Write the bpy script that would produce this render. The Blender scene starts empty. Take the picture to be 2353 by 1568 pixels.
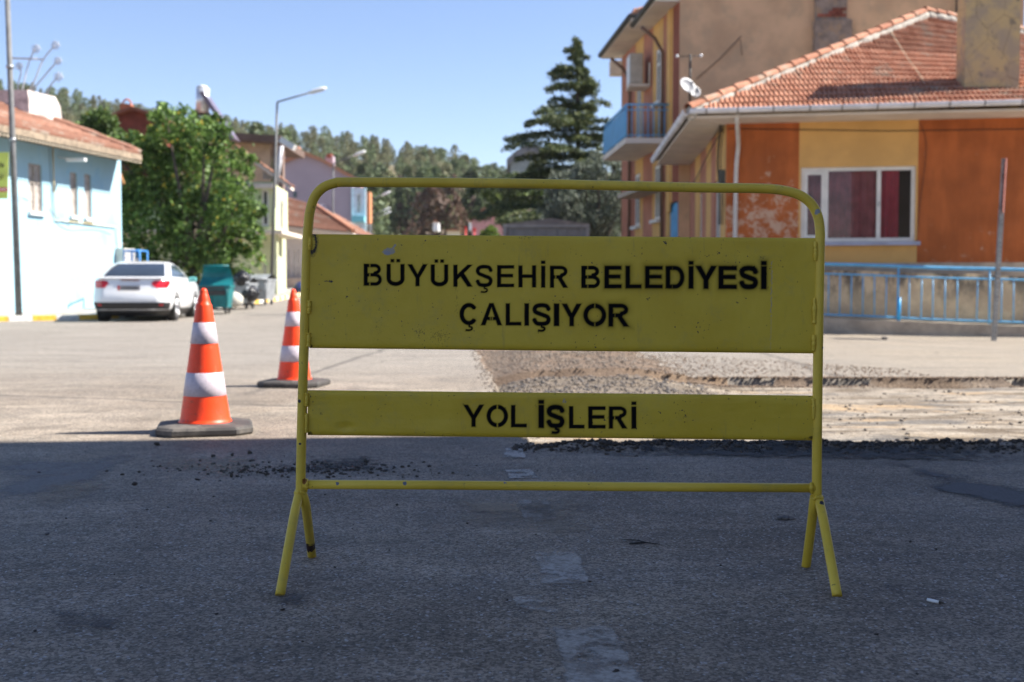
import bpy, math, random
import numpy as np
from mathutils import Vector, Matrix

rnd = random.Random(7)
NR = np.random.RandomState(7)
SC = bpy.context.scene
COL = SC.collection

# ---------------------------------------------------------------- camera
PITCH = math.radians(2.54)
CAMH = 0.75
cam_d = bpy.data.cameras.new('camera')
cam = bpy.data.objects.new('camera', cam_d)
COL.objects.link(cam)
cam.location = (0, 0, CAMH)
cam.rotation_euler = (math.radians(90) - PITCH, 0, 0)
cam_d.sensor_width = 36.0
cam_d.lens = 40.0
cam_d.clip_start = 0.05
cam_d.clip_end = 3000
cam_d.dof.use_dof = True
cam_d.dof.focus_distance = 2.97
cam_d.dof.aperture_fstop = 4.2
SC.camera = cam

# ---------------------------------------------------------------- light
SUN_EL, SUN_AZ = math.radians(45), math.radians(6)      # az measured from +X towards +Y
sun_dir = Vector((math.cos(SUN_AZ) * math.cos(SUN_EL), math.sin(SUN_AZ) * math.cos(SUN_EL), math.sin(SUN_EL)))
world = bpy.data.worlds.new('World')
SC.world = world
world.use_nodes = True
wn = world.node_tree
wn.nodes.clear()
w_out = wn.nodes.new('ShaderNodeOutputWorld')
w_bg = wn.nodes.new('ShaderNodeBackground')
w_sky = wn.nodes.new('ShaderNodeTexSky')
w_sky.sky_type = 'NISHITA'
w_sky.sun_disc = False
w_sky.sun_elevation = SUN_EL
w_sky.sun_rotation = math.radians(90) - SUN_AZ
w_sky.altitude = 400
w_sky.air_density = 1.0
w_sky.dust_density = 0.0
w_sky.ozone_density = 3.0
w_tint = wn.nodes.new('ShaderNodeMix'); w_tint.data_type = 'RGBA'; w_tint.blend_type = 'MULTIPLY'
w_tint.inputs[0].default_value = 1.0; w_tint.inputs[7].default_value = (0.985, 0.90, 0.945, 1)
wn.links.new(w_sky.outputs[0], w_tint.inputs[6]); wn.links.new(w_tint.outputs[2], w_bg.inputs[0])
w_bg.inputs[1].default_value = 0.082
wn.links.new(w_bg.outputs[0], w_out.inputs[0])
sun_d = bpy.data.lights.new('sun', 'SUN')
sun_d.energy = 5.0
sun_d.angle = math.radians(0.53)
sun_d.color = (1.0, 0.95, 0.87)
sun = bpy.data.objects.new('sun', sun_d)
sun.rotation_euler = (-sun_dir).to_track_quat('-Z', 'Y').to_euler()
sun.location = (20, 5, 30)
COL.objects.link(sun)
SC.view_settings.view_transform = 'Standard'
SC.view_settings.look = 'None'
SC.view_settings.gamma = 1
SC.view_settings.use_curve_mapping = False
SC.view_settings.exposure = 1.35
SC.cycles.max_bounces = 6
SC.cycles.transparent_max_bounces = 12

# ---------------------------------------------------------------- geometry of the view: photo point + distance -> place
FP, CX, CY = 2614.4, 1176.5, 784.0
cp, sp = math.cos(PITCH), math.sin(PITCH)

def W(px, py, D):
    """the point at distance D down the street seen at (px, py) of the 2353-wide photograph"""
    t = (CY - py) / FP
    k = (t * cp - sp) / (cp + t * sp)
    zc = D * k
    return Vector(((px - CX) / FP * (D * cp - zc * sp), D, CAMH + zc))

def KX(px, py):
    t = (CY - py) / FP
    k = (t * cp - sp) / (cp + t * sp)
    return (px - CX) / FP * (cp - k * sp)

def ss(v, a, b):
    t = np.clip((np.asarray(v, dtype=float) - a) / (b - a), 0, 1)
    return t * t * (3 - 2 * t)

def vnoise(x, y, seed=0):
    x = np.asarray(x, dtype=float); y = np.asarray(y, dtype=float)
    xi = np.floor(x).astype(np.int64); yi = np.floor(y).astype(np.int64)
    xf = x - xi; yf = y - yi
    def h(a, b):
        n = (a * 374761393 + b * 668265263 + seed * 974711) & 0x7fffffff
        n = ((n ^ (n >> 13)) * 1274126177) & 0x7fffffff
        return ((n ^ (n >> 16)) & 0xffff) / 65535.0
    u = xf * xf * (3 - 2 * xf); v = yf * yf * (3 - 2 * yf)
    return (h(xi, yi) * (1 - u) + h(xi + 1, yi) * u) * (1 - v) + (h(xi, yi + 1) * (1 - u) + h(xi + 1, yi + 1) * u) * v

def fnoise(x, y, seed=0, o=4):
    s = 0; a = .5; tot = 0
    for i in range(o):
        s = s + a * vnoise(np.asarray(x) * 2 ** i, np.asarray(y) * 2 ** i, seed + i); tot += a; a *= .5
    return s / tot

HA = np.array([-1.2, -.45, -.373, -.243, -.182, -.067, -.018, .0, .05, .45, 1.2])
HE = np.array([.15, .138, .126, .112, .102, .094, .078, .070, .066, .06, .06])

def trench_left(y):
    return .08 - .053 * (np.asarray(y, dtype=float) - 5.5) * 1.15

def milled(x, y):
    x = np.asarray(x, dtype=float); y = np.asarray(y, dtype=float)
    e = (fnoise(x * 6, y * 6, 3) - .5) * .12
    m1 = (x > trench_left(y) + e) & (y > 5.45 + e * .6 + .03 * np.sin(x * 3)) & (y < 9.75 + e * .25 + .04 * np.sin(x * 1.3)) & (x < 13)
    m2 = (x > trench_left(y) + e) & (x < 1.5 + .5 * (fnoise(y, y * .3, 5) - .5) + e * 3) & (y >= 9.6) & (y < 15 + e * 4)
    return m1, m2

def hgt(x, y):
    x = np.asarray(x, dtype=float); y = np.asarray(y, dtype=float)
    z = .03 * (np.log1p(np.exp(np.clip((y - 30) / 1.5, -30, 30))) * 1.5)
    z = np.where(y > 75, .03 * 45 + .012 * (y - 75), z)
    z = z - .16 * ss(x, 1, 9) * ss(y, 10, 20)
    m1, m2 = milled(x, y)
    z = z + np.where(m1, -.075 + .022 * (fnoise(x * 5, y * 9, 11) - .5) + .012 * (fnoise(x * 22, y * 22, 12) - .5), 0)
    heap = ss(x, -.3, .3) * (1 - ss(x, .9, 2.0)) * ss(y, 7.6, 9.0) * (1 - ss(y, 13.5, 15))
    z = z + np.where(m1 | m2, heap * (.05 + .09 * fnoise(x * 3, y * 3, 13)), 0) + np.where(m2, -.02, 0)
    rim = np.exp(-((y - 5.36) / .07) ** 2) * ss(x, .0, .3) * (.018 + .03 * fnoise(x * 7, y * 3, 21)) * (1 - ss(x, 6, 8))
    z = z + rim
    yy = np.maximum(y, 1)
    E = np.interp(x / yy, HA, HE)
    hl = E * np.minimum(yy, 330) * ss(y, 95, 300)
    hl = hl + ss(y, 120, 220) * (fnoise(x * .02, y * .02, 31) - .5) * 7
    hl = hl + ss(-x, 35, 200) * ss(y, 40, 200) * 6
    return z + hl

def hz(x, y):
    return float(hgt(np.array([x]), np.array([y]))[0])

# ---------------------------------------------------------------- materials
def newmat(name):
    m = bpy.data.materials.new(name)
    m.use_nodes = True
    nt = m.node_tree
    nt.nodes.clear()
    out = nt.nodes.new('ShaderNodeOutputMaterial')
    return m, nt, out

class G:
    """small node-graph helper"""
    def __init__(s, nt): s.nt = nt; s._p = None
    def n(s, t, **kw):
        nd = s.nt.nodes.new(t)
        for k, v in kw.items(): setattr(nd, k, v)
        return nd
    def l(s, a, b): s.nt.links.new(a, b)
    def setin(s, sock, v):
        if hasattr(v, 'is_linked') or isinstance(v, bpy.types.NodeSocket): s.l(v, sock)
        else: sock.default_value = v
    def pos(s):
        if s._p is None: s._p = s.n('ShaderNodeNewGeometry').outputs['Position']
        return s._p
    def objc(s): return s.n('ShaderNodeTexCoord').outputs['Object']
    def scale(s, v, sc):
        m = s.n('ShaderNodeVectorMath', operation='MULTIPLY'); s.l(v, m.inputs[0]); m.inputs[1].default_value = sc
        return m.outputs[0]
    def noise(s, scale, detail=3, rough=.55, vec=None, dist=0):
        t = s.n('ShaderNodeTexNoise'); t.inputs['Scale'].default_value = scale
        t.inputs['Detail'].default_value = detail; t.inputs['Roughness'].default_value = rough
        t.inputs['Distortion'].default_value = dist
        s.l(vec if vec is not None else s.pos(), t.inputs['Vector'])
        return t.outputs['Fac']
    def voro(s, scale, feature='F1', out='Distance', vec=None):
        t = s.n('ShaderNodeTexVoronoi', feature=feature); t.inputs['Scale'].default_value = scale
        s.l(vec if vec is not None else s.pos(), t.inputs['Vector'])
        return t.outputs[out]
    def math(s, op, a, b=0.0, clamp=False):
        m = s.n('ShaderNodeMath', operation=op, use_clamp=clamp)
        s.setin(m.inputs[0], a); s.setin(m.inputs[1], b)
        return m.outputs[0]
    def ramp(s, f, a, b, va=0.0, vb=1.0):
        m = s.n('ShaderNodeMapRange'); m.interpolation_type = 'SMOOTHSTEP'
        s.setin(m.inputs['Value'], f)
        m.inputs['From Min'].default_value = a; m.inputs['From Max'].default_value = b
        m.inputs['To Min'].default_value = va; m.inputs['To Max'].default_value = vb
        return m.outputs[0]
    def mix(s, f, a, b, mode='MIX'):
        m = s.n('ShaderNodeMix', data_type='RGBA', blend_type=mode)
        s.setin(m.inputs[0], f)
        for sock, v in ((m.inputs[6], a), (m.inputs[7], b)):
            if isinstance(v, tuple): sock.default_value = (v[0], v[1], v[2], 1)
            else: s.l(v, sock)
        return m.outputs[2]
    def mul(s, c, f):
        """colour c scaled by scalar f"""
        m = s.n('ShaderNodeVectorMath', operation='SCALE')
        if isinstance(c, tuple): m.inputs[0].default_value = c
        else: s.l(c, m.inputs[0])
        s.setin(m.inputs['Scale'], f)
        return m.outputs[0]
    def bump(s, h, strength=.5, dist=.01, normal=None):
        b = s.n('ShaderNodeBump'); b.inputs['Strength'].default_value = strength; b.inputs['Distance'].default_value = dist
        s.l(h, b.inputs['Height'])
        if normal is not None: s.l(normal, b.inputs['Normal'])
        return b.outputs[0]
    def bsdf(s, out, col, rough=.8, metal=0.0, normal=None, spec=.5, coat=0.0):
        b = s.n('ShaderNodeBsdfPrincipled')
        if isinstance(col, tuple): b.inputs['Base Color'].default_value = (*col, 1)
        else: s.l(col, b.inputs['Base Color'])
        s.setin(b.inputs['Roughness'], rough)
        b.inputs['Metallic'].default_value = metal
        b.inputs['Specular IOR Level'].default_value = spec
        b.inputs['Coat Weight'].default_value = coat
        if normal is not None: s.l(normal, b.inputs['Normal'])
        s.l(b.outputs[0], out.inputs[0])
        return b

def plain(name, col, rough=.7, metal=0., var=.12, vs=4., bump=0., bs=60., bd=.003, patch=None, spec=.4, coat=0., objvar=0., obj=False):
    """one colour with soft mottling, optional second-colour patches and fine relief"""
    m, nt, out = newmat(name); g = G(nt)
    vec = g.objc() if obj else None
    f = g.noise(vs, 4, .6, vec)
    c = g.mul(col, g.ramp(f, .3, .7, 1 - var, 1 + var))
    if objvar:
        oi = g.n('ShaderNodeObjectInfo')
        c = g.mul(c, g.ramp(oi.outputs['Random'], 0, 1, 1 - objvar, 1 + objvar))
    if patch:
        pc, ps, lo, hi = patch
        c = g.mix(g.ramp(g.noise(ps, 5, .65, vec), lo, hi), c, pc)
    nrm = g.bump(g.noise(bs, 3, .6, vec), bump, bd) if bump else None
    g.bsdf(out, c, rough, metal, nrm, spec, coat)
    return m

M = {}
def leafmat(name, cols, trans=.35, rough=.55):
    m, nt, out = newmat(name); g = G(nt)
    geo = g.n('ShaderNodeNewGeometry'); oi = g.n('ShaderNodeObjectInfo')
    cr = g.n('ShaderNodeValToRGB'); cr.color_ramp.interpolation = 'LINEAR'
    els = cr.color_ramp.elements
    els[0].position = cols[0][0]; els[0].color = (*cols[0][1], 1)
    els[1].position = cols[-1][0]; els[1].color = (*cols[-1][1], 1)
    for p, c in cols[1:-1]:
        e = els.new(p); e.color = (*c, 1)
    g.l(geo.outputs['Random Per Island'], cr.inputs[0])
    c = g.mul(cr.outputs[0], g.ramp(oi.outputs['Random'], 0, 1, .75, 1.25))
    c = g.mul(c, g.ramp(g.noise(.9, 2), .3, .7, .8, 1.2))
    b = g.n('ShaderNodeBsdfPrincipled'); g.l(c, b.inputs['Base Color']); b.inputs['Roughness'].default_value = rough
    b.inputs['Specular IOR Level'].default_value = .35
    t = g.n('ShaderNodeBsdfTranslucent'); g.l(g.mul(c, 1.1), t.inputs[0])
    mx = g.n('ShaderNodeMixShader'); mx.inputs[0].default_value = trans
    g.l(b.outputs[0], mx.inputs[1]); g.l(t.outputs[0], mx.inputs[2]); g.l(mx.outputs[0], out.inputs[0])
    return m

# asphalt: aggregate, dust, stains, joint lines
def mat_asphalt():
    m, nt, out = newmat('asphalt'); g = G(nt)
    sx = g.n('ShaderNodeSeparateXYZ'); g.l(g.pos(), sx.inputs[0])
    X, Y = sx.outputs[0], sx.outputs[1]
    big = g.noise(.55, 4, .6); med = g.noise(3.1, 5, .65); fine = g.noise(42, 4, .7)
    c = g.mix(g.ramp(big, .35, .68), (.180, .144, .110), (.262, .220, .172))
    c = g.mul(c, g.ramp(med, .28, .72, .70, 1.25))
    c = g.mix(g.math('MULTIPLY', g.ramp(g.noise(2.3, 6, .75, g.scale(g.pos(), (.6, 1.5, 1))), .52, .68), .5), c, (.20, .155, .11))
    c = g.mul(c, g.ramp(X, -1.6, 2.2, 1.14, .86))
    far = g.ramp(Y, 6.5, 13)                                     # traffic dust lies thicker further up the street
    dust = g.math('MULTIPLY', g.ramp(g.noise(.9, 5, .7), .42, .66), g.ramp(Y, 4, 12, .25, .8))
    c = g.mix(dust, c, (.28, .235, .19))
    c = g.mix(g.math('MULTIPLY', far, .8), c, (.275, .248, .215))
    c = g.mix(g.math('MULTIPLY', g.ramp(X, 1.5, 5), g.math('MULTIPLY', far, g.ramp(g.noise(.5, 5, .7), .3, .6, .4, 1))), c, (.28, .235, .18))
    c = g.mix(g.math('MULTIPLY', g.ramp(g.noise(1.5, 6, .75, g.scale(g.pos(), (.35, 1.6, 1))), .5, .66), g.math('MULTIPLY', far, .55)), c, (.17, .145, .12))
    # streaks across the carriageway
    st = g.noise(1.0, 5, .7, g.scale(g.pos(), (.5, 3.5, 1)))
    c = g.mul(c, g.ramp(st, .3, .72, .86, 1.1))
    agg = g.voro(165, out='Color')
    sa = g.n('ShaderNodeSeparateColor'); g.l(agg, sa.inputs[0])
    c = g.mul(c, g.ramp(sa.outputs[0], 0, 1, .52, 1.42))
    c = g.mul(c, g.ramp(g.noise(24, 5, .8), .32, .68, .78, 1.2))
    fl = g.ramp(sa.outputs[1], .93, .985)
    near = g.ramp(Y, 3, 8, 1.0, 0.15)
    c = g.mix(g.math('MULTIPLY', fl, near), c, (.38, .36, .34))
    dk = g.ramp(g.noise(1.25, 5, .7, g.scale(g.pos(), (.8, 1.6, 1))), .60, .74)
    c = g.mix(g.math('MULTIPLY', dk, .55), c, (.055, .052, .05))
    # joint lines and cracks
    nz = g.math('MULTIPLY', g.math('SUBTRACT', g.noise(1.2, 5, .7), .5), .35)
    l1 = g.math('ABSOLUTE', g.math('ADD', g.math('ADD', g.math('SUBTRACT', Y, g.math('MULTIPLY', X, -.33)), -6.9 + 0), nz))
    k1 = g.math('MULTIPLY', g.ramp(l1, .012, .05, 1, 0), g.ramp(X, -.9, -.6, 1, 0))
    l2 = g.math('ABSOLUTE', g.math('ADD', g.math('SUBTRACT', X, g.math('MULTIPLY', Y, .05)), nz))
    l2 = g.math('ABSOLUTE', g.math('ADD', l2, -2.35))
    k2 = g.math('MULTIPLY', g.ramp(l2, .01, .07, 1, 0), g.ramp(Y, 7.5, 9))
    cv = g.n('ShaderNodeVectorMath', operation='ADD')
    nv = g.n('ShaderNodeTexNoise'); nv.inputs['Scale'].default_value = .8; g.l(g.pos(), nv.inputs['Vector'])
    g.l(g.pos(), cv.inputs[0]); g.l(nv.outputs['Color'], cv.inputs[1])
    ce = g.voro(.33, 'DISTANCE_TO_EDGE', vec=cv.outputs[0])
    k3 = g.math('MULTIPLY', g.ramp(ce, .0015, .009, 1, 0), g.ramp(Y, 9, 12, 0, .6))
    kk = g.math('MAXIMUM', g.math('MAXIMUM', k1, k2), k3)
    c = g.mix(g.math('MULTIPLY', kk, .6), c, (.07, .062, .055))
    # red survey marks sprayed on the far slab, right
    h = g.math('ADD', g.math('MULTIPLY', fine, .5), g.math('MULTIPLY', sa.outputs[0], .9))
    nrm = g.bump(h, .9, .006)
    g.bsdf(out, c, g.ramp(med, .3, .7, .75, .95), 0, nrm, .35)
    return m
M['asphalt'] = mat_asphalt()

def mat_milled():
    m, nt, out = newmat('milled_ground'); g = G(nt)
    sx = g.n('ShaderNodeSeparateXYZ'); g.l(g.pos(), sx.inputs[0])
    st = g.noise(1.4, 6, .72, g.scale(g.pos(), (.7, 3.2, 1)))
    c = g.mix(g.ramp(st, .42, .58), (.16, .125, .09), (.36, .31, .25))
    c = g.mix(g.ramp(g.noise(.8, 5, .65, g.scale(g.pos(), (.6, 1.8, 1))), .55, .62), c, (.40, .29, .18))
    c = g.mix(g.ramp(g.noise(1.7, 6, .75, g.scale(g.pos(), (.5, 2.2, 1))), .53, .62), c, (.16, .145, .13))
    c = g.mix(g.ramp(g.noise(5.5, 6, .75), .56, .68), c, (.085, .075, .068))
    c = g.mix(g.math('MULTIPLY', g.ramp(sx.outputs[0], .9, 1.9, .75, 0), g.ramp(sx.outputs[1], 6.2, 7.6)), c, (.15, .122, .095))
    c = g.mix(g.ramp(sx.outputs[1], 9.55, 9.75, 0, .7), c, (.17, .115, .08))
    c = g.mul(c, g.ramp(g.noise(70, 3, .7), .25, .75, .7, 1.25))
    nrm = g.bump(g.noise(26, 6, .75), .9, .02)
    g.bsdf(out, c, .95, 0, nrm, .2)
    return m
M['milled'] = mat_milled()

def mat_terrain():
    m, nt, out = newmat('dry_hillside'); g = G(nt)
    c = g.mix(g.ramp(g.noise(.05, 5, .65), .38, .62), (.27, .20, .13), (.12, .12, .06))
    c = g.mix(g.ramp(g.noise(.6, 4, .7), .4, .7), c, (.20, .17, .10))
    g.bsdf(out, c, .95, 0, None, .2)
    return m
M['terrain'] = mat_terrain()

def paint_yellow(name, spots=(), attr=False, TINT=((.60, .42, .04), (.68, .485, .06))):
    """old yellow enamel with brush ripple, grime, chips; spots = (centre, radius, colour) worn places"""
    m, nt, out = newmat(name); g = G(nt)
    c = g.mix(g.ramp(g.noise(5, 4, .6), .3, .7), TINT[0], TINT[1])
    c = g.mix(g.math('MULTIPLY', g.ramp(g.noise(13, 6, .75), .50, .74), .4), c, (.36, .29, .08))
    c = g.mix(g.math('MULTIPLY', g.ramp(g.noise(7, 5, .75, g.scale(g.pos(), (5, 5, .6))), .58, .72), .35), c, (.25, .20, .07))
    chip = g.ramp(g.noise(95, 3, .6), .675, .69)
    chip = g.math('MULTIPLY', chip, g.ramp(g.noise(9, 2, .5), .5, .58))
    c = g.mix(chip, c, (.03, .03, .035))
    rough = .42; spc = .3
    if attr:
        at = g.n('ShaderNodeAttribute', attribute_name='paint')
        sc = g.n('ShaderNodeSeparateColor'); g.l(at.outputs['Color'], sc.inputs[0])
        c = g.mix(sc.outputs[2], c, (.27, .28, .33))
        c = g.mix(sc.outputs[1], c, (.022, .014, .01))
        c = g.mix(sc.outputs[0], c, (.006, .006, .007))
        rough = g.math('ADD', .42, g.math('MULTIPLY', sc.outputs[0], .5)); spc = g.math('SUBTRACT', .3, g.math('MULTIPLY', sc.outputs[0], .27))
    for (ctr, r, colr) in spots:
        d = g.n('ShaderNodeVectorMath', operation='DISTANCE'); g.l(g.pos(), d.inputs[0]); d.inputs[1].default_value = ctr
        dd = g.math('ADD', d.outputs['Value'], g.math('MULTIPLY', g.math('SUBTRACT', g.noise(110, 4, .65), .5), r * 1.5))
        c = g.mix(g.ramp(dd, r * .85, r, 1, 0), c, colr)
    hgt_ = g.math('ADD', g.noise(38, 4, .6), g.math('MULTIPLY', g.noise(8, 2), 1.2))
    hgt_ = g.math('SUBTRACT', hgt_, g.math('MULTIPLY', chip, .5))
    nrm = g.bump(hgt_, .35, .0035)
    b = g.bsdf(out, c, rough, 0, nrm, .45); g.setin(b.inputs['Specular IOR Level'], spc)
    return m

M['kerb_white'] = plain('kerb_white_paint', (.62, .61, .58), .8, var=.2, vs=9, bump=.3)
M['kerb_yellow'] = plain('kerb_yellow_paint', (.66, .40, .05), .8, var=.2, vs=9, bump=.3)
M['kerb_grey'] = plain('kerb_bare_concrete', (.32, .31, .29), .9, var=.2, vs=9, bump=.3)
M['pavement'] = plain('pavement_concrete', (.34, .32, .29), .9, var=.15, vs=3, bump=.4, patch=((.27, .22, .16), 2.0, .5, .65))
M['concrete'] = plain('rough_concrete', (.42, .345, .265), .95, var=.2, vs=3, bump=.5, bs=30, bd=.01)
M['dust'] = plain('grey_stone', (.11, .10, .095), .95, var=.35, vs=30, bump=.6, bs=90, bd=.004)
M['dust_tan'] = plain('tan_stone', (.21, .175, .14), .95, var=.3, vs=30, bump=.6, bs=90, bd=.004)
M['crumb'] = plain('asphalt_crumb', (.055, .045, .037), .95, var=.3, vs=40, bump=.6, bs=120, bd=.003)
M['steel'] = plain('galvanised_steel', (.36, .37, .38), .45, .7, var=.2, vs=8, bump=.15, bs=40, patch=((.17, .16, .15), 6, .55, .7))
M['pole_steel'] = plain('weathered_pole_steel', (.14, .14, .14), .7, .0, var=.2, vs=5)
M['dark_metal'] = plain('dark_metal', (.03, .028, .027), .6, .3, var=.2)
M['rubber'] = plain('black_rubber', (.035, .034, .033), .8, var=.25, vs=12, bump=.3, bs=80)
M['white_paint'] = plain('white_paint', (.72, .72, .71), .5, var=.06)
M['upvc'] = plain('white_window_frame', (.70, .68, .64), .4, var=.08)
M['glass_dark'] = plain('dark_window_glass', (.025, .03, .036), .06, var=.3, vs=1.2, spec=.8)
M['orange_wall'] = plain('orange_render', (.43, .12, .035), .9, var=.10, vs=1.2, bump=.25, bs=45, bd=.006)
M['yellow_wall'] = plain('yellow_render', (.64, .37, .125), .9, var=.08, vs=1.5, bump=.25, bs=45, bd=.006)
M['tan_wall'] = plain('tan_render', (.60, .37, .215), .95, var=.16, vs=.9, bump=.35, bs=25, bd=.01, patch=((.50, .33, .20), 1.6, .45, .7))
M['pinkish_wall'] = plain('faded_brick_red_render', (.42, .17, .105), .9, var=.12, vs=1.5, bump=.25, bs=40)
M['redbrown_wall'] = plain('red_brown_render', (.24, .07, .04), .9, var=.12, vs=1.5)
M['soffit'] = plain('pale_soffit', (.68, .59, .50), .9, var=.1, vs=1.5)
M['blue_paint'] = plain('light_blue_enamel', (.13, .40, .66), .45, var=.12, vs=5, patch=((.42, .50, .52), 12, .68, .74))
M['blue_panel'] = plain('blue_sheet_metal', (.06, .28, .50), .5, var=.1, vs=3)
M['red_tile'] = None

def mat_tile(name, a, b, lichen=(.36, .33, .28), stretch=None):
    m, nt, out = newmat(name); g = G(nt)
    oi = g.n('ShaderNodeObjectInfo'); geo = g.n('ShaderNodeNewGeometry')
    r = g.math('FRACT', g.math('ADD', oi.outputs['Random'], geo.outputs['Random Per Island']))
    c = g.mix(r, a, b)
    c = g.mul(c, g.ramp(g.noise(7, 4, .6), .3, .7, .8, 1.15))
    c = g.mix(g.math('MULTIPLY', g.ramp(g.noise(1.7, 5, .7), .53, .66), .75), c, lichen)
    c = g.mix(g.ramp(g.noise(11, 3, .6), .68, .75), c, (.10, .07, .06))
    nrm = g.bump(g.noise(60, 3), .3, .004)
    g.bsdf(out, c, .85, 0, nrm, .3)
    return m
M['tile'] = mat_tile('terracotta_tile', (.32, .125, .068), (.45, .215, .13), (.33, .27, .20))
M['tile_old'] = mat_tile('old_terracotta_tile', (.17, .075, .048), (.28, .14, .095), (.27, .235, .19))
M['tile_dark'] = mat_tile('dark_terracotta_tile', (.20, .065, .045), (.28, .10, .06), (.2, .15, .12))
M['mortar'] = plain('grey_mortar', (.40, .36, .31), .95, var=.25, vs=14, bump=.8, bs=30, bd=.02)

# ---------------------------------------------------------------- mesh builder
class MB:
    def __init__(s): s.v = []; s.f = []; s.mi = []; s.sm = []
    def add(s, vs, fs, mi=0, smooth=False):
        o = len(s.v)
        s.v.extend([tuple(v) for v in vs])
        for f in fs:
            s.f.append(tuple(i + o for i in f)); s.mi.append(mi); s.sm.append(smooth)
    def quad(s, a, b, c, d, mi=0): s.add([a, b, c, d], [(0, 1, 2, 3)], mi)
    def hexa(s, p, mi=0):
        """8 points: bottom 4 (ccw), top 4"""
        s.add(p, [(3, 2, 1, 0), (4, 5, 6, 7), (0, 1, 5, 4), (1, 2, 6, 5), (2, 3, 7, 6), (3, 0, 4, 7)], mi)
    def box(s, c, d, rz=0, mi=0, bev=0):
        cx, cy, cz = c; dx, dy, dz = (d[0] / 2, d[1] / 2, d[2] / 2)
        cs, sn = math.cos(rz), math.sin(rz)
        def T(x, y, z): return (cx + x * cs - y * sn, cy + x * sn + y * cs, cz + z)
        if bev <= 0:
            s.hexa([T(-dx, -dy, -dz), T(dx, -dy, -dz), T(dx, dy, -dz), T(-dx, dy, -dz),
                    T(-dx, -dy, dz), T(dx, -dy, dz), T(dx, dy, dz), T(-dx, dy, dz)], mi)
        else:
            b = min(bev, dx * .9, dy * .9, dz * .9)
            rings = []
            for (ix, z) in ((b, -dz), (0, -dz + b), (0, dz - b), (b, dz)):
                ax, ay = dx - ix, dy - ix
                bb = b if ix == 0 else b * .5
                rings.append([T(-ax + bb, -ay, z), T(ax - bb, -ay, z), T(ax, -ay + bb, z), T(ax, ay - bb, z),
                              T(ax - bb, ay, z), T(-ax + bb, ay, z), T(-ax, ay - bb, z), T(-ax, -ay + bb, z)])
            s.loft(rings, True, True, mi)
    def loft(s, rings, cap0=False, cap1=False, mi=0, smooth=False, closed=True):
        n = len(rings[0]); vs = [p for r in rings for p in r]; fs = []
        m = n if closed else n - 1
        for i in range(len(rings) - 1):
            for j in range(m):
                k = (j + 1) % n
                fs.append((i * n + j, i * n + k, (i + 1) * n + k, (i + 1) * n + j))
        s.add(vs, fs, mi, smooth)
        o = len(s.v) - len(vs)
        if cap0: s.f.append(tuple(o + i for i in reversed(range(n)))); s.mi.append(mi); s.sm.append(False)
        if cap1: s.f.append(tuple(o + (len(rings) - 1) * n + i for i in range(n))); s.mi.append(mi); s.sm.append(False)
    def tube(s, pts, r, n=8, mi=0, cap=True, smooth=True):
        pts = [Vector(p) for p in pts]
        rs = r if isinstance(r, (list, tuple)) else [r] * len(pts)
        rings = []; up = None
        for i, p in enumerate(pts):
            if i == 0: t = pts[1] - pts[0]
            elif i == len(pts) - 1: t = pts[-1] - pts[-2]
            else: t = (pts[i + 1] - p).normalized() + (p - pts[i - 1]).normalized()
            t.normalize()
            if up is None:
                up = Vector((0, 0, 1)) if abs(t.z) < .9 else Vector((0, 1, 0))
            a = t.cross(up)
            if a.length < 1e-6: a = t.orthogonal()
            a.normalize(); b = a.cross(t).normalized(); up = b
            rings.append([p + (a * math.cos(k * 2 * math.pi / n) + b * math.sin(k * 2 * math.pi / n)) * rs[i] for k in range(n)])
        s.loft(rings, cap, cap, mi, smooth)
    def lathe(s, prof, n=24, c=(0, 0, 0), mi=0, smooth=True, cap0=True, cap1=True):
        rings = [[(c[0] + r * math.cos(k * 2 * math.pi / n), c[1] + r * math.sin(k * 2 * math.pi / n), c[2] + z) for k in range(n)] for r, z in prof]
        s.loft(rings, cap0, cap1, mi, smooth)
    def disc(s, c, r, axis, n=16, mi=0, th=.01):
        c = Vector(c); a = Vector(axis).normalized()
        s.tube([c - a * th / 2, c + a * th / 2], r, n, mi, True, False)
    def prism(s, poly, z0, z1, mi=0):
        n = len(poly)
        f0 = z0 if callable(z0) else (lambda x, y: z0); f1 = z1 if callable(z1) else (lambda x, y: z1)
        s.loft([[(x, y, f0(x, y)) for x, y in poly], [(x, y, f1(x, y)) for x, y in poly]], True, True, mi)
    def build(s, name, mats, parent=None, loc=None):
        me = bpy.data.meshes.new(name)
        if not isinstance(mats, (list, tuple)): mats = [mats]
        off = Vector((0, 0, 0))
        if parent is not None:
            off = world_loc(parent)
        if loc is not None: off = Vector(loc)
        vs = np.array([tuple(v) for v in s.v], dtype=float) - np.array(off)
        me.from_pydata(vs.tolist(), [], s.f)
        for m in mats: me.materials.append(m)
        if any(s.mi): me.polygons.foreach_set('material_index', s.mi)
        if any(s.sm): me.polygons.foreach_set('use_smooth', s.sm)
        me.update()
        o = bpy.data.objects.new(name, me)
        COL.objects.link(o)
        if parent is not None:
            o.parent = parent
            if loc is not None: o.location = Vector(loc) - world_loc(parent)
        elif loc is not None: o.location = loc
        return o

def world_loc(o):
    v = Vector(o.location)
    while o.parent is not None:
        o = o.parent; v += Vector(o.location)
    return v

def thing(name, label, cat, loc=(0, 0, 0), group=None):
    o = bpy.data.objects.new(name, None)
    o.empty_display_size = .2
    COL.objects.link(o); o.location = loc
    o['label'] = label; o['category'] = cat
    if group: o['group'] = group
    return o

def tag(o, label, cat, group=None):
    o['label'] = label; o['category'] = cat
    if group: o['group'] = group
    return o

def struct(o, kind='structure'):
    o['kind'] = kind; return o

def copy_tree(o, parent=None):
    c = o.copy(); COL.objects.link(c); c.parent = parent
    for ch in list(o.children): copy_tree(ch, c)
    return c

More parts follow.
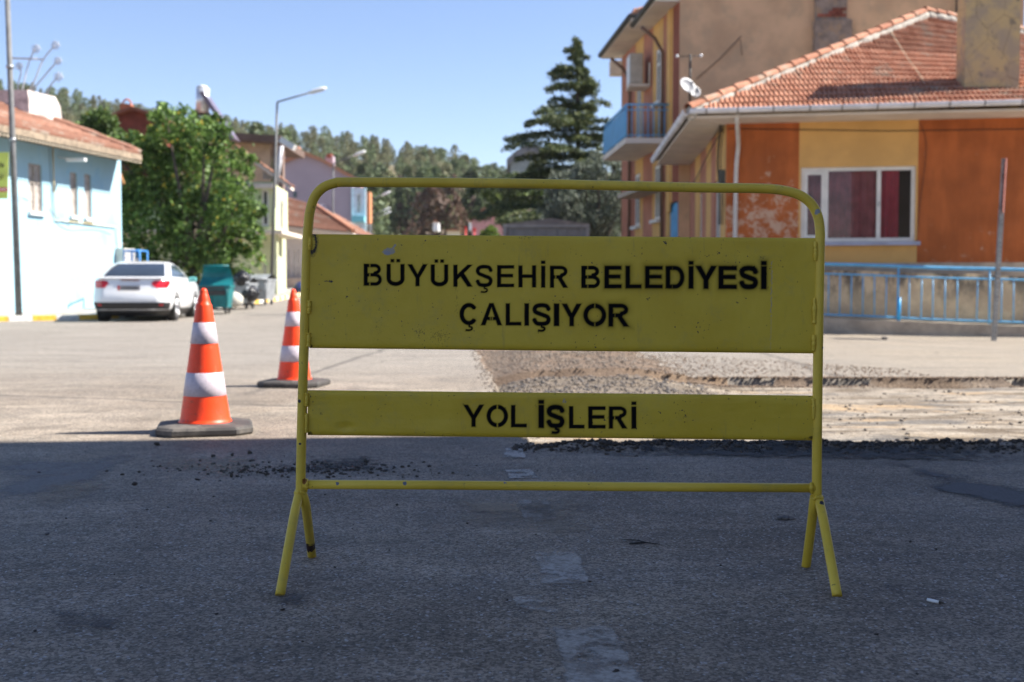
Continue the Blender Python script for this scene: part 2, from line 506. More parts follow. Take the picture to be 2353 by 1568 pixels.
def quads_mesh(name, V, F4, mat, parent=None, smooth=False):
    """fast mesh from numpy arrays"""
    me = bpy.data.meshes.new(name)
    V = np.asarray(V, dtype=np.float32); F4 = np.asarray(F4, dtype=np.int32)
    k = F4.shape[1]
    if parent is not None: V = V - np.array(world_loc(parent), dtype=np.float32)
    me.vertices.add(len(V)); me.vertices.foreach_set('co', V.ravel())
    me.loops.add(F4.size); me.loops.foreach_set('vertex_index', F4.ravel())
    me.polygons.add(len(F4)); me.polygons.foreach_set('loop_start', np.arange(0, F4.size, k, dtype=np.int32))
    if smooth: me.polygons.foreach_set('use_smooth', np.ones(len(F4), dtype=bool))
    me.update(calc_edges=True)
    for m in (mat if isinstance(mat, (list, tuple)) else [mat]): me.materials.append(m)
    o = bpy.data.objects.new(name, me); COL.objects.link(o)
    if parent is not None: o.parent = parent
    return o

def grid_mesh(name, P, mat, parent=None, smooth=False, keep=None):
    """P: (ny, nx, 3)"""
    ny, nx = P.shape[:2]
    idx = np.arange(ny * nx).reshape(ny, nx)
    F = np.stack([idx[:-1, :-1], idx[:-1, 1:], idx[1:, 1:], idx[1:, :-1]], -1).reshape(-1, 4)
    if keep is not None:
        F = F[keep.reshape(-1)]
        used = np.unique(F); mp = np.full(ny * nx, -1); mp[used] = np.arange(len(used))
        return quads_mesh(name, P.reshape(-1, 3)[used], mp[F], mat, parent, smooth)
    return quads_mesh(name, P.reshape(-1, 3), F, mat, parent, smooth)

def unit(n):
    v = NR.normal(size=(n, 3)); return v / np.linalg.norm(v, axis=1)[:, None]

def leaf_quads(C, L, Wd, up=0.0):
    """diamond leaves at centres C; L, Wd half length/width arrays"""
    n = len(C)
    u = unit(n)
    if up: u[:, 2] = np.abs(u[:, 2]) + up; u /= np.linalg.norm(u, axis=1)[:, None]
    w = np.cross(u, unit(n)); w /= np.linalg.norm(w, axis=1)[:, None] + 1e-9
    L = np.broadcast_to(L, (n,))[:, None]; Wd = np.broadcast_to(Wd, (n,))[:, None]
    V = np.stack([C + u * L, C + w * Wd, C - u * L, C - w * Wd], 1).reshape(-1, 3)
    F = np.arange(4 * n).reshape(n, 4)
    return V, F

def lobes_points(lobes, n, inner=.45):
    vol = np.array([l[3] ** 2.2 for l in lobes]); vol = vol / vol.sum()
    out = []
    for (x, y, z, r), q in zip(lobes, vol):
        k = max(8, int(n * q))
        d = unit(k); rr = r * (inner + (1 - inner) * NR.rand(k) ** .6)
        # clumps
        nc = max(6, int(k / 45)); cd = unit(nc); cc = cd * (r * (.55 + .45 * NR.rand(nc)))[:, None]
        pick = NR.randint(0, nc, k)
        p = np.where((NR.rand(k) < .84)[:, None], cc[pick] + NR.normal(size=(k, 3)) * r * .12, d * rr[:, None])
        p[:, 2] *= .92
        out.append(p + np.array([x, y, z]))
    return np.concatenate(out)

def limbs(mb, base, tips, r0, seed=1, n=6):
    rr = random.Random(seed)
    b = Vector(base)
    for t in tips:
        t = Vector(t); m1 = b.lerp(t, .4) + Vector((rr.uniform(-.2, .2), rr.uniform(-.2, .2), rr.uniform(0, .3)))
        mb.tube([b, m1, t], [r0, r0 * .6, r0 * .15], n)

# ================================================================ GROUND
def axis(segs):
    out = []
    for a, b, st in segs:
        n = max(1, int(round((b - a) / st)))
        out += [a + (b - a) * i / n for i in range(n)]
    return np.array(out + [segs[-1][1]])
xs = axis([(-300, -40, 10), (-40, -14, 1.5), (-14, -.8, .4), (-.8, 4.2, .035), (4.2, 7, .12), (7, 14, .35), (14, 40, 2), (40, 300, 15)])
ys = axis([(-60, -4, 4), (-4, 5, .5), (5, 10, .04), (10, 15.5, .11), (15.5, 60, 1), (60, 130, 4), (130, 430, 6)])
GX, GY = np.meshgrid(xs, ys)
GZ = hgt(GX, GY)
GP = np.stack([GX, GY, GZ], -1)
cx_ = (GX[:-1, :-1] + GX[1:, 1:]) / 2; cy_ = (GY[:-1, :-1] + GY[1:, 1:]) / 2
k1, k2 = milled(cx_, cy_)
k_m = k1 | k2
k_road = (~k_m) & (cy_ < 118) & (cx_ > -19) & (cx_ < 30)
k_ter = (~k_m) & (~k_road)
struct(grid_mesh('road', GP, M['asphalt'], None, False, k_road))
trench = struct(grid_mesh('milled_road_strip', GP, M['milled'], None, False, k_m))
struct(grid_mesh('hillside', GP, M['terrain'], None, True, k_ter))

# ---- worn paint blocks on the asphalt
def faded(name, col, a, scale):
    m, nt, out = newmat(name); g = G(nt)
    b = g.n('ShaderNodeBsdfPrincipled'); b.inputs['Roughness'].default_value = .85
    agg = g.voro(135, out='Color'); sa = g.n('ShaderNodeSeparateColor'); g.l(agg, sa.inputs[0])
    g.l(g.mul(col, g.ramp(sa.outputs[0], 0, 1, .75, 1.15)), b.inputs['Base Color'])
    t = g.n('ShaderNodeBsdfTransparent'); mx = g.n('ShaderNodeMixShader')
    at = g.n('ShaderNodeAttribute', attribute_name='wear')
    n1 = g.noise(scale, 5, .7); n2 = g.math('MULTIPLY', sa.outputs[1], .16)
    f = g.math('ADD', g.math('MULTIPLY', g.math('SUBTRACT', n1, .5), 2.4), g.math('SUBTRACT', at.outputs['Fac'], n2))
    g.l(g.ramp(f, .22, .85, 0, a), mx.inputs[0])
    g.l(t.outputs[0], mx.inputs[1]); g.l(b.outputs[0], mx.inputs[2]); g.l(mx.outputs[0], out.inputs[0])
    return m
M['faded_paint'] = faded('worn_road_paint', (.42, .385, .34), .85, 9)
M['dark_patch'] = faded('dark_repair_asphalt', (.075, .073, .075), .95, 3)
M['tan_dust'] = faded('tan_road_dust', (.33, .26, .18), .6, 4)
M['grey_film'] = faded('smooth_grey_wear', (.22, .205, .19), .7, 3)
M['dirt_dark'] = faded('dark_crushed_crumb', (.035, .033, .03), .95, 16)

def sheet(name, poly_px, mat, wear=1.0, n=14, lift=.004, edge=3):
    """thin ground sheet over a quad given by four photo points on the ground; wear fades at its border"""
    pts = []
    for (px, py) in poly_px:
        D = CAMH * FP / (py - 668.0)
        for _ in range(4):
            p = W(px, py, D); D *= (CAMH - hz(p.x, D)) / (CAMH - p.z) if abs(CAMH - p.z) > 1e-3 else 1
        pts.append((p.x, D))
    a, b, c, d = [np.array(p) for p in pts]
    u = np.linspace(0, 1, n); U, V_ = np.meshgrid(u, u)
    P = ((a[None, None] * (1 - U)[..., None] + b[None, None] * U[..., None]) * (1 - V_)[..., None]
         + (d[None, None] * (1 - U)[..., None] + c[None, None] * U[..., None]) * V_[..., None])
    Z = hgt(P[..., 0], P[..., 1]) + lift
    o = grid_mesh(name, np.concatenate([P, Z[..., None]], -1), mat)
    e = np.minimum(np.minimum(U, 1 - U), np.minimum(V_, 1 - V_))
    w = (np.clip(e * edge, 0, 1) * wear).astype(np.float32).ravel()
    at = o.data.attributes.new('wear', 'FLOAT', 'POINT'); at.data.foreach_set('value', w)
    return struct(o)

sheet('painted_block', [(1196, 1206), (1292, 1203), (1262, 1146), (1184, 1148)], M['faded_paint'], .72, edge=9, n=30)
sheet('painted_block', [(1236, 1352), (1368, 1352), (1330, 1262), (1218, 1268)], M['faded_paint'], .72, edge=9, n=30)
sheet('painted_block', [(1290, 1590), (1500, 1590), (1410, 1430), (1260, 1440)], M['faded_paint'], .74, edge=9, n=30)
sheet('painted_block', [(1166, 1104), (1242, 1102), (1226, 1080), (1156, 1082)], M['faded_paint'], .75, lift=.005, edge=9, n=30)
sheet('painted_block', [(1150, 1056), (1214, 1056), (1205, 1032), (1160, 1030)], M['faded_paint'], .8, lift=.005, edge=9, n=30)
sheet('painted_block', [(1180, 1420), (1300, 1420), (1270, 1365), (1170, 1370)], M['faded_paint'], .45, edge=9, n=30)
sheet('asphalt_repair', [(2090, 1118), (2560, 1245), (2560, 1150), (2000, 1050)], M['dark_patch'], .95, 24)
sheet('dark_stain', [(60, 1460), (330, 1470), (300, 1395), (90, 1385)], M['dark_patch'], .52, 20)
sheet('dark_stain', [(480, 1400), (760, 1405), (700, 1340), (520, 1345)], M['dark_patch'], .5, 20)
sheet('dark_stain', [(1900, 1390), (2300, 1400), (2230, 1300), (1960, 1310)], M['dark_patch'], .5, 20)
sheet('smooth_grey_patch', [(-60, 1190), (190, 1130), (420, 1040), (-60, 1050)], M['grey_film'], .85, 24, .003)
sheet('dust_smear', [(0, 1200), (260, 1150), (330, 1090), (0, 1120)], M['tan_dust'], .62, 20)
sheet('dust_smear', [(900, 1240), (1500, 1250), (1400, 1130), (980, 1140)], M['tan_dust'], .66, 20)
sheet('dust_smear', [(300, 1110), (700, 1110), (640, 1040), (330, 1040)], M['tan_dust'], .66, 20)
sheet('dust_smear', [(1900, 1010), (2560, 1020), (2560, 1000), (1900, 990)], M['tan_dust'], .6, 20, .008)
sheet('crushed_crumb_film', [(560, 1098), (960, 1092), (900, 1040), (690, 1050)], M['dirt_dark'], .62, 24)
sheet('crushed_crumb_film', [(1195, 1050), (2560, 1075), (2560, 1035), (1195, 1018)], M['dirt_dark'], .75, 30, .006)

# ---- pavement and kerb, left side of the street
KP = [(-17.5, 23.8), (-13.05, 26.8), (-10.4, 28.8), (-10.35, 29.8), (-10.35, 33), (-9.5, 35.5), (-8.75, 41.5), (-9.0, 60), (-12.9, 102)]
pav = MB()
kn = []
for i in range(len(KP) - 1):
    (x0, y0), (x1, y1) = KP[i], KP[i + 1]
    pav.prism([(x0, y0), (x1, y1), (x1 - 9, y1 + 3), (x0 - 9, y0 + 3)], lambda x, y: hz(max(x, -14), y) - .1, lambda x, y: hz(max(x, -14), y) + .105)
pavement = struct(pav.build('pavement', M['pavement']))
d_acc = 0; q = 0
seqs = ['kerb_white', 'kerb_yellow']
for i in range(len(KP) - 1):
    (x0, y0), (x1, y1) = KP[i], KP[i + 1]
    L = math.hypot(x1 - x0, y1 - y0); st = .52 if y0 < 60 else 1.5
    n = max(1, int(round(L / st))); ux, uy = (x1 - x0) / L, (y1 - y0) / L
    for j in range(n):
        a = j / n * L + .006; b = (j + 1) / n * L - .006
        mb = MB()
        pa = [(x0 + ux * a + uy * .06, y0 + uy * a - ux * .06), (x0 + ux * b + uy * .06, y0 + uy * b - ux * .06),
              (x0 + ux * b - uy * .10, y0 + uy * b + ux * .10), (x0 + ux * a - uy * .10, y0 + uy * a + ux * .10)]
        dz = rnd.uniform(-.006, .008)
        ztop = [hz(*p) + .128 + dz for p in pa]; zb = [hz(*p) - .05 for p in pa]
        r1 = [(p[0], p[1], z) for p, z in zip(pa, zb)]; r2 = [(p[0], p[1], z - .025) for p, z in zip(pa, ztop)]
        cxm = sum(p[0] for p in pa) / 4; cym = sum(p[1] for p in pa) / 4
        r3 = [(cxm + (p[0] - cxm) * .93, cym + (p[1] - cym) * .93, z) for p, z in zip(pa, ztop)]
        mb.loft([r1, r2, r3], True, True)
        col = seqs[q % 2] if not (i >= 2 and i <= 4 and rnd.random() < .3) else 'kerb_grey'
        mb.build('kerbstone', M[col], pavement); q += 1

# ================================================================ BARRIER
BD = 2.95
def B(px, py, d=0.0): return W(px, py, BD - d)
M['barrier_tube'] = paint_yellow('yellow_enamel_tube', [
    (tuple(W(708, 1250, 3.13)), .030, (.035, .014, .010)), (tuple(W(658, 1292, 2.80)), .011, (.10, .10, .07)),
    (tuple(W(645, 1352, 2.78)), .008, (.02, .018, .018)), (tuple(W(636, 1368, 2.78)), .007, (.03, .025, .02)),
    (tuple(W(1888, 1158, 2.93)), .007, (.03, .03, .04)), (tuple(W(1884, 1170, 2.93)), .006, (.03, .03, .04)),
    (tuple(W(1928, 1368, 2.77)), .006, (.03, .03, .03)), (tuple(W(1888, 800, 2.945)), .006, (.03, .03, .04)),
    (tuple(W(1878, 487, 2.94)), .008, (.27, .28, .30)), (tuple(W(775, 1112, 2.94)), .005, (.12, .13, .16)),
    (tuple(W(930, 1111, 2.94)), .006, (.12, .13, .16)), (tuple(W(690, 1020, 2.94)), .004, (.03, .03, .04)),
    (tuple(W(688, 922, 2.94)), .005, (.03, .03, .04)), (tuple(W(1160, 1104, 2.94)), .008, (.16, .17, .22)),
    (tuple(W(700, 1106, 2.94)), .008, (.24, .10, .02)), (tuple(W(1880, 1140, 2.945)), .007, (.14, .06, .02))])
M['barrier_panel'] = paint_yellow('yellow_enamel_panel', attr=True, TINT=((.54, .375, .026), (.60, .435, .04)))
barrier = thing('roadwork_barrier', 'yellow tubular steel barrier with two stencilled boards standing on the shaded asphalt', 'barrier',
                tuple(W(1285, 1330, BD)))

def smooth_path(pts, n=8):
    out = []
    P = [Vector(p) for p in pts]
    for i in range(len(P) - 1):
        p0 = P[max(0, i - 1)]; p1 = P[i]; p2 = P[i + 1]; p3 = P[min(len(P) - 1, i + 2)]
        for k in range(n):
            t = k / n
            out.append(.5 * ((2 * p1) + (-p0 + p2) * t + (2 * p0 - 5 * p1 + 4 * p2 - p3) * t * t + (-p0 + 3 * p1 - 3 * p2 + p3) * t ** 3))
    out.append(P[-1]); return out

R_T = .0127
frame = MB()
top_path = [B(690.5, 1140), B(693, 1000), B(699, 780), B(706, 560), B(708.5, 520), B(712, 488), B(722, 455), B(742, 432), B(770, 421), B(800, 419), B(1000, 420),
            B(1200, 422), B(1400, 426.5), B(1600, 431.5), B(1700, 432.5), B(1760, 434), B(1800, 438), B(1838, 449), B(1865, 470), B(1880, 500), B(1884.5, 535),
            B(1884, 570), B(1880, 800), B(1877.5, 1000), B(1877, 1148)]
frame.tube(smooth_path(top_path, 5), R_T, 20)
frame.build('frame', M['barrier_tube'], barrier)
bar = MB(); bar.tube([B(697, 1113.5), B(1000, 1115), B(1300, 1117.5), B(1600, 1120), B(1872, 1121.5)], R_T * .95, 20)
bar.build('cross_bar', M['barrier_tube'], barrier)
def foot_pt(px, py):
    D = CAMH * FP / (py - 668.0)
    for _ in range(3):
        p = W(px, py, D); D *= CAMH / (CAMH - p.z)
    return W(px, py, D)
for pts in (((689, 1128), (684, 1150), (676, 1185), foot_pt(643, 1369)), ((695, 1134), (702, 1160), (706, 1190), foot_pt(717, 1279)),
            ((1879, 1140), (1884, 1160), (1892, 1195), foot_pt(1924, 1371)), ((1872, 1142), (1869, 1165), (1866, 1195), foot_pt(1852, 1302))):
    ft = Vector(pts[3]); ft.z = .0
    dd = BD - ft.y
    a = B(*pts[0]); b = W(pts[1][0], pts[1][1], BD - dd * .06); c = W(pts[2][0], pts[2][1], BD - dd * .26)
    mb = MB(); mb.tube(smooth_path([a, b, c, ft + (c - ft) * .5, ft], 5), R_T * .97, 18)
    mb.build('leg', M['barrier_tube'], barrier)

# stencilled boards -------------------------------------------------
def sd_box(x, y, x0, y0, x1, y1):
    dx = np.maximum(x0 - x, x - x1); dy = np.maximum(y0 - y, y - y1)
    return np.where((dx > 0) & (dy > 0), np.hypot(dx, dy), np.maximum(dx, dy))
def sd_poly(x, y, P):
    d = np.full_like(x, -1e9); n = len(P)
    if sum(P[i][0] * P[(i + 1) % n][1] - P[(i + 1) % n][0] * P[i][1] for i in range(n)) < 0: P = P[::-1]
    for i in range(n):
        ax, ay = P[i]; bx, by = P[(i + 1) % n]
        ex, ey = bx - ax, by - ay; L = math.hypot(ex, ey)
        d = np.maximum(d, ((x - ax) * ey - (y - ay) * ex) / L)
    return d
def sd_stroke(x, y, P, t):
    d = np.full_like(x, 1e9); n = len(P) - 1
    for i in range(n):
        ax, ay = P[i]; bx, by = P[i + 1]; ex, ey = bx - ax, by - ay; L = math.hypot(ex, ey) + 1e-9
        px, py = x - ax, y - ay
        a = (px * ex + py * ey) / L; b = (px * ey - py * ex) / L
        if i == 0 or i == n - 1:
            lo = -a if i == 0 else -a - t / 2 * 0; hi = a - L
            if i == 0 and n > 1: hi = a - L
            q = np.maximum(np.maximum(-a, a - L), np.abs(b) - t / 2)
            d = np.minimum(d, q)
        else:
            c = np.clip(a, 0, L); d = np.minimum(d, np.hypot(a - c, b) - t / 2)
    for p in P[1:-1]:
        d = np.minimum(d, np.hypot(x - p[0], y - p[1]) - t / 2)
    return d
def arc(cx, cy, rx, ry, a0, a1, n=18):
    return [(cx + rx * math.cos(math.radians(a0 + (a1 - a0) * i / n)), cy + ry * math.sin(math.radians(a0 + (a1 - a0) * i / n))) for i in range(n + 1)]

def glyph(ch, x, y, w):
    """signed distance of a stencil capital; cap height 1, width w"""
    t = .195; h = t / 2; th = .165
    bx = lambda *a: sd_box(x, y, *a)
    d = None; gaps = []
    if ch in 'Iİ':
        d = bx(0, 0, w, 1)
        if ch == 'İ': d = np.minimum(d, bx(0, 1.075, w, 1.225))
    elif ch == 'L': d = np.minimum(bx(0, 0, t, 1), bx(0, 0, w, th))
    elif ch == 'E': d = np.minimum(np.minimum(bx(0, 0, t, 1), bx(0, 0, w, th)), np.minimum(bx(0, 1 - th, w, 1), bx(0, .44, w * .94, .44 + th)))
    elif ch == 'H': d = np.minimum(np.minimum(bx(0, 0, t, 1), bx(w - t, 0, w, 1)), bx(0, .43, w, .43 + th))
    elif ch == 'Y':
        c = w / 2; s = t * 1.15
        d = np.minimum(sd_poly(x, y, [(0, 1), (c - h, .38), (c + h * .9, .42), (s, 1)][::-1]), sd_poly(x, y, [(w, 1), (c + h, .38), (c - h * .9, .42), (w - s, 1)]))
        d = np.minimum(d, bx(c - h, 0, c + h, .46))
    elif ch == 'K':
        s = t * 1.25
        d = bx(0, 0, t, 1)
        d = np.minimum(d, sd_poly(x, y, [(t * .8, .30), (t * .8, .56), (w - s, 1), (w, 1)][::-1] if False else [(w, 1), (w - s, 1), (t * .8, .54), (t * .8, .28)][::-1]))
        d = np.minimum(d, sd_poly(x, y, [(w, 0), (w * .52, .68), (w * .33, .50), (w - s, 0)][::-1]))
    elif ch == 'A':
        c = w / 2; s = t * 1.1
        d = np.minimum(sd_poly(x, y, [(0, 0), (s, 0), (c + h * .7, 1), (c - h, 1)]), sd_poly(x, y, [(w - s, 0), (w, 0), (c + h, 1), (c - h * .7, 1)]))
        cb = bx(w * .22, .23, w * .78, .38)
        d = np.minimum(d, cb); gaps = [(w * .44, .20, w * .475, .42), (w * .53, .20, w * .565, .42)]
        d = np.minimum(np.maximum(d, -sd_box(x, y, *gaps[0])), 1e9); d = np.maximum(d, -sd_box(x, y, *gaps[1])); gaps = []
    elif ch in 'BRDO':
        if ch == 'O':
            P = arc(w / 2, .5, w / 2 - h, .5 - h * .9, 90, 450, 40)
            d = sd_stroke(x, y, P, t * .97); gaps = [(w / 2 - .025, -.1, w / 2 + .025, 1.1)]
        elif ch == 'D':
            d = bx(0, 0, t, 1)
            P = [(t * .5, 1 - th / 2), (w * .5, 1 - th / 2)] + arc(w * .5, .5, w * .5 - h, .5 - th / 2, 80, -80, 20) + [(w * .5, th / 2), (t * .5, th / 2)]
            d = np.minimum(d, sd_stroke(x, y, P, t * .92)); gaps = [(w * .34, -.1, w * .34 + .012, 1.1)]
        else:
            d = bx(0, 0, t, 1)
            rB = .5 - .01
            P = [(t * .5, 1 - th / 2), (w * .60, 1 - th / 2)] + arc(w * .60, .745, w * .37 - h, .255 - th / 2, 80, -80, 12) + [(w * .60, .49 + th * .0), (t * .5, .49)]
            if ch == 'B':
                P = [(t * .5, 1 - th / 2), (w * .58, 1 - th / 2)] + arc(w * .58, .75, w * .37 - h, .25 - th / 2, 80, -80, 12) + [(w * .58, .5 + th * .0), (t * .5, .5)]
                Q = [(t * .5, .5), (w * .62, .5)] + arc(w * .62, .285, w * .38 - h, .285 - th / 2, 80, -80, 12) + [(w * .62, th / 2), (t * .5, th / 2)]
                d = np.minimum(d, np.minimum(sd_stroke(x, y, P, th), sd_stroke(x, y, Q, th)))
                gaps = [(w * .315, -.1, w * .315 + .032, 1.1)]
            else:
                d = np.minimum(d, sd_stroke(x, y, P, th * 1.02))
                d = np.minimum(d, sd_poly(x, y, [(w - t * 1.25, 0), (w, 0), (w * .62, .50), (w * .36, .50)]))
                gaps = [(w * .30, .36, w * .30 + .028, .62)]
    elif ch in 'UÜ':
        P = [(h, 1), (h, .32)] + arc(w / 2, .33, w / 2 - h, .33 - h, 190, 350, 18) + [(w - h, .32), (w - h, 1)]
        d = sd_stroke(x, y, P, t)
        if ch == 'Ü': d = np.minimum(d, np.minimum(bx(w * .22, 1.07, w * .22 + .17, 1.225), bx(w * .78 - .19, 1.07, w * .78 - .02, 1.225)))
    elif ch in 'CÇ':
        P = arc(w / 2, .5, w / 2 - h, .5 - h, 38, 322, 30)
        d = sd_stroke(x, y, P, t)
    elif ch in 'SŞ':
        P = [(.90, .72), (.80, .87), (.60, .915), (.42, .915), (.22, .87), (.13, .74), (.20, .61), (.40, .54), (.62, .47), (.82, .40), (.885, .27), (.80, .13), (.60, .085), (.42, .085), (.22, .13), (.10, .30)]
        P = [(p[0] * w, p[1]) for p in smooth_path([(a, b, 0) for a, b in P], 3)]
        d = sd_stroke(x, y, P, t * .92)
    if ch in 'ŞÇ':
        c = w / 2
        P = [(c + .01, .02), (c + .02, -.055), (c + .12, -.09), (c + .13, -.17), (c + .03, -.225), (c - .15, -.215)]
        P = [(p[0], p[1]) for p in smooth_path([(a, b, 0) for a, b in P], 3)]
        d = np.minimum(d, sd_stroke(x, y, P, .085))
    for gp in gaps: d = np.maximum(d, -sd_box(x, y, *gp))
    return d

def zA(x, y): return ((740 + x / 3.314) * .91914, (430 + y / 3.314) * .91914)
def zB(x, y): return ((1400 + x / 3.336) * .91914, (430 + y / 3.336) * .91914)
def z3(x, y): return ((650 + x / 2.614) * .91914, (950 + y / 2.614) * .91914)
def z4(x, y): return ((1200 + x / 1.730) * .91914, (820 + y / 1.730) * .91914)
TXT = []   # ch, x0,x1,ytop,ybot in 2353 px, dilate(m), blur(m)
for ch, x0, x1, dil, bl in [('B', 560, 715, 0, 1), ('Ü', 750, 900, 0, 1), ('Y', 922, 1092, 0, 1), ('Ü', 1115, 1262, 0, 1), ('K', 1303, 1465, 0, 1), ('Ş', 1487, 1630, 0, 1),
                            ('E', 1665, 1808, 0, 1), ('H', 1842, 1990, 0, 1), ('İ', 2030, 2066, 0, 1), ('R', 2103, 2257, 0, 1)]:
    yt = 761 + (x0 - 560) * .0106; a = zA(x0, yt); b = zA(x1, yt + 184); TXT.append((ch, a[0], b[0], a[1], b[1], dil, bl))
for ch, x0, x1, dil, bl in [('B', 178, 337, .3, 1), ('E', 372, 512, 1.2, 2.2), ('L', 547, 678, 1.2, 2.2), ('E', 710, 855, 1.2, 2.4), ('D', 882, 1038, 1.2, 2.2),
                            ('İ', 1074, 1112, 1.2, 2.0), ('Y', 1133, 1303, 1.8, 2.4), ('E', 1325, 1472, 2.0, 2.8), ('S', 1498, 1648, 2.4, 2.8), ('İ', 1680, 1720, 2.0, 2.4)]:
    yt = 784 + (x0 - 178) * .0035; a = zB(x0, yt); b = zB(x1, yt + 186); TXT.append((ch, a[0], b[0], a[1], b[1], dil, bl))
for ch, x0, x1, dil, bl in [('Ç', 1355, 1510, .2, 1), ('A', 1530, 1708, .2, 1), ('L', 1737, 1867, .2, 1), ('I', 1893, 1930, .4, 1), ('Ş', 1957, 2110, .6, 1.2), ('I', 2137, 2180, .6, 1.2)]:
    yt = 1086 + (x0 - 1355) * .0075; a = zA(x0, yt); b = zA(x1, yt + 185); TXT.append((ch, a[0], b[0], a[1], b[1], dil, bl))
for ch, x0, x1, dil, bl in [('Y', 15, 180, .6, 1.4), ('O', 195, 385, 1.0, 2.0), ('R', 406, 575, 1.3, 2.4)]:
    yt = 1100 + (x0 - 15) * .004; a = zB(x0, yt); b = zB(x1, yt + 188); TXT.append((ch, a[0], b[0], a[1], b[1], dil, bl))
for ch, x0, x1, dil, bl in [('Y', 1327, 1465, .2, 1), ('O', 1480, 1622, .2, 1), ('L', 1640, 1743, .2, 1), ('İ', 1822, 1854, 1.4, 1.8), ('Ş', 1874, 1988, 1.6, 2.0)]:
    yt = 162 + (x0 - 1327) * .009; a = z3(x0, yt); b = z3(x1, yt + 146); TXT.append((ch, a[0], b[0], a[1], b[1], dil, bl))
for ch, x0, x1, dil, bl in [('L', 385, 452, .3, 1), ('E', 468, 543, .3, 1), ('R', 557, 638, .3, 1.2), ('İ', 655, 676, .4, 1.2)]:
    yt = 339 + (x0 - 385) * .006; a = z4(x0, yt); b = z4(x1, yt + 96); TXT.append((ch, a[0], b[0], a[1], b[1], dil, bl))

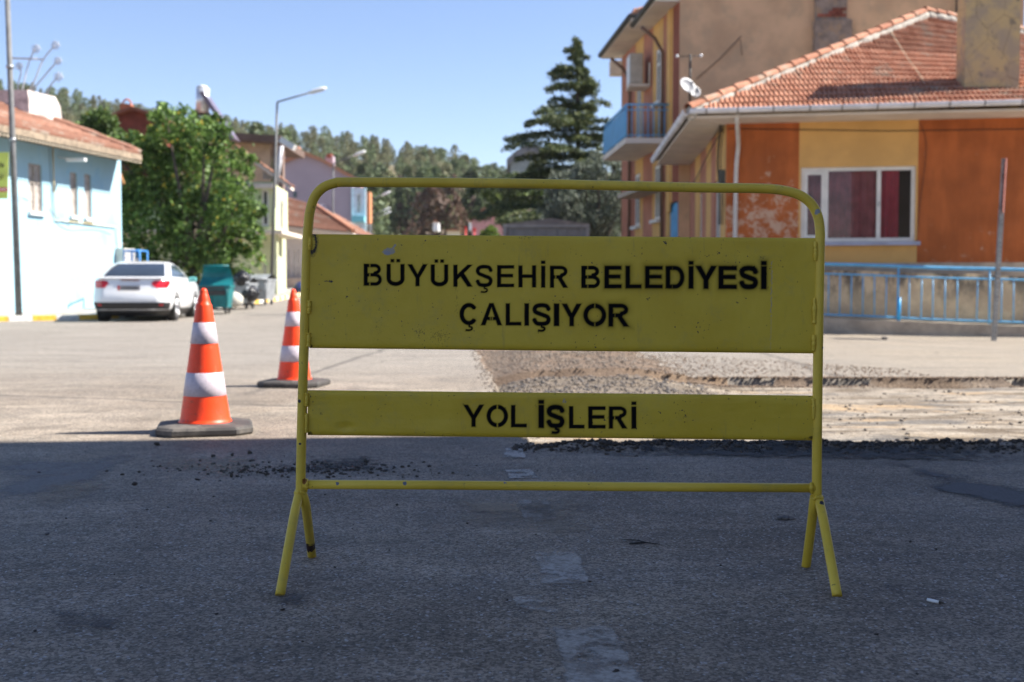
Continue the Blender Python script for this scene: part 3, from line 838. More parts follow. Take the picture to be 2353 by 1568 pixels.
PXM = FP / BD   # photo px per metre at the board
def board(name, corners, label):
    TL, TR, BR, BL = [np.array(c, dtype=float) for c in corners]
    wpx = TR[0] - TL[0]; hpx = BL[1] - TL[1]
    nx = int(wpx / PXM / .0019); ny = int(hpx / PXM / .0019)
    u = np.linspace(0, 1, nx); v = np.linspace(0, 1, ny); U, V_ = np.meshgrid(u, v)
    PXc = (TL[0] * (1 - U) + TR[0] * U) * (1 - V_) + (BL[0] * (1 - U) + BR[0] * U) * V_
    PYc = (TL[1] * (1 - U) + TR[1] * U) * (1 - V_) + (BL[1] * (1 - U) + BR[1] * U) * V_
    ink = np.zeros_like(PXc)
    for ch, x0, x1, yt, yb, dil, bl in TXT:
        Hpx = yb - yt; w = (x1 - x0) / Hpx
        sel = (PXc > x0 - 14) & (PXc < x1 + 14) & (PYc > yt - 26) & (PYc < yb + 26)
        if not sel.any(): continue
        lx = (PXc[sel] - x0) / Hpx; ly = (yb - PYc[sel]) / Hpx
        wob = .008
        lx2 = lx + wob * (vnoise(lx * 7 + x0, ly * 7, 5) - .5); ly2 = ly + wob * (vnoise(lx * 7, ly * 7 + x0, 6) - .5)
        d = glyph(ch, lx2, ly2, w) * (Hpx / PXM) - dil * .00125
        b = bl * .0011
        vv = np.clip(.5 - d / b * .5, 0, 1)
        vv = np.maximum(vv, .42 * min(bl - .6, 1.6) / 1.6 * np.exp(-np.maximum(d, 0) / (.0035 + .001 * bl)))
        ink[sel] = np.maximum(ink[sel], vv)
    rust = np.zeros_like(PXc); grey = np.zeros_like(PXc)
    nzf = fnoise(PXc * .5, PYc * .5, 41)
    # broken weld crescent at the top left corner
    if TL[1] < 700:
        ex, ey = zA(133, 590); r = np.hypot((PXc - ex) / 9.5, (PYc - ey) / 21.0)
        rust = np.maximum(rust, ss(.30 - np.abs(r - 1) + (nzf - .5) * .5, 0, .12) * (PXc > ex - 9))
        ex, ey = zA(118, 640); rust = np.maximum(rust, ss(1 - np.hypot((PXc - ex) / 4, (PYc - ey) / 12) + (nzf - .5), 0, .2))
        rust = np.maximum(rust, .5 * ss(.55 - np.abs(r - 1.1) + (nzf - .5) * .9, 0, .3))
        # bare grey scar
        ex, ey = zA(770, 660); a = math.radians(-8); rx = (PXc - ex) * math.cos(a) + (PYc - ey) * math.sin(a); ry = -(PXc - ex) * math.sin(a) + (PYc - ey) * math.cos(a)
        g1 = ss(1.1 - np.hypot(rx / 14, ry / 8) + (nzf - .5) * .5, 0, .15)
        ax, ay = zA(790, 650); bx_, by_ = zA(825, 603)
        g2 = ss(1 - sd_stroke(PXc, PYc, [(ax, ay), ((ax + bx_) / 2, (ay + by_) / 2), (bx_, by_)], 2.5 + 0) / 1.2, 0, .5)
        grey = np.maximum(grey, .75 * np.maximum(g1, g2))
        ex, ey = zA(757, 672); grey = np.maximum(grey, 1.7 * ss(1 - np.hypot((PXc - ex) / 9, (PYc - ey) / 4.5) + (nzf - .5) * .5, 0, .1))
        # scuffs and drips
        for (cx0, cy0, rx0, ry0, am) in ((1025, 1330, 34, 52, .8), (1185, 1365, 60, 60, .6), (680, 1290, 28, 40, .4), (1330, 1070, 14, 120, .45), (1528, 1380, 8, 16, 1), (1915, 548, 60, 12, .8)):
            ex, ey = zA(cx0, cy0); q_ = np.hypot((PXc - ex) / (rx0 / 3.6), (PYc - ey) / (ry0 / 3.6))
            sp_ = (fnoise(PXc * 1.1 + 7, PYc * .55, 44) > .56 + .12 * np.minimum(q_, 2)) * (q_ < 1.5)
            rust = np.maximum(rust, sp_ * am * .8)
        sx0, _ = zB(1768, 0); _, sy0 = zB(0, 745); _, sy1 = zB(0, 1480)
        ln = ss(1 - np.abs(PXc - sx0 + (PYc - sy0) * .018 + (vnoise(PYc * .2, PYc * 0, 8) - .5) * 3) / 1.1, 0, .6) * (PYc > sy0) * (PYc < sy1)
        grey = np.maximum(grey, ln * (vnoise(PYc * .35, PXc * .5, 9) > .35) * np.where(PYc < zB(0, 1210)[1], .75, .3))
    else:
        ex, ey = z3(1990, 138); q_ = np.hypot((PXc - ex) / 6, (PYc - ey) / 6)
        grey = np.maximum(grey, ss(1 - q_, 0, .3) * (fnoise(PXc * .8, PYc * .8, 45) > .45) * .7)
    for i in range(64):     # pin-head chips
        cx0 = rnd.uniform(TL[0] + 10, TR[0] - 10); cy0 = rnd.uniform(TL[1] + 8, BL[1] + 4); rr = rnd.uniform(.7, 1.7)
        rust = np.maximum(rust, ss(1 - np.hypot((PXc - cx0) / rr, (PYc - cy0) / (rr * rnd.uniform(.8, 1.8))), 0, .4) * .8)
    for (cx0, cy0) in ((TL[0] + 5, TL[1] + hpx - 4), (TR[0] - 3, TR[1] + hpx - 6)):
        rust = np.maximum(rust, .85 * ss(1 - np.hypot((PXc - cx0) / 8, (PYc - cy0) / 5) + (nzf - .5), 0, .5))
    # geometry: face with soft folds at top and bottom, slightly dished sheet
    t = (CY - PYc) / FP; k = (t * cp - sp) / (cp + t * sp)
    bow = .0035 * (fnoise(U * 3, V_ * 2, 51) - .5) + .0025 * np.sin(U * 7)
    e = np.minimum(V_, 1 - V_) * hpx / PXM
    fold = .0075 * np.exp(-e / .0035)
    Dy = BD - .006 + bow + fold
    if TL[1] > 700:
        dc = z3(560, 310); Dy = Dy + .004 * np.exp(-(((PXc - dc[0]) / 18) ** 2 + ((PYc - dc[1]) / 10) ** 2))
    zc = Dy * k; X = (PXc - CX) / FP * (Dy * cp - zc * sp)
    P = np.stack([X, Dy, CAMH + zc], -1)[::-1]
    o = grid_mesh(name, P, M['barrier_panel'], barrier, True)
    colr = np.stack([np.clip(ink, 0, 1), np.clip(rust, 0, 1), np.clip(grey, 0, 1), np.ones_like(ink)], -1)[::-1].reshape(-1, 4).astype(np.float32)
    ca = o.data.color_attributes.new('paint', 'FLOAT_COLOR', 'POINT'); ca.data.foreach_set('color', colr.ravel())
    o['label'] = label
    bk = MB()
    f = lambda c, d: W(c[0], c[1], BD + d)
    bk.hexa([f(BL + [0, .2], .004), f(BR + [0, .2], .004), f(BR + [0, .2], .016), f(BL + [0, .2], .016), f(TL + [0, -.2], .004), f(TR + [0, -.2], .004), f(TR + [0, -.2], .016), f(TL + [0, -.2], .016)])
    bk.build('backing', M['barrier_tube'], o)
    return o
board('upper_board', [(708, 538.5), (1875, 547.5), (1869.5, 812.5), (711, 800)], 'large yellow board lettered BÜYÜKŞEHİR BELEDİYESİ ÇALIŞIYOR')
board('lower_board', [(707, 897), (1868, 909.5), (1868, 1012), (707, 1000)], 'narrow yellow board lettered YOL İŞLERİ')

def bead(pts, r, seed):
    rr = random.Random(seed); mb = MB(); n = 9
    P = smooth_path(pts, 9)
    mb.tube(P, [r * (.35 if i in (0, len(P) - 1) else rr.uniform(.7, 1.25)) for i in range(len(P))], n)
    return mb
for i, (a, b) in enumerate((((712.5, 545), (711.5, 575)), ((710.5, 690), (710, 722)), ((709.5, 765), (708.5, 797)), ((1873, 555), (1873.5, 600)), ((1871, 685), (1870.5, 745)), ((1869.5, 770), (1868.5, 808)),
                            ((705, 903), (704.5, 935)), ((704.5, 950), (704, 995)), ((1869, 915), (1868.5, 965)))):
    bead([B(a[0], a[1], .007), B((a[0] + b[0]) / 2 + .5, (a[1] + b[1]) / 2, .010), B(b[0], b[1], .007)], .0052, i).build('weld_bead', M['barrier_tube'], barrier)
for i, (x, y) in enumerate(((691, 1131), (1877, 1143))):
    c = B(x, y)
    ring = [c + Vector((math.cos(a) * .0125, math.sin(a) * .0125, .003 * math.sin(a * 3))) for a in [k * math.pi / 5 for k in range(11)]]
    bead(ring, .0048, 40 + i).build('weld_bead', M['barrier_tube'], barrier)
for i, (x, y, y2) in enumerate(((704, 1102, 1124), (1865, 1110, 1132))):
    bead([B(x, y, .002), B(x + (1 if i == 0 else -1), (y + y2) / 2, .012), B(x, y2, .002)], .005, 50 + i).build('weld_bead', M['barrier_tube'], barrier)

# ================================================================ CONES
def mat_cone(name, col, rough, glow=0):
    m, nt, out = newmat(name); g = G(nt)
    c = g.mul(col, g.ramp(g.noise(9, 4, .6), .3, .7, .92, 1.06))
    sx = g.n('ShaderNodeSeparateXYZ'); g.l(g.pos(), sx.inputs[0])
    c = g.mix(g.math('MULTIPLY', g.ramp(g.noise(34, 5, .75), .54, .68), g.ramp(sx.outputs[2], .06, .34, .65, .2)), c, (.20, .075, .04))
    c = g.mix(g.math('MULTIPLY', g.ramp(g.noise(14, 4, .7), .55, .7), .35), c, (.70, .16, .07))
    nrm = g.bump(g.noise(12, 3), .25, .006)
    b = g.bsdf(out, c, rough, 0, nrm, .4)
    return m
M['cone_orange'] = mat_cone('orange_cone_plastic', (.95, .060, .008), .45)
M['cone_white'] = plain('reflective_sheeting', (.54, .47, .515), .45, var=.08, vs=50, bump=.25, bs=70, patch=((.30, .26, .26), 60, .62, .7))
def make_cone():
    t = thing('traffic_cone', '', 'traffic cone')
    rad = lambda z: .131 - (z - .055) * (.131 - .037) / (.70 - .055)
    mb = MB()
    prof = [(.138, .050), (.138, .058), (.133, .062)]
    prof += [(rad(z), z) for z in (.075, .15, .25, .35, .45, .55, .62, .672)]
    prof += [(.040, .676), (.0345, .682), (.031, .70), (.024, .728), (.021, .733), (.020, .745), (.016, .756), (.008, .762), (.001, .763)]
    mb.lathe(prof, 40)
    mb.build('cone_body', M['cone_orange'], t)
    for z0, z1 in ((.195, .318), (.470, .582)):
        mb = MB(); mb.lathe([(rad(z0) + .0005, z0), (rad(z0) + .0022, z0 + .001), (rad((z0 + z1) / 2) + .0022, (z0 + z1) / 2), (rad(z1) + .0022, z1 - .001), (rad(z1) + .0005, z1)], 40, cap0=False, cap1=False)
        mb.build('reflective_band', M['cone_white'], t)
    mb = MB(); s = .245; c = .085
    oc = [(-s, -s + c), (-s + c, -s), (s - c, -s), (s, -s + c), (s, s - c), (s - c, s), (-s + c, s), (-s, s - c)]
    rings = []
    for k, z in ((.97, .0), (1.0, .012), (1.0, .032), (.95, .045), (.62, .054)):
        rings.append([(x * k, y * k, z) for x, y in oc])
    mb.loft(rings, True, True)
    mb.build('base_plate', M['cone_base'], t)
    return t
M['cone_base'] = plain('dusty_black_rubber', (.055, .050, .047), .85, var=.25, vs=6, bump=.4, bs=50, patch=((.13, .115, .10), 5, .45, .62))
cone = make_cone()
cone.location = (W(472, 1000, 6.03).x, 6.03, hz(-1.63, 6.03)); cone.rotation_euler = (0, 0, math.radians(14))
cone['label'] = 'orange and white traffic cone at the edge of the shade, its whole base in view'
cone['group'] = 'traffic cones on the road'
c2 = copy_tree(cone)
c2.location = (W(676, 880, 8.95).x, 8.95, hz(-1.7, 8.95)); c2.rotation_euler = (0, 0, math.radians(-9))
c2['label'] = 'traffic cone further up the road, partly hidden behind the yellow barrier post'

# ================================================================ LOOSE STONES
def stone_set(name, P, S, mat, parent=None, kind='stuff', flat=.65, sink=.25):
    """rough stones (perturbed octahedra split once), each its own island"""
    base = np.array([[1, 0, 0], [-1, 0, 0], [0, 1, 0], [0, -1, 0], [0, 0, 1], [0, 0, -1]], dtype=float)
    tri = [(0, 2, 4), (2, 1, 4), (1, 3, 4), (3, 0, 4), (2, 0, 5), (1, 2, 5), (3, 1, 5), (0, 3, 5)]
    vs = [tuple(b) for b in base]; mid = {}; fs = []
    def md(a, b):
        k = (min(a, b), max(a, b))
        if k not in mid:
            p = (np.array(vs[a]) + np.array(vs[b])); p = p / np.linalg.norm(p); mid[k] = len(vs); vs.append(tuple(p))
        return mid[k]
    for a, b, c in tri:
        x, y, z = md(a, b), md(b, c), md(c, a); fs += [(a, x, z), (x, b, y), (z, y, c), (x, y, z)]
    bv = np.array(vs); bf = np.array(fs); n = len(P); nv = len(bv)
    jit = 1 + (NR.rand(n, nv, 1) - .5) * .75
    V = bv[None] * jit * (np.array([1, 1, flat])[None, None]) * (.75 + .5 * NR.rand(n, 1, 3))
    a = NR.rand(n) * 6.283; ca, sa = np.cos(a), np.sin(a)
    R = np.zeros((n, 3, 3)); R[:, 0, 0] = ca; R[:, 0, 1] = -sa; R[:, 1, 0] = sa; R[:, 1, 1] = ca; R[:, 2, 2] = 1
    V = np.einsum('nij,nvj->nvi', R, V) * np.asarray(S)[:, None, None]
    P = np.asarray(P, dtype=float).copy(); P[:, 2] += np.asarray(S) * flat * (1 - 2 * sink) * .8
    V = V + P[:, None, :]
    F = (bf[None] + (np.arange(n) * nv)[:, None, None]).reshape(-1, 3)
    o = quads_mesh(name, V.reshape(-1, 3), F, mat, parent)
    if kind: o['kind'] = kind
    return o
def on_ground(x, y): return np.stack([x, y, hgt(x, y)], -1)
M['rubble_grey'] = plain('dusty_milled_rubble', (.19, .155, .125), .95, var=.35, vs=20, bump=.6, bs=90, bd=.004)
# heap at the near-left end of the milled strip
n = 14000
x = NR.normal(.55, .62, n * 2); y = 8.0 + NR.rand(n * 2) ** .8 * 6.5
ok = (x > trench_left(y) - .12 + .1 * NR.rand(n * 2)) & (x < 2.1 + .4 * NR.rand(n * 2)); x, y = x[ok][:n], y[ok][:n]
s = .003 + .011 * NR.rand(len(x)) ** 3
stone_set('rubble', on_ground(x, y), s, [M['rubble_grey']])
x = NR.uniform(-.1, 1.6, 900); y = NR.uniform(8.2, 9.6, 900); ok = x > trench_left(y) - .05
stone_set('rubble', on_ground(x[ok], y[ok]), .005 + .012 * NR.rand(ok.sum()) ** 2, [M['dust']])
# crumbs along the near cut
n = 5200; x = NR.uniform(.0, 6, n); y = 5.38 + NR.normal(0, .07, n) + .05 * (fnoise(x * 2.5, x * 0, 61) - .5)
stone_set('asphalt_crumbs', on_ground(x, y), .004 + .011 * NR.rand(n) ** 2.5, [M['crumb']])
n = 700; x = NR.uniform(.1, 3.6, n); y = NR.uniform(5.5, 9.6, n)
stone_set('rubble', on_ground(x, y), .004 + .012 * NR.rand(n) ** 3, [M['dust_tan']])
n = 900; x = NR.uniform(1.9, 3.1, n); y = 5.95 + NR.normal(0, .12, n)
stone_set('rubble', on_ground(x, y), .005 + .012 * NR.rand(n) ** 2, [M['dust']])
M['dirt_brown'] = plain('brown_dirt_crumb', (.19, .135, .095), .95, var=.3, vs=30, bump=.6, bs=90, bd=.004)
n = 4200; x = NR.uniform(1.0, 6.5, n); y = 9.74 + NR.normal(0, .05, n)
stone_set('rubble', on_ground(x, y), .004 + .010 * NR.rand(n) ** 2, [M['dirt_brown']])
n = 2600; x = 1.3 + 2.4 * NR.rand(n) ** 1.6; y = 10.0 + NR.rand(n) * 3.2 * np.clip(1.3 - (x - 1.3) / 2.4, .1, 1)
stone_set('rubble', on_ground(x, y), .003 + .009 * NR.rand(n) ** 3, [M['dirt_brown']])
# crumbs scattered left of the barrier
n = 750; ang = NR.rand(n) * 6.283; r = NR.rand(n) ** .8
x = -.92 + .50 * r ** 1.6 * np.cos(ang) + .20 * NR.normal(size=n); y = 4.74 + .20 * r ** 1.6 * np.sin(ang) + .07 * NR.normal(size=n)
stone_set('asphalt_crumbs', on_ground(x, y), .0016 + .009 * NR.rand(n) ** 4, [M['crumb']])
n = 420; x = NR.uniform(-2.4, 1.6, n); y = 1.7 + 3.9 * NR.rand(n) ** .6
stone_set('asphalt_crumbs', on_ground(x, y), .0012 + .004 * NR.rand(n) ** 4, [M['crumb']])
n = 260; x = NR.uniform(-2.5, 2.5, n); y = 1.7 + 3.7 * NR.rand(n) ** .6
stone_set('pale_grit', on_ground(x, y), .0012 + .0022 * NR.rand(n) ** 3, [M['kerb_grey']])
# single clods one could pick up
def gpt(px, py):
    D = CAMH * FP / (py - 668.0)
    for _ in range(3):
        p = W(px, py, D); D *= CAMH / (CAMH - p.z)
    p = W(px, py, D); p.z = hz(p.x, p.y); return p
for px, py, r, lab in ((362, 1024, .013, 'dark lump of asphalt just in front of the near cone base'), (490, 1051, .011, 'rounded dark lump left of the crumb scatter'),
                       (533, 1048, .010, 'dark lump beside another at the left rim of the crumb scatter'), (573, 1043, .009, 'small upright dark lump at the back of the crumb scatter'),
                       (532, 1097, .011, 'dark lump in front of the crumb scatter, left of the barrier post'), (309, 1115, .010, 'lone dark lump on the shaded asphalt far left of the barrier'),
                       (840, 1064, .012, 'largest dark lump seen above the lower bar of the barrier'), (912, 1162, .006, 'tiny dark pebble under the left half of the lower bar'),
                       (1415, 1548, .0065, 'round dark pebble lying on the worn white paint block')):
    p = gpt(px, py); o = stone_set('asphalt_lump', np.array([tuple(p)]), np.array([r]), [M['crumb']], None, None, .85, .1)
    tag(o, lab, 'stone', 'loose lumps on the shaded road')
for px, py, r, lab, mt in ((1805, 1194, .017, 'flat brown clod of dried mud beside the right barrier legs', 'dust'), (108, 1228, .010, 'flattish brown clod at the far left of the shaded asphalt', 'dust'),
                           (1998, 1639 * .9191 + 130, .007, 'small tan pebble on the asphalt below the cigarette end', 'dust_tan')):
    p = gpt(px, py); P = np.array([[p.x + dx * r, p.y, p.z] for dx in (-1.1, 0, 1.0)])
    o = stone_set('mud_clod', P[1:2] if r < .012 else P, np.array([r] if r < .012 else [r * .8, r, r * .8]), [M[mt]], None, None, .45, .2)
    tag(o, lab, 'clod')
tw = MB(); a, b, c, d = gpt(1430, 1243), gpt(1462, 1244), gpt(1485, 1250), gpt(1516, 1254)
for p in (a, b, c, d): p.z += .004
tw.tube([a, b, c, d], [.0012, .0018, .0022, .0012], 6)
e = gpt(1446, 1251); e.z += .003; tw.tube([c, (c + e) / 2, e], [.0022, .003, .002], 6)
tag(tw.build('twig', M['dark_metal']), 'thin dark forked twig lying on the asphalt under the barrier', 'twig')
cg = thing('cigarette_end', 'crushed white cigarette end on the asphalt right of the barrier', 'cigarette end', tuple(gpt(2145, 1386)))
p0, p1 = gpt(2131, 1382), gpt(2158, 1388); p0.z += .004; p1.z += .004
mb = MB(); mb.tube([p0, (p0 + p1) / 2, p1], [.0039, .0041, .0036], 12); mb.build('paper_tube', M['white_paint'], cg)
mb = MB(); mb.tube([p1, p1 + (p1 - p0) * .16 + Vector((0, 0, .001)), p1 + (p1 - p0) * .45], [.0034, .0026, .0006], 8); mb.build('burnt_tip', M['crumb'], cg)

# ================================================================ WALLS, WINDOWS, ROOFS
class Wall:
    """upright plane: start (ax, ay), direction, side=+1 if outward normal is to the right of the direction"""
    def __init__(s, ax, ay, dx, dy, side=1):
        L = math.hypot(dx, dy); s.a = (ax, ay); s.d = (dx / L, dy / L); s.n = (s.d[1] * side, -s.d[0] * side)
    def p(s, u, z, o=0.0): return (s.a[0] + s.d[0] * u + s.n[0] * o, s.a[1] + s.d[1] * u + s.n[1] * o, z)
    def uz(s, px, py):
        k = KX(px, py)
        u = (k * s.a[1] - s.a[0]) / (s.d[0] - k * s.d[1])
        return u, W(px, py, s.a[1] + s.d[1] * u).z
    def z(s, px, py): return s.uz(px, py)[1]
    def u(s, px, py=600): return s.uz(px, py)[0]
def wbox(mb, w, u0, u1, z0, z1, o0, o1, mi=0):
    mb.hexa([w.p(u0, z0, o1), w.p(u1, z0, o1), w.p(u1, z0, o0), w.p(u0, z0, o0), w.p(u0, z1, o1), w.p(u1, z1, o1), w.p(u1, z1, o0), w.p(u0, z1, o0)], mi)
def wall_mesh(w, u0, u1, z0, z1, openings=(), bands=(), thick=.22, ztop=None):
    """bands: (ua, ub, za, zb, material index); openings: (ua, ub, za, zb)"""
    us = sorted({round(v, 4) for v in [u0, u1] + [v for o in openings for v in o[:2]] + [v for b in bands for v in b[:2]] if u0 - 1e-6 <= v <= u1 + 1e-6})
    zs = sorted({round(v, 4) for v in [z0, z1] + [v for o in openings for v in o[2:4]] + [v for b in bands for v in b[2:4]] if z0 - 1e-6 <= v <= z1 + 1e-6})
    mb = MB()
    hole = lambda i, j: any(o[0] - 1e-3 < (us[i] + us[i + 1]) / 2 < o[1] + 1e-3 and o[2] - 1e-3 < (zs[j] + zs[j + 1]) / 2 < o[3] + 1e-3 for o in openings) if 0 <= i < len(us) - 1 and 0 <= j < len(zs) - 1 else True
    for i in range(len(us) - 1):
        for j in range(len(zs) - 1):
            if hole(i, j): continue
            a, b, c, d = us[i], us[i + 1], zs[j], zs[j + 1]; um, zm = (a + b) / 2, (c + d) / 2; mi = 0
            for B_ in bands:
                if B_[0] <= um <= B_[1] and B_[2] <= zm <= B_[3]: mi = B_[4]
            mb.quad(w.p(a, c), w.p(b, c), w.p(b, d), w.p(a, d), mi)
            mb.quad(w.p(b, c, -thick), w.p(a, c, -thick), w.p(a, d, -thick), w.p(b, d, -thick), mi)
            for (ii, jj, e) in ((i - 1, j, ((a, c), (a, d))), (i + 1, j, ((b, c), (b, d))), (i, j - 1, ((a, c), (b, c))), (i, j + 1, ((a, d), (b, d)))):
                if hole(ii, jj):
                    (p, q), (r, s_) = e
                    mb.quad(w.p(p, q), w.p(r, s_), w.p(r, s_, -thick), w.p(p, q, -thick), mi)
    return mb
def window(parent, w, u0, u1, z0, z1, cols=(0, 1), rec=.10, fw=.055, mat=None, pane=None, sill=None, sillmat=None, transom=None, depth=.06):
    mat = mat or M['upvc']; pane = pane or M['glass_dark']
    mb = MB(); e = .002
    wbox(mb, w, u0 + e, u0 + fw, z0 + e, z1 - e, -rec - depth, -rec); wbox(mb, w, u1 - fw, u1 - e, z0 + e, z1 - e, -rec - depth, -rec)
    wbox(mb, w, u0 + fw, u1 - fw, z0 + e, z0 + fw, -rec - depth, -rec); wbox(mb, w, u0 + fw, u1 - fw, z1 - fw, z1 - e, -rec - depth, -rec)
    ed = [u0 + (u1 - u0) * c for c in cols]
    for c in ed[1:-1]: wbox(mb, w, c - fw * .5, c + fw * .5, z0 + fw, z1 - fw, -rec - depth, -rec + .002)
    fr = mb.build('window', mat, parent)
    rows = [z0, z1] if transom is None else [z0, z0 + (z1 - z0) * transom, z1]
    if transom is not None:
        t = MB(); wbox(t, w, u0 + fw, u1 - fw, rows[1] - fw * .4, rows[1] + fw * .4, -rec - depth, -rec + .004); t.build('transom', mat, fr)
    for i in range(len(ed) - 1):
        for j in range(len(rows) - 1):
            p = MB(); wbox(p, w, ed[i] + fw * .4, ed[i + 1] - fw * .4, rows[j] + fw * .3, rows[j + 1] - fw * .3, -rec - depth * .6, -rec - depth * .45)
            p.build('pane', pane, fr)
    if sill:
        sm = MB(); wbox(sm, w, u0 - sill[0], u1 + sill[0], z0 - sill[1], z0 + .0, -.05, sill[2]); sm.build('sill', sillmat or mat, fr)
    return fr

def tile_patch(name, E0, E1, R0, R1, mat, parent, tw=.24, row=.36, amp=.035):
    """a slope of two-roll tiles as one relief sheet: far roofs"""
    E0, E1, R0, R1 = map(np.array, (E0, E1, R0, R1))
    L = max(np.linalg.norm(E1 - E0), np.linalg.norm(R1 - R0)); S = np.linalg.norm((R0 + R1) / 2 - (E0 + E1) / 2)
    nr = max(1, int(round(S / row))); nc = max(2, int(round(L / tw)) * 6)
    nrm = np.cross(E1 - E0, (R0 + R1) / 2 - (E0 + E1) / 2); nrm /= np.linalg.norm(nrm)
    if nrm[2] < 0: nrm = -nrm
    Vs = []; Fs = []; o = 0
    u = np.linspace(0, 1, nc + 1)
    for r in range(nr):
        rows = []
        for v, lift in ((r / nr, .0), (r / nr, .045 if amp > .02 else .02), ((r + 1) / nr, .012)):
            a = E0 * (1 - v) + R0 * v; b = E1 * (1 - v) + R1 * v
            jit = .008 * NR.rand(nc + 1); ws = min(1.0, np.linalg.norm(b - a) / L)
            wv = ws * amp * np.abs(np.sin(u * (nc / 6) * 2 * np.pi)) ** .8 if lift else 0 * u
            rows.append(a[None] * (1 - u)[:, None] + b[None] * u[:, None] + nrm[None] * (lift + wv + jit * (lift > 0))[:, None])
        V = np.concatenate(rows); n = nc + 1
        i = np.arange(nc)
        F = np.concatenate([np.stack([i, i + 1, i + 1 + n, i + n], -1), np.stack([i + n, i + 1 + n, i + 1 + 2 * n, i + 2 * n], -1)])
        Vs.append(V); Fs.append(F + o); o += len(V)
    ob = quads_mesh(name, np.concatenate(Vs), np.concatenate(Fs), mat, parent)
    ob['kind'] = 'stuff'
    return ob
def slab(mb, pts, th, mi=0):
    """sheet through points (list of 3D) thickened downwards"""
    n = len(pts); top = [tuple(p) for p in pts]; bot = [(p[0], p[1], p[2] - th) for p in pts]
    mb.loft([bot, top], True, True, mi)

# ================================================================ LOW ORANGE HOUSE (right)
low = thing('low_house', 'single storey orange and yellow rendered house with a hipped terracotta roof', 'house', (7.5, 27, 0))
hcx, hcy = W(1667, 600, 25.0).x, 25.0
FW_ = Wall(hcx, hcy, 1, -.155, 1)
SW_ = Wall(hcx, hcy, .057, 1, -1)
EZ = 4.42
M['orange_peel'] = None
def mat_peel():
    m, nt, out = newmat('orange_render_peeling_to_white'); g = G(nt)
    sx = g.n('ShaderNodeSeparateXYZ'); g.l(g.pos(), sx.inputs[0]); X, Z = sx.outputs[0], sx.outputs[2]
    c = g.mul((.43, .12, .035), g.ramp(g.noise(1.2, 4), .3, .7, .82, 1.14))
    c = g.mul(c, g.ramp(g.noise(1.6, 5, .7, g.scale(g.pos(), (2.2, 2.2, .35))), .35, .7, .86, 1.08))
    # bare white plaster shows on the lower left corner of the wall, and in a thin band at its foot
    a = g.math('MULTIPLY', g.ramp(X, 6.25, 6.45, 1, 0), g.ramp(Z, 2.1, 3.9, 1, .0))
    b = g.math('MULTIPLY', g.ramp(X, 8.1, 8.4, 0, .45), g.ramp(Z, 1.3, 2.1, 1, 0))
    n = g.noise(4.2, 6, .72)
    f = g.math('ADD', n, g.math('MULTIPLY', g.math('SUBTRACT', g.math('MAXIMUM', a, b), .78), .20))
    f = g.math('ADD', f, g.math('MULTIPLY', g.math('SUBTRACT', g.noise(17, 4, .7), .5), .22))
    c = g.mix(g.ramp(f, .50, .62, 0, .8), c, (.56, .40, .29))
    nrm = g.bump(g.math('ADD', g.noise(45, 3), g.math('MULTIPLY', f, 1.0)), .3, .006)
    g.bsdf(out, c, .9, 0, nrm, .25)
    return m
M['orange_peel'] = mat_peel()
wu = lambda px, py=480: FW_.uz(px, py)[0]
uY0, uY1 = wu(1835), wu(2108)
wn0, wn1 = wu(1840, 470), wu(2104, 470)
wz1, wz0 = FW_.z(1970, 383), FW_.z(1970, 556)
plz = FW_.z(2100, 604)
uEnd = 7.6
wm = wall_mesh(FW_, 0, uEnd, -.3, EZ, [(wn0, wn1, wz0, wz1)], [(0, uEnd, -.3, plz, 2), (uY0, uY1, plz, EZ, 1)])
wm.build('front_wall', [M['orange_peel'], M['yellow_wall'], M['concrete']], low)
# the wide three-light window
M['clear_glass'] = None
m_, nt_, out_ = newmat('window_pane_glass'); g_ = G(nt_)
gl = g_.n('ShaderNodeBsdfGlossy'); gl.inputs['Roughness'].default_value = .03; gl.inputs[0].default_value = (.9, .9, .9, 1)
tr = g_.n('ShaderNodeBsdfTransparent'); tr.inputs[0].default_value = (.82, .84, .84, 1)
fz = g_.n('ShaderNodeFresnel'); fz.inputs[0].default_value = 1.5
mx = g_.n('ShaderNodeMixShader'); g_.l(g_.math('MULTIPLY', fz.outputs[0], .6), mx.inputs[0]); g_.l(tr.outputs[0], mx.inputs[1]); g_.l(gl.outputs[0], mx.inputs[2]); g_.l(mx.outputs[0], out_.inputs[0])
M['clear_glass'] = m_
mulf = [0, (wu(1899, 470) - wn0) / (wn1 - wn0), (wu(2020, 470) - wn0) / (wn1 - wn0), 1]
fr = window(low, FW_, wn0, wn1, wz0, wz1, mulf, .06, .085, M['upvc'], M['clear_glass'], (.09, .08, .12), plain('shaded_white_sill', (.34, .36, .46), .6))  # white sill, its bluish shade painted into the colour
# opening casement of the left light is a second, inner frame
cm = MB(); a_, b_ = wn0 + .085, wn0 + (wn1 - wn0) * mulf[1] - .045
wbox(cm, FW_, a_, a_ + .06, wz0 + .09, wz1 - .09, -.085, -.045); wbox(cm, FW_, b_ - .06, b_, wz0 + .09, wz1 - .09, -.085, -.045)
wbox(cm, FW_, a_ + .06, b_ - .06, wz0 + .09, wz0 + .15, -.085, -.045); wbox(cm, FW_, a_ + .06, b_ - .06, wz1 - .16, wz1 - .09, -.085, -.045)
cm.build('casement', M['upvc'], fr)
hm = MB(); uh = wn0 + (wn1 - wn0) * mulf[2]; wbox(hm, FW_, uh - .012, uh + .012, (wz0 + wz1) / 2 - .05, (wz0 + wz1) / 2 + .05, -.06, -.03); hm.build('handle', M['steel'], fr)
M['curtain'] = plain('dusky_red_net_curtain', (.46, .13, .15), .9, var=.3, vs=3)
M['curtain_red'] = plain('crimson_curtain', (.62, .07, .12), .9, var=.15, vs=3)
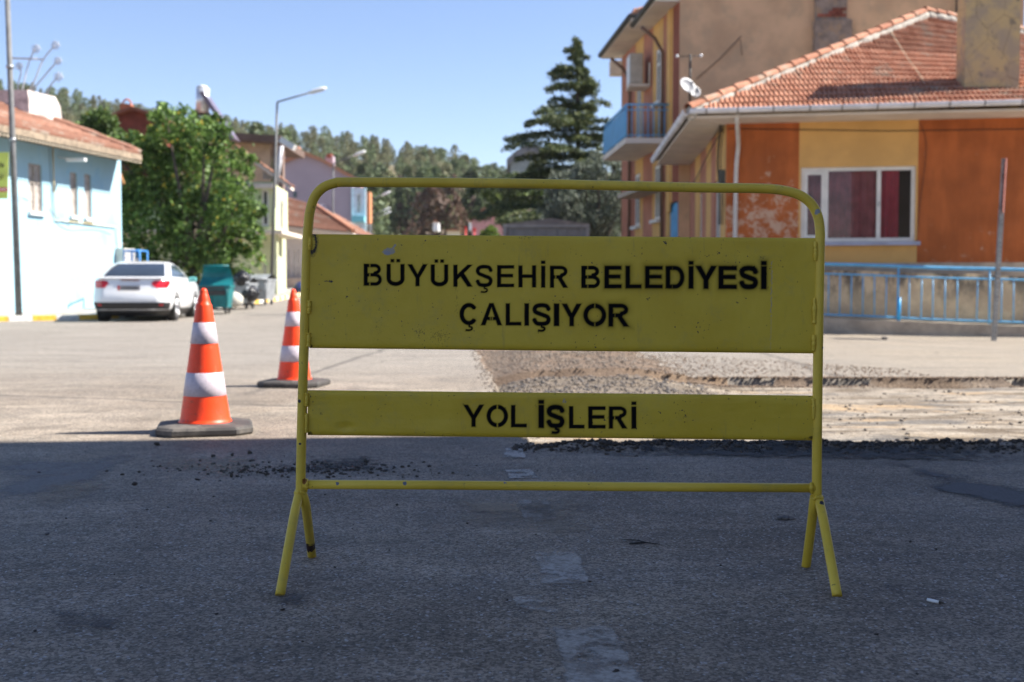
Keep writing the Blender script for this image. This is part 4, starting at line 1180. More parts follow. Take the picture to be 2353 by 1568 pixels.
def curtain(u0, u1, mat, waves, ph, amp=.035, dep=-.24):
    n = 60; uu = np.linspace(0, 1, n); zz = np.linspace(wz0 - .05, wz1 + .03, 8)
    P = np.array([[FW_.p(u0 + (u1 - u0) * a, z, dep + amp * math.sin(a * waves * 6.283 + ph + .3 * math.sin(a * 9)) * (1 - .3 * (z - wz0))) for a in uu] for z in zz])
    grid_mesh('curtain', P, mat, fr, True)
curtain(wn0 - .05, wu(2024, 470), M['curtain'], 11, 0)
curtain(wu(2022, 470), wu(2068, 470), M['curtain_red'], 3, 1, .045, -.20)
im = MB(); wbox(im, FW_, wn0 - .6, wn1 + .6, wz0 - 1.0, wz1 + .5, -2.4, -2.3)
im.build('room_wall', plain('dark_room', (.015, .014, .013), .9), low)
# side wall on the street, striped
sB = []
sL = 8.0
stripe_px = [1667, 1656, 1644, 1633, 1622, 1608, 1597, 1590, 1580]
su = [max(0, SW_.uz(px, 520)[0]) for px in stripe_px]
for i in range(len(su) - 1): sB.append((min(su[i], sL), min(su[i + 1], sL), -.3, EZ, (1, 1, 0, 1, 0, 1, 0, 0)[i]))
sw_op = [(SW_.uz(1655, 500)[0], SW_.uz(1642, 500)[0], 1.9, 3.3), (SW_.uz(1612, 500)[0], SW_.uz(1606, 500)[0], 1.9, 3.3)]
wall_mesh(SW_, 0, sL, -.3, EZ, sw_op, sB).build('side_wall', [M['pinkish_wall'], M['yellow_wall']], low)
for o in sw_op: window(low, SW_, *o, (0, .5, 1), .04, .07, sill=(.05, .06, .06))
# roof body
g0 = np.array(W(1585, 262, 24.15)); g1 = np.array(W(2353, 246, 23.10)); g1 = g0 + (g1 - g0) * 1.12; g1z = g0[2] + .02
g0[2] = 4.52; g1[2] = 4.52
apex = np.array(W(2126, 34, 29.2)); rR = np.array(W(2420, 92, 30.6)); rR = apex + (rR - apex) * 1.1
sgE = g0 + np.array([.045 * 8.9, 8.9, 0.0])          # far end of the street-side eave
bk0 = g0 + np.array([.5, 10.0, 0]); bk1 = g1 + np.array([.6, 10, 0])
rf = MB()
fr_rows = 14
for i in range(fr_rows):
    for k_ in range(10):
        def bl(u, v): return tuple((g0 * (1 - u) + g1 * u) * (1 - v) + (apex * (1 - u) + rR * u) * v + np.array([0, 0, -.02]))
        rf.quad(bl(k_ / 10, i / fr_rows), bl((k_ + 1) / 10, i / fr_rows), bl((k_ + 1) / 10, (i + 1) / fr_rows), bl(k_ / 10, (i + 1) / fr_rows))
T3 = lambda a: tuple(a + np.array([0, 0, -.02]))
rf.add([T3(g0), T3(sgE), T3(apex)], [(0, 2, 1)])
rf.add([T3(sgE), T3(bk1), T3(rR), T3(apex)], [(0, 1, 2, 3)])
rf.add([T3(g1), T3(rR), T3(bk1)], [(0, 2, 1)])
roof = rf.build('roof', M['mortar'], low)
tile_patch('side_tiles', sgE, g0, apex, apex, M['tile'], roof, .24, .36, .012)
# individual tiles of the front slope: the largest three hundred as parts, the rest joined
def tile_geo(tw, tl):
    n = 12; xs_ = np.linspace(-tw / 2, tw / 2, n + 1)
    zz = .042 * np.abs(np.sin((xs_ / tw + .5) * 2 * np.pi)) ** .75
    vs = []; 
    for (y, dz) in ((-.02, .030), (tl + .02, -.004)):
        for x_, z_ in zip(xs_, zz): vs.append((x_, y, z_ + dz))
    for x_, z_ in zip(xs_, zz): vs.append((x_, -.02, z_ + .006))
    k = n + 1
    fs = [(i, i + 1, k + i + 1, k + i) for i in range(n)] + [(2 * k + i, 2 * k + i + 1, i + 1, i) for i in range(n)]
    return vs, fs
TW, TR_ = .205, .345
tv, tf = tile_geo(TW, TR_)
tme = bpy.data.meshes.new('tile'); tme.from_pydata(tv, [], tf); tme.materials.append(M['tile']); tme.update()
slant = np.linalg.norm(apex - (g0 + (g1 - g0) * .5)); NRW = 18
cand = []
for r in range(NRW):
    v = r / NRW
    a = g0 * (1 - v) + apex * v; b = g1 * (1 - v) + rR * v
    v2 = (r + 1) / NRW
    L = np.linalg.norm(b - a); ex = (b - a) / L; nt_ = int(L / TW) + 1
    for c in range(nt_):
        f = L - (c + .5) * TW
        shift = float(np.dot((g0 * (1 - v2) + apex * v2) - a, ex))
        if f - TW / 2 < shift - .13: continue
        fr_ = f / L
        p = a + ex * f
        up = (g0 * (1 - fr_) + g1 * fr_) * (1 - v2) + (apex * (1 - fr_) + rR * fr_) * v2 - ((g0 * (1 - fr_) + g1 * fr_) * (1 - v) + (apex * (1 - fr_) + rR * fr_) * v)
        sl = np.linalg.norm(up); upn = up / sl; upn = upn - ex * np.dot(upn, ex); upn /= np.linalg.norm(upn)
        nz_ = np.cross(ex, upn)
        # slight settling
        tilt = NR.normal(0, .018, 2)
        Mx = Matrix(((ex[0], upn[0], nz_[0], p[0]), (ex[1], upn[1], nz_[1], p[1]), (ex[2], upn[2], nz_[2], p[2]), (0, 0, 0, 1)))
        Mx = Mx @ Matrix.Rotation(tilt[0], 4, 'Z') @ Matrix.Rotation(tilt[1], 4, 'Y') @ Matrix.Diagonal((1, max(.9, sl / TR_), 1, 1))
        inview = p[0] / p[1] < .452
        cand.append((0 if inview else 1, r, Mx))
cand.sort(key=lambda t: (t[0], t[1]))
loc0 = Matrix.Translation(-world_loc(low))
for (_, r, Mx) in cand[:300]:
    o = bpy.data.objects.new('tile', tme); COL.objects.link(o); o.parent = roof; o.matrix_local = Matrix.Translation(-world_loc(roof)) @ Mx
VV = []; FF = []; base = np.array([(*v, 1) for v in tv]); bf = np.array(tf)
for i, (_, r, Mx) in enumerate(cand[300:]):
    VV.append((base @ np.array(Mx).T)[:, :3]); FF.append(bf + i * len(base))
o = quads_mesh('upper_tiles', np.concatenate(VV), np.concatenate(FF), M['tile'], roof); o['kind'] = 'stuff'
# hip and ridge tiles on a mortar bed
def hip_tiles(a, b, n, r=.115):
    a = Vector(a); b = Vector(b); d = (b - a) / n
    t = d.normalized(); side = t.cross(Vector((0, 0, 1))).normalized(); up = side.cross(t).normalized()
    bed = MB(); P = []
    for i in range(n * 4 + 1):
        p = a + (b - a) * (i / (n * 4)) - up * .075; P.append(p + up * rnd.uniform(-.01, .012) + side * rnd.uniform(-.02, .02))
    bed.tube(P, [.135 + rnd.uniform(-.02, .02) for _ in P], 8); bed.build('mortar_bed', M['mortar'], roof)
    for i in range(n):
        mb = MB(); rings = []
        for (f, rr, lift) in ((-.10, r * 1.0, .048), (-.10, r * 1.0, .048), (1.0, r * .86, .028)):
            c = a + d * (i + f) + up * (lift + .015)
            rings.append([c + side * math.cos(q) * rr + up * math.sin(q) * rr * .95 for q in [(-.15 + k * (math.pi + .3) / 10) for k in range(11)]])
        inner = [a + d * (i - .10) + up * .060 + (v - (a + d * (i - .10) + up * .060)) * .86 for v in rings[0]]
        mb.loft([inner, rings[0]], closed=False); mb.loft([rings[1], rings[2]], closed=False, smooth=True)
        mb.build('ridge_tile', M['tile'], roof)
hip_tiles(g0 + np.array([.02, .05, .03]), apex + np.array([0, 0, .03]), 18)
hip_tiles(apex + np.array([0, 0, .04]), rR + np.array([0, 0, .04]), 14)
# soffit, gutter, downpipe
sof = MB()
fwL = np.array(FW_.p(0, EZ)); fwR = np.array(FW_.p(uEnd, EZ)); swF = np.array(SW_.p(8.0, EZ))
slab(sof, [g0 + [.03, .03, -.10], g1 + [0, .03, -.10], np.array(FW_.p(uEnd, 4.42, -.2)), np.array(FW_.p(-.15, 4.42, -.2))], .04)
slab(sof, [g0 + [.03, .07, -.106], np.array(FW_.p(-.16, 4.414, -.2)), np.array(SW_.p(8.0, 4.414, -.2)), sgE + [.03, 0, -.106]], .04)
sof.build('soffit', M['soffit'], low)
M['gutter'] = plain('grey_white_gutter', (.70, .69, .72), .45, .0, var=.14, vs=2.5)
gt = MB()
gd = (g1 - g0) / np.linalg.norm(g1 - g0); gn = np.array([gd[1], -gd[0], 0]); gn = gn if gn[1] < 0 else -gn
def gut_ring(p, n_, r=.075, r2=.066):
    p = Vector(p); n_ = Vector(n_)
    o = [p + n_ * (math.cos(q) * r) + Vector((0, 0, math.sin(q) * r * 1.35)) for q in [math.pi + k * math.pi / 8 for k in range(9)]]
    i = [p + n_ * (math.cos(q) * r2) + Vector((0, 0, math.sin(q) * r2 * 1.35)) for q in [2 * math.pi - k * math.pi / 8 for k in range(9)]]
    return o + i
gs = g0 + gn * .07 + [0, 0, .035]; ge = g1 + gn * .07 + [0, 0, .055]
gt.loft([gut_ring(gs + (ge - gs) * f, gn) for f in np.linspace(0, 1, 24)], True, True, smooth=True)
gt.build('gutter', M['gutter'], low)
L_ = np.linalg.norm(ge - gs)
M['gutter_joint'] = plain('dull_gutter_joint', (.16, .15, .15), .6)
for k_ in range(int(L_ / .70)):
    p = gs + (ge - gs) * ((k_ + .45 + rnd.uniform(-.06, .06)) * .70 / L_)
    mb = MB(); mb.loft([gut_ring(p - gd * .014, gn, .081, .06), gut_ring(p + gd * .014, gn, .081, .06)], True, True); mb.build('gutter_joint', M['gutter_joint'], low)
g2 = MB(); sd = (sgE - g0) / np.linalg.norm(sgE - g0); sn = np.array([-sd[1], sd[0], 0])
g2.loft([gut_ring(g0 + sn * .07 + sd * (-.02) + [0, 0, .03], sn), gut_ring(sgE + sn * .07 + [0, 0, .0], sn)], True, True)
g2.build('gutter', M['gutter'], low)
for k_ in range(20):
    p = g0 + sn * .07 + sd * (.15 + k_ * .45) + [0, 0, .03]
    mb = MB(); mb.loft([gut_ring(p - sd * .05, sn, .088, .06), gut_ring(p + sd * .05, sn, .088, .06)], True, True); mb.build('gutter_joint', M['gutter'], low)
dp = MB(); u_dp = wu(1691, 420)
pt = FW_.p(u_dp, 4.40, .07)
t0 = np.array(W(1695, 268, 24.1))
dp.tube(smooth_path([Vector((t0[0], t0[1], 4.45)), Vector((t0[0], t0[1] + .05, 4.3)), Vector(FW_.p(u_dp + .04, 3.9, .09)), Vector(FW_.p(u_dp, 3.3, .075)), Vector(FW_.p(u_dp - .01, 1.5, .07)), Vector(FW_.p(u_dp - .01, .2, .07))], 4), .047, 10)
dp.build('downpipe', plain('off_white_pipe', (.58, .54, .50), .5), low)
# cables
cb = MB()
cb.tube([Vector(FW_.p(.02, FW_.z(1690, 296), .02)), Vector(FW_.p(3.4, FW_.z(1990, 303), .03)), Vector(FW_.p(uEnd, FW_.z(2300, 299), .02))], .009, 6)
cb.tube(smooth_path([Vector(FW_.p(wu(2112, 240), 4.35, .05)), Vector(FW_.p(wu(2128, 340), FW_.z(2128, 340), .03)), Vector(FW_.p(wu(2112, 480), FW_.z(2112, 480), .02)), Vector(FW_.p(wu(2106, 560), FW_.z(2106, 560), .02))], 5), .006, 5, 0)
cb.build('cable', M['dark_metal'], low)
cb = MB()
for j, (o_, q_) in enumerate(((.05, 0), (.09, .05), (.13, -.04))):
    cb.tube(smooth_path([Vector(SW_.p(.12 + q_, 4.38, o_)), Vector(SW_.p(.18 + q_ * 2, 3.6, o_ + .05)), Vector(SW_.p(.1, 2.9, o_)), Vector(SW_.p(.15 + q_, 2.2, o_))], 4), .012, 5)
cb.tube(smooth_path([Vector(SW_.p(.15, 4.3, .06)), Vector(SW_.p(2.5, 4.0, .12)), Vector(SW_.p(5.0, 3.75, .1)), Vector(SW_.p(7.8, 3.6, .05))], 4), .014, 5)
cb.build('cable', M['dark_metal'], low)
jb = MB(); wbox(jb, SW_, .12, .32, 3.05, 3.4, 0, .12); jb.build('junction_box', plain('grey_green_box', (.08, .085, .075), .6), low)
wire = MB()
def pr(px, py, v, off=.09):
    u_ = (px - 1585) / (2353 - 1585) / 1.12
    return Vector(tuple((g0 * (1 - u_) + g1 * u_) * (1 - v) + (apex * (1 - u_) + rR * u_) * v + np.array([0, 0, off])))
wire.tube(smooth_path([Vector(W(2045, 70, 28.2)), Vector(W(2083, 130, 26.6)), Vector(W(2118, 180, 25.3)), Vector(W(2140, 235, 24.0)), Vector(W(2143, 262, 23.5))], 5), .008, 5)
wire.build('roof_wire', plain('pale_wire', (.55, .45, .30), .6), low)
# chimney, stained render
def mat_chim():
    m, nt, out = newmat('stained_chimney_render'); g = G(nt)
    sx = g.n('ShaderNodeSeparateXYZ'); g.l(g.pos(), sx.inputs[0])
    c = g.mix(g.ramp(g.noise(2.2, 5, .65), .4, .62), (.52, .385, .20), (.38, .30, .21))
    c = g.mix(g.math('MULTIPLY', g.ramp(g.noise(3.3, 5, .7), .56, .7), .8), c, (.13, .12, .115))
    k = g.voro(1.7, 'DISTANCE_TO_EDGE', vec=g.scale(g.pos(), (1, 1, .8)))
    c = g.mix(g.ramp(k, .003, .012, .5, 0), c, (.12, .09, .06))
    g.bsdf(out, c, .95, 0, g.bump(g.noise(20, 5, .7), .5, .012), .2)
    return m
M['chimney'] = mat_chim()
cz0 = 4.6; cL = np.array(W(2216, 195, 24.55)); cR = np.array(W(2342, 205, 24.4))
ch = MB(); cd_ = (cR - cL)[:2] / np.linalg.norm((cR - cL)[:2]); cn = np.array([-cd_[1], cd_[0]])
A_ = cL[:2]; B_ = cR[:2]
cp4 = [tuple(A_), tuple(B_), tuple(B_ + cn * .75), tuple(A_ + cn * .75)]
def ringz(k, z): 
    c = np.mean(cp4, axis=0); return [(c[0] + (p[0] - c[0]) * k, c[1] + (p[1] - c[1]) * k, z) for p in cp4]
ch.loft([ringz(1.0, 4.4), ringz(.985, 8.1), ringz(1.06, 8.1), ringz(1.06, 8.25)], True, True)
ch.build('chimney', M['chimney'], low)
fl_ = MB(); fl_.loft([ringz(1.09, 4.7), ringz(1.05, 5.16 - .02)], True, True)

# antenna mast and dish on the roof corner
ant = thing('roof_aerial', 'black mast with cross bar and white satellite dishes at the hipped roof corner', 'antenna', tuple(g0))
mp = Vector(tuple(g0)) + Vector((.05, .35, 0)); mD = mp.y
mt, mbm = W(1586, 125, mD), W(1589, 262, mD)
mb = MB(); mb.tube([Vector((mt.x, mD, 4.5)), mt], .024, 8); mb.build('mast', M['dark_metal'], ant)
mb = MB(); a_, b_ = W(1556, 130, mD), W(1611, 129, mD); mb.tube([a_, b_], .008, 6); mb.build('cross_bar', M['dark_metal'], ant)
for p in (a_, b_):
    mb = MB(); mb.lathe([(.005, -.03), (.032, -.015), (.036, .01), (.02, .035), (.004, .04)], 10, (p.x, p.y, p.z)); mb.build('insulator', plain('glossy_white_cap', (.75, .75, .75), .15), ant)
M['dish_grey'] = plain('dull_dish_grey', (.33, .33, .34), .5)
def dish(c, r, az, el, name='dish'):
    c = Vector(c); n = Vector((math.cos(az) * math.cos(el), math.sin(az) * math.cos(el), math.sin(el)))
    a = n.cross(Vector((0, 0, 1))).normalized(); b = a.cross(n)
    mb = MB(); rings = []
    for i in range(7):
        q = i / 6 * r; rings.append([c + n * (q * q / r * .35) + (a * math.cos(t) + b * math.sin(t)) * max(q, .003) for t in [k * math.pi / 10 for k in range(20)]])
    for i in (6, 3, 0):
        q = i / 6 * r; rings.append([c + n * (q * q / r * .35 - .012) + (a * math.cos(t) + b * math.sin(t)) * max(q, .003) for t in [k * math.pi / 10 for k in range(20)]])
    mb.loft(rings, True, True, smooth=True); o = mb.build(name, M['dish_grey'], ant)
    f = MB(); f.tube([c + b * -r * .9, c + n * r * 1.0 - b * r * .25], .009, 5); f.box(tuple(c + n * r * 1.0 - b * r * .25), (.05, .05, .06)); f.build('feed_arm', M['steel'], ant)
dish(W(1577, 200, mD - .10), .19, math.radians(-62), math.radians(28))
dish(W(1594, 212, mD + .12), .14, math.radians(-70), math.radians(22))

# ================================================================ TWO-STOREY BUILDING B1
tall = thing('two_storey_house', 'two storey house with a bare tan flank wall and striped orange street front', 'house', (7, 36, 0))
tcx, tcy = W(1560, 300, 33).x, 33.0
TF = Wall(tcx, tcy, -.113, 1, -1)             # street facade, seen at a slant
TK = Wall(tcx, tcy, 1, -.10, 1)               # flank wall facing us
wall_mesh(TK, 0, 9.5, -.3, 12.4).build('flank_wall', [M['tan_wall']], tall)
tu = lambda px, py=300: TF.uz(px, py)[0]
TL_ = 8.0
TZ = 9.05
bands = []
for a, b, mi in ((1562, 1545, 2), (1545, 1531, 1), (1531, 1523, 0), (1523, 1500, 1), (1500, 1478, 0), (1478, 1460, 1), (1460, 1440, 0)):
    bands.append((max(0, tu(a)), min(TL_, tu(b)), -.3, TZ, mi))
def op(p0, p1, y0, y1):
    ua, ub = sorted((tu(p0), tu(p1))); um = (p0 + p1) / 2
    return (ua, ub, TF.z(um, y1), TF.z(um, y0))
ops = [op(1506, 1521, 112, 236), op(1462, 1473, 200, 317), op(1504, 1518, 380, 505), op(1459, 1471, 400, 520), op(1536, 1559, 465, 640)]
wall_mesh(TF, 0, TL_, -.3, TZ, ops, bands).build('street_wall', [M['pinkish_wall'], M['yellow_wall'], M['redbrown_wall']], tall)
for i, o in enumerate(ops[:4]):
    window(tall, TF, *o, (0, .5, 1), .03, .09, sill=(.08, .10, .14) if i != 1 else None, transom=.72 if i == 0 else None, pane=M['glass_dark'])
dr = MB(); o = ops[4]; wbox(dr, TF, o[0] + .01, o[1] - .01, o[2] - .5, o[3] - .01, -.14, -.08)
for k_ in range(4): wbox(dr, TF, o[0] + .1, o[1] - .1, o[2] + .1 + k_ * .55, o[2] + .5 + k_ * .55, -.08, -.06)
dr.build('door', M['blue_panel'], tall)
bw = Wall(*TF.p(TL_, 0)[:2], 1, .113, -1)
wall_mesh(bw, 0, 9, -.3, TZ).build('back_wall', [M['tan_wall']], tall)
pl_ = MB(); wbox(pl_, TF, tu(1542), tu(1536), 3.1, TZ, .002, .04); pl_.build('pilaster', M['yellow_wall'], tall)
for a, b in ((1529, 1527), (1453, 1450)):
    p_ = MB(); u_ = tu(a); p_.tube([Vector(TF.p(u_, 0, .1)), Vector(TF.p(u_, 7.9, .1)), Vector(TF.p(u_ - .05, 8.3, .35)), Vector(TF.p(u_ - .1, 8.62, .78))], .055, 8)
    p_.build('downpipe', plain('brown_pipe', (.16, .09, .06), .6), tall)
# eaves: two stepped slabs and tiles
eN0, eN1 = Vector(W(1506, 2, 33.02)), Vector(W(1456, 66, 36.5))
eF0, eF1 = Vector(W(1449, 48, 36.0)), Vector(W(1381, 134, 41.8))
def eave(pa, pb, back, th, zz):
    a = Vector(pa); b = Vector(pb); a.z = b.z = zz
    mb = MB(); A2 = a + Vector((back, 0, 0)); B2 = b + Vector((back, 0, 0))
    slab(mb, [a, b, B2, A2] if False else [a, A2, B2, b], th)
    return mb, a, b
sN = TF.d
zN = (eN0.z + eN1.z) / 2
mb, a1, b1 = eave(eN0, eN1, 3.0, .10, 9.14); mb.build('soffit', M['soffit'], tall)
a1b = a1.copy()
mb, a2, b2 = eave(eF0, eF1, 3.0, .10, 9.27); mb.build('soffit', M['soffit'], tall)
M['fascia'] = plain('dark_weathered_gutter', (.075, .07, .06), .8, var=.25, vs=7)
for a, b in ((a1, b1), (a2, b2)):
    mb = MB(); mb.tube([a + Vector((-.03, 0, .02)), b + Vector((-.03, 0, .02))], .095, 8); mb.build('gutter', M['fascia'], tall)
mb = MB(); mb.tube([a2 + Vector((0, -.02, .05)), a2 + Vector((.9, -.02, .05))], .06, 6); mb.build('fascia', M['fascia'], tall)
mb = MB(); mb.box(tuple(W(1420, 158, 42.2)), (.6, .5, .5)); mb.build('eave_end', M['soffit'], tall)
tz = lambda p, dz: np.array([p.x, p.y, p.z + dz])
tile_patch('roof_tiles', tz(b1, .08), tz(a1b, .08), tz(b1, .08) + [3.8, 0, 1.6], tz(a1b, .08) + [3.8, 0, 1.6], M['tile'], tall)
tile_patch('roof_tiles', tz(b2, .08), tz(a2, .08), tz(b2, .08) + [4.8, -2.0, 2.0], tz(a2, .08) + [4.8, 0, 2.0], M['tile'], tall)
tile_patch('roof_tiles', tz(a2, .08), tz(a2, .08) + [.8, 0, .0], tz(a2, .30) + [.15, .6, .1], tz(a2, .30) + [.8, .6, .25], M['tile'], tall)
# balcony
bN = 34.0; zR, zS = W(1437, 240, bN).z, W(1437, 317, bN).z
nx_ = W(1437, 300, bN).x
far = Vector(W(1386, 290, 38.6))
wN, wF = TF.p(bN - 33 + .05, 0), TF.p(38.6 - 33, 0)
sl_ = MB(); slab(sl_, [Vector((nx_, bN, zS)), Vector((wN[0], bN, zS)), Vector((wF[0], 38.6, zS)), Vector((far.x, 38.6, zS))], .16)
sl_.build('balcony_slab', M['soffit'], tall)
ra = MB(); A_ = Vector((nx_ + .03, bN + .03, 0)); Bf = Vector((far.x + .03, 38.57, 0)); C_ = Vector((wN[0], bN + .03, 0))
for z_, r_ in ((zR, .028), (zR - .16, .016), (zS + .08, .016)):
    ra.tube([C_ + Vector((0, 0, z_)), A_ + Vector((0, 0, z_)), Bf + Vector((0, 0, z_))], r_, 6)
brail = ra.build('balcony_rail', M['blue_paint'], tall)
def bar_at(p, par, nm='baluster', r=.014):
    mb = MB(); mb.tube([p + Vector((0, 0, zS)), p + Vector((0, 0, zR))], r, 6); mb.build(nm, M['blue_paint'], par)
for k_ in range(1, 8): bar_at(C_.lerp(A_, k_ / 8), brail)
bar_at(A_, brail, 'post', .026)
for k_ in range(1, 22): bar_at(A_.lerp(Bf, k_ / 22), brail)
bp = MB(); q0, q1 = A_ + Vector((-.03, 0, 0)), Bf + Vector((-.03, 0, 0))
bp.hexa([q0 + Vector((0, 0, zS + .05)), q1 + Vector((0, 0, zS + .05)), q1 + Vector((.012, 0, zS + .05)), q0 + Vector((.012, 0, zS + .05)),
         q0 + Vector((0, 0, zR - .16)), q1 + Vector((0, 0, zR - .16)), q1 + Vector((.012, 0, zR - .16)), q0 + Vector((.012, 0, zR - .16))])
bp.build('balcony_panel', M['blue_panel'], tall)
# canopy slab over the ground-floor window
cn_ = MB(); u0_, u1_ = sorted((tu(1470, 480), tu(1528, 480))); zc_ = TF.z(1500, 447); wbox(cn_, TF, u0_, u1_, zc_, zc_ + .14, 0, .75); cn_.build('canopy', M['concrete'], tall)
# air conditioner hung on the front
ac = thing('air_conditioner', 'beige air conditioning unit hanging high on the striped front under the eaves', 'air conditioner', tuple(W(1462, 190, 36.6)))
acD = 36.4; a0, a1_ = W(1448, 122, acD), W(1478, 192, acD)
mb = MB(); mb.box(((a0.x + a1_.x) / 2, acD + .45, (a0.z + a1_.z) / 2), (a1_.x - a0.x, .9, a0.z - a1_.z), bev=.03); mb.build('casing', plain('beige_casing', (.42, .37, .31), .6), ac)
mb = MB(); mb.disc((a0.x - .005, acD + .45, (a0.z + a1_.z) / 2), .27, (1, 0, 0), 20, 0, .02); mb.build('fan_grille', M['dark_metal'], ac)
mb = MB(); mb.box((a0.x - .012, acD + .45, (a0.z + a1_.z) / 2), (.02, .86, .9)); mb.build('front_panel', M['white_paint'], ac)
mb = MB(); mb.box(((a0.x + a1_.x) / 2 + .1, acD + .45, a1_.z - .05), (a1_.x - a0.x + .25, .95, .07)); mb.tube([(a1_.x + .2, acD, a1_.z), (a1_.x + .2, acD, a0.z - .3)], .03, 6)
mb.build('bracket', M['soffit'], ac)
# chimney stack against the flank wall
stk = MB(); s0 = W(1868, 128, 32.55).x; s1 = W(1953, 128, 32.55).x
def sbox(mb, xa, xb, za, zb, ya=32.35, yb=33.2): mb.box(((xa + xb) / 2, (ya + yb) / 2, (za + zb) / 2), (xb - xa, yb - ya, zb - za), 0, 0, .02)
M['stack'] = plain('brown_grey_render', (.26, .19, .15), .95, var=.25, vs=3.5, bump=.5, bs=14, bd=.02, patch=((.34, .22, .14), 3, .5, .62))
sbox(stk, s0, s1, 4.0, W(1900, 45, 32.4).z)
sbox(stk, s0 + .04, s1 - .12, W(1900, 45, 32.4).z, 11.5, 32.45)
stk.build('chimney_stack', M['stack'], tall)
M['brick'] = plain('old_red_brick', (.26, .07, .045), .95, var=.3, vs=9, objvar=.25)
zb0 = W(1900, 38, 32.4).z
for r in range(4):
    for c in range(5):
        if (r == 0) or (r == 1 and c > 0) or (r == 2 and c in (2, 3, 4)) or (r == 3 and c == 3):
            mb = MB(); xx = s0 + .10 + c * .205 + (.1 if r % 2 else 0)
            if xx + .19 > s1 - .12: continue
            mb.box((xx + .09, 32.44, zb0 + .04 + r * .085), (.185, .05, .07)); mb.build('brick', M['brick'], tall)
fp_ = MB(); p_ = W(2199, 20, 32.1); fp_.tube([(p_.x, p_.y, p_.z - .5), (p_.x + .03, p_.y, p_.z + 1.5)], .05, 8); fp_.build('flue_pipe', M['dark_metal'], tall)
cb = MB(); c0_, c1_ = TK.uz(1600, 182), TK.uz(1703, 84)
cb.tube([Vector(TK.p(c0_[0], c0_[1], .015)), Vector(TK.p((c0_[0] + c1_[0]) / 2, (c0_[1] + c1_[1]) / 2 - .06, .018)), Vector(TK.p(c1_[0], c1_[1], .015))], .014, 6)
c2_ = TK.uz(1705, 128); cb.tube([Vector(TK.p(c1_[0] - .03, c1_[1] - .1, .03)), Vector(TK.p(c2_[0], c2_[1], .03))], .01, 5)
cb.build('cable', plain('brown_cable', (.20, .13, .085), .8), tall)

# ================================================================ GARDEN WALL, FENCE, KERB (right)
fx0, fy0 = W(1890, 740, 23.5).x, 23.5; fx1, fy1 = W(2353, 760, 22.5).x, 22.5
FD = Vector((fx1 - fx0, fy1 - fy0, 0)).normalized()
def fpt(px):
    k = KX(px, 700); t = (k * fy0 - fx0) / (FD.x - k * FD.y); return Vector((fx0 + FD.x * t, fy0 + FD.y * t, 0)), t
def fzb(t): return -.03 - .14 * t / 3.8
t_l, t_r = fpt(1620)[1], fpt(2353)[1] + 2.2
M['stained'] = None
def mat_stained():
    m, nt, out = newmat('stained_garden_wall'); g = G(nt)
    sx = g.n('ShaderNodeSeparateXYZ'); g.l(g.pos(), sx.inputs[0])
    c = g.mix(g.ramp(g.noise(1.1, 5, .65), .42, .6), (.58, .42, .27), (.74, .56, .35))
    dk = g.math('MULTIPLY', g.ramp(g.noise(1.9, 5, .7, g.scale(g.pos(), (1, 1, .55))), .45, .6), g.ramp(sx.outputs[2], .45, 1.05, .25, 1))
    c = g.mix(g.math('MULTIPLY', dk, .85), c, (.085, .075, .065))
    g.bsdf(out, c, .95, 0, g.bump(g.noise(14, 5, .7), .5, .02), .2)
    return m
M['stained'] = mat_stained()
gw = MB()
off = Vector((.27, .85, 0)).normalized()
def line_prism(mb, ta, tb, o0, o1, zlo, zhi, n=14, jit=0):
    rings = []
    for i in range(n + 1):
        t = ta + (tb - ta) * i / n; p = Vector((fx0, fy0, 0)) + FD * t; a = p + off * o0; b = p + off * o1
        j = rnd.uniform(-jit, jit); zl, zh = zlo(t), zhi(t) + j
        rings.append([(a.x, a.y, zl), (b.x, b.y, zl), (b.x, b.y, zh + rnd.uniform(-jit, jit)), (a.x, a.y, zh)])
    mb.loft(rings, True, True)
line_prism(gw, t_l, t_r, .55, .85, lambda t: -.4, lambda t: fzb(t) + 1.21, 24, .012)
tag(gw.build('garden_wall', M['stained']), 'stained beige render garden wall behind the blue railing', 'wall')
kb = MB(); line_prism(kb, t_l, t_r, -.20, .549, lambda t: -.5, lambda t: fzb(t) + .225, 40, .008)
struct(kb.build('kerb', M['concrete']))
ter = MB(); line_prism(ter, t_l, t_r, .851, 2.2, lambda t: -.5, lambda t: fzb(t) + .9, 4); struct(ter.build('terrace_ground', M['pavement']))
fence = thing('railing', 'light blue painted steel railing with upright bars on a low concrete kerb', 'railing', (fx0, fy0, .2))
def frail(z, r, ta=t_l, tb=t_r):
    mb = MB(); mb.tube([Vector((fx0, fy0, 0)) + FD * t + Vector((0, 0, fzb(t) + z + .006 * math.sin(t * 2.1))) for t in np.linspace(ta, tb, 24)], r, 8)
    mb.build('rail', M['blue_paint'], fence)
frail(1.325, .034); frail(1.125, .019); frail(.285, .019)
bal_px = [2060 + v for v in ()]
zx = lambda x: (1900 + x / 3.015) * .91914
posts_z = [zx(1038), zx(1730)]
def fbar(px, r, z0, z1, nm):
    p, t = fpt(px); mb = MB(); p.z = fzb(t)
    lean = rnd.uniform(-.008, .008)
    mb.tube([p + Vector((0, 0, z0)), p + Vector((lean, 0, z1))], r, 6); mb.build(nm, M['blue_paint'], fence)
for x in (515, 600, 687, 775, 862, 950, 1125, 1215, 1303, 1395, 1487, 1635, 1820, 1912): fbar(zx(x), .013, .29, 1.12, 'baluster')
for k_ in range(1, 9): fbar(zx(515 - 88 * k_), .013, .29, 1.12, 'baluster')
for k_ in range(1, 8): fbar(zx(1912 + 90 * k_), .013, .29, 1.12, 'baluster')
for px in posts_z + [zx(1038 - 88 * 7), zx(1730 + 690)]: fbar(px, .021, .12, 1.33, 'post')
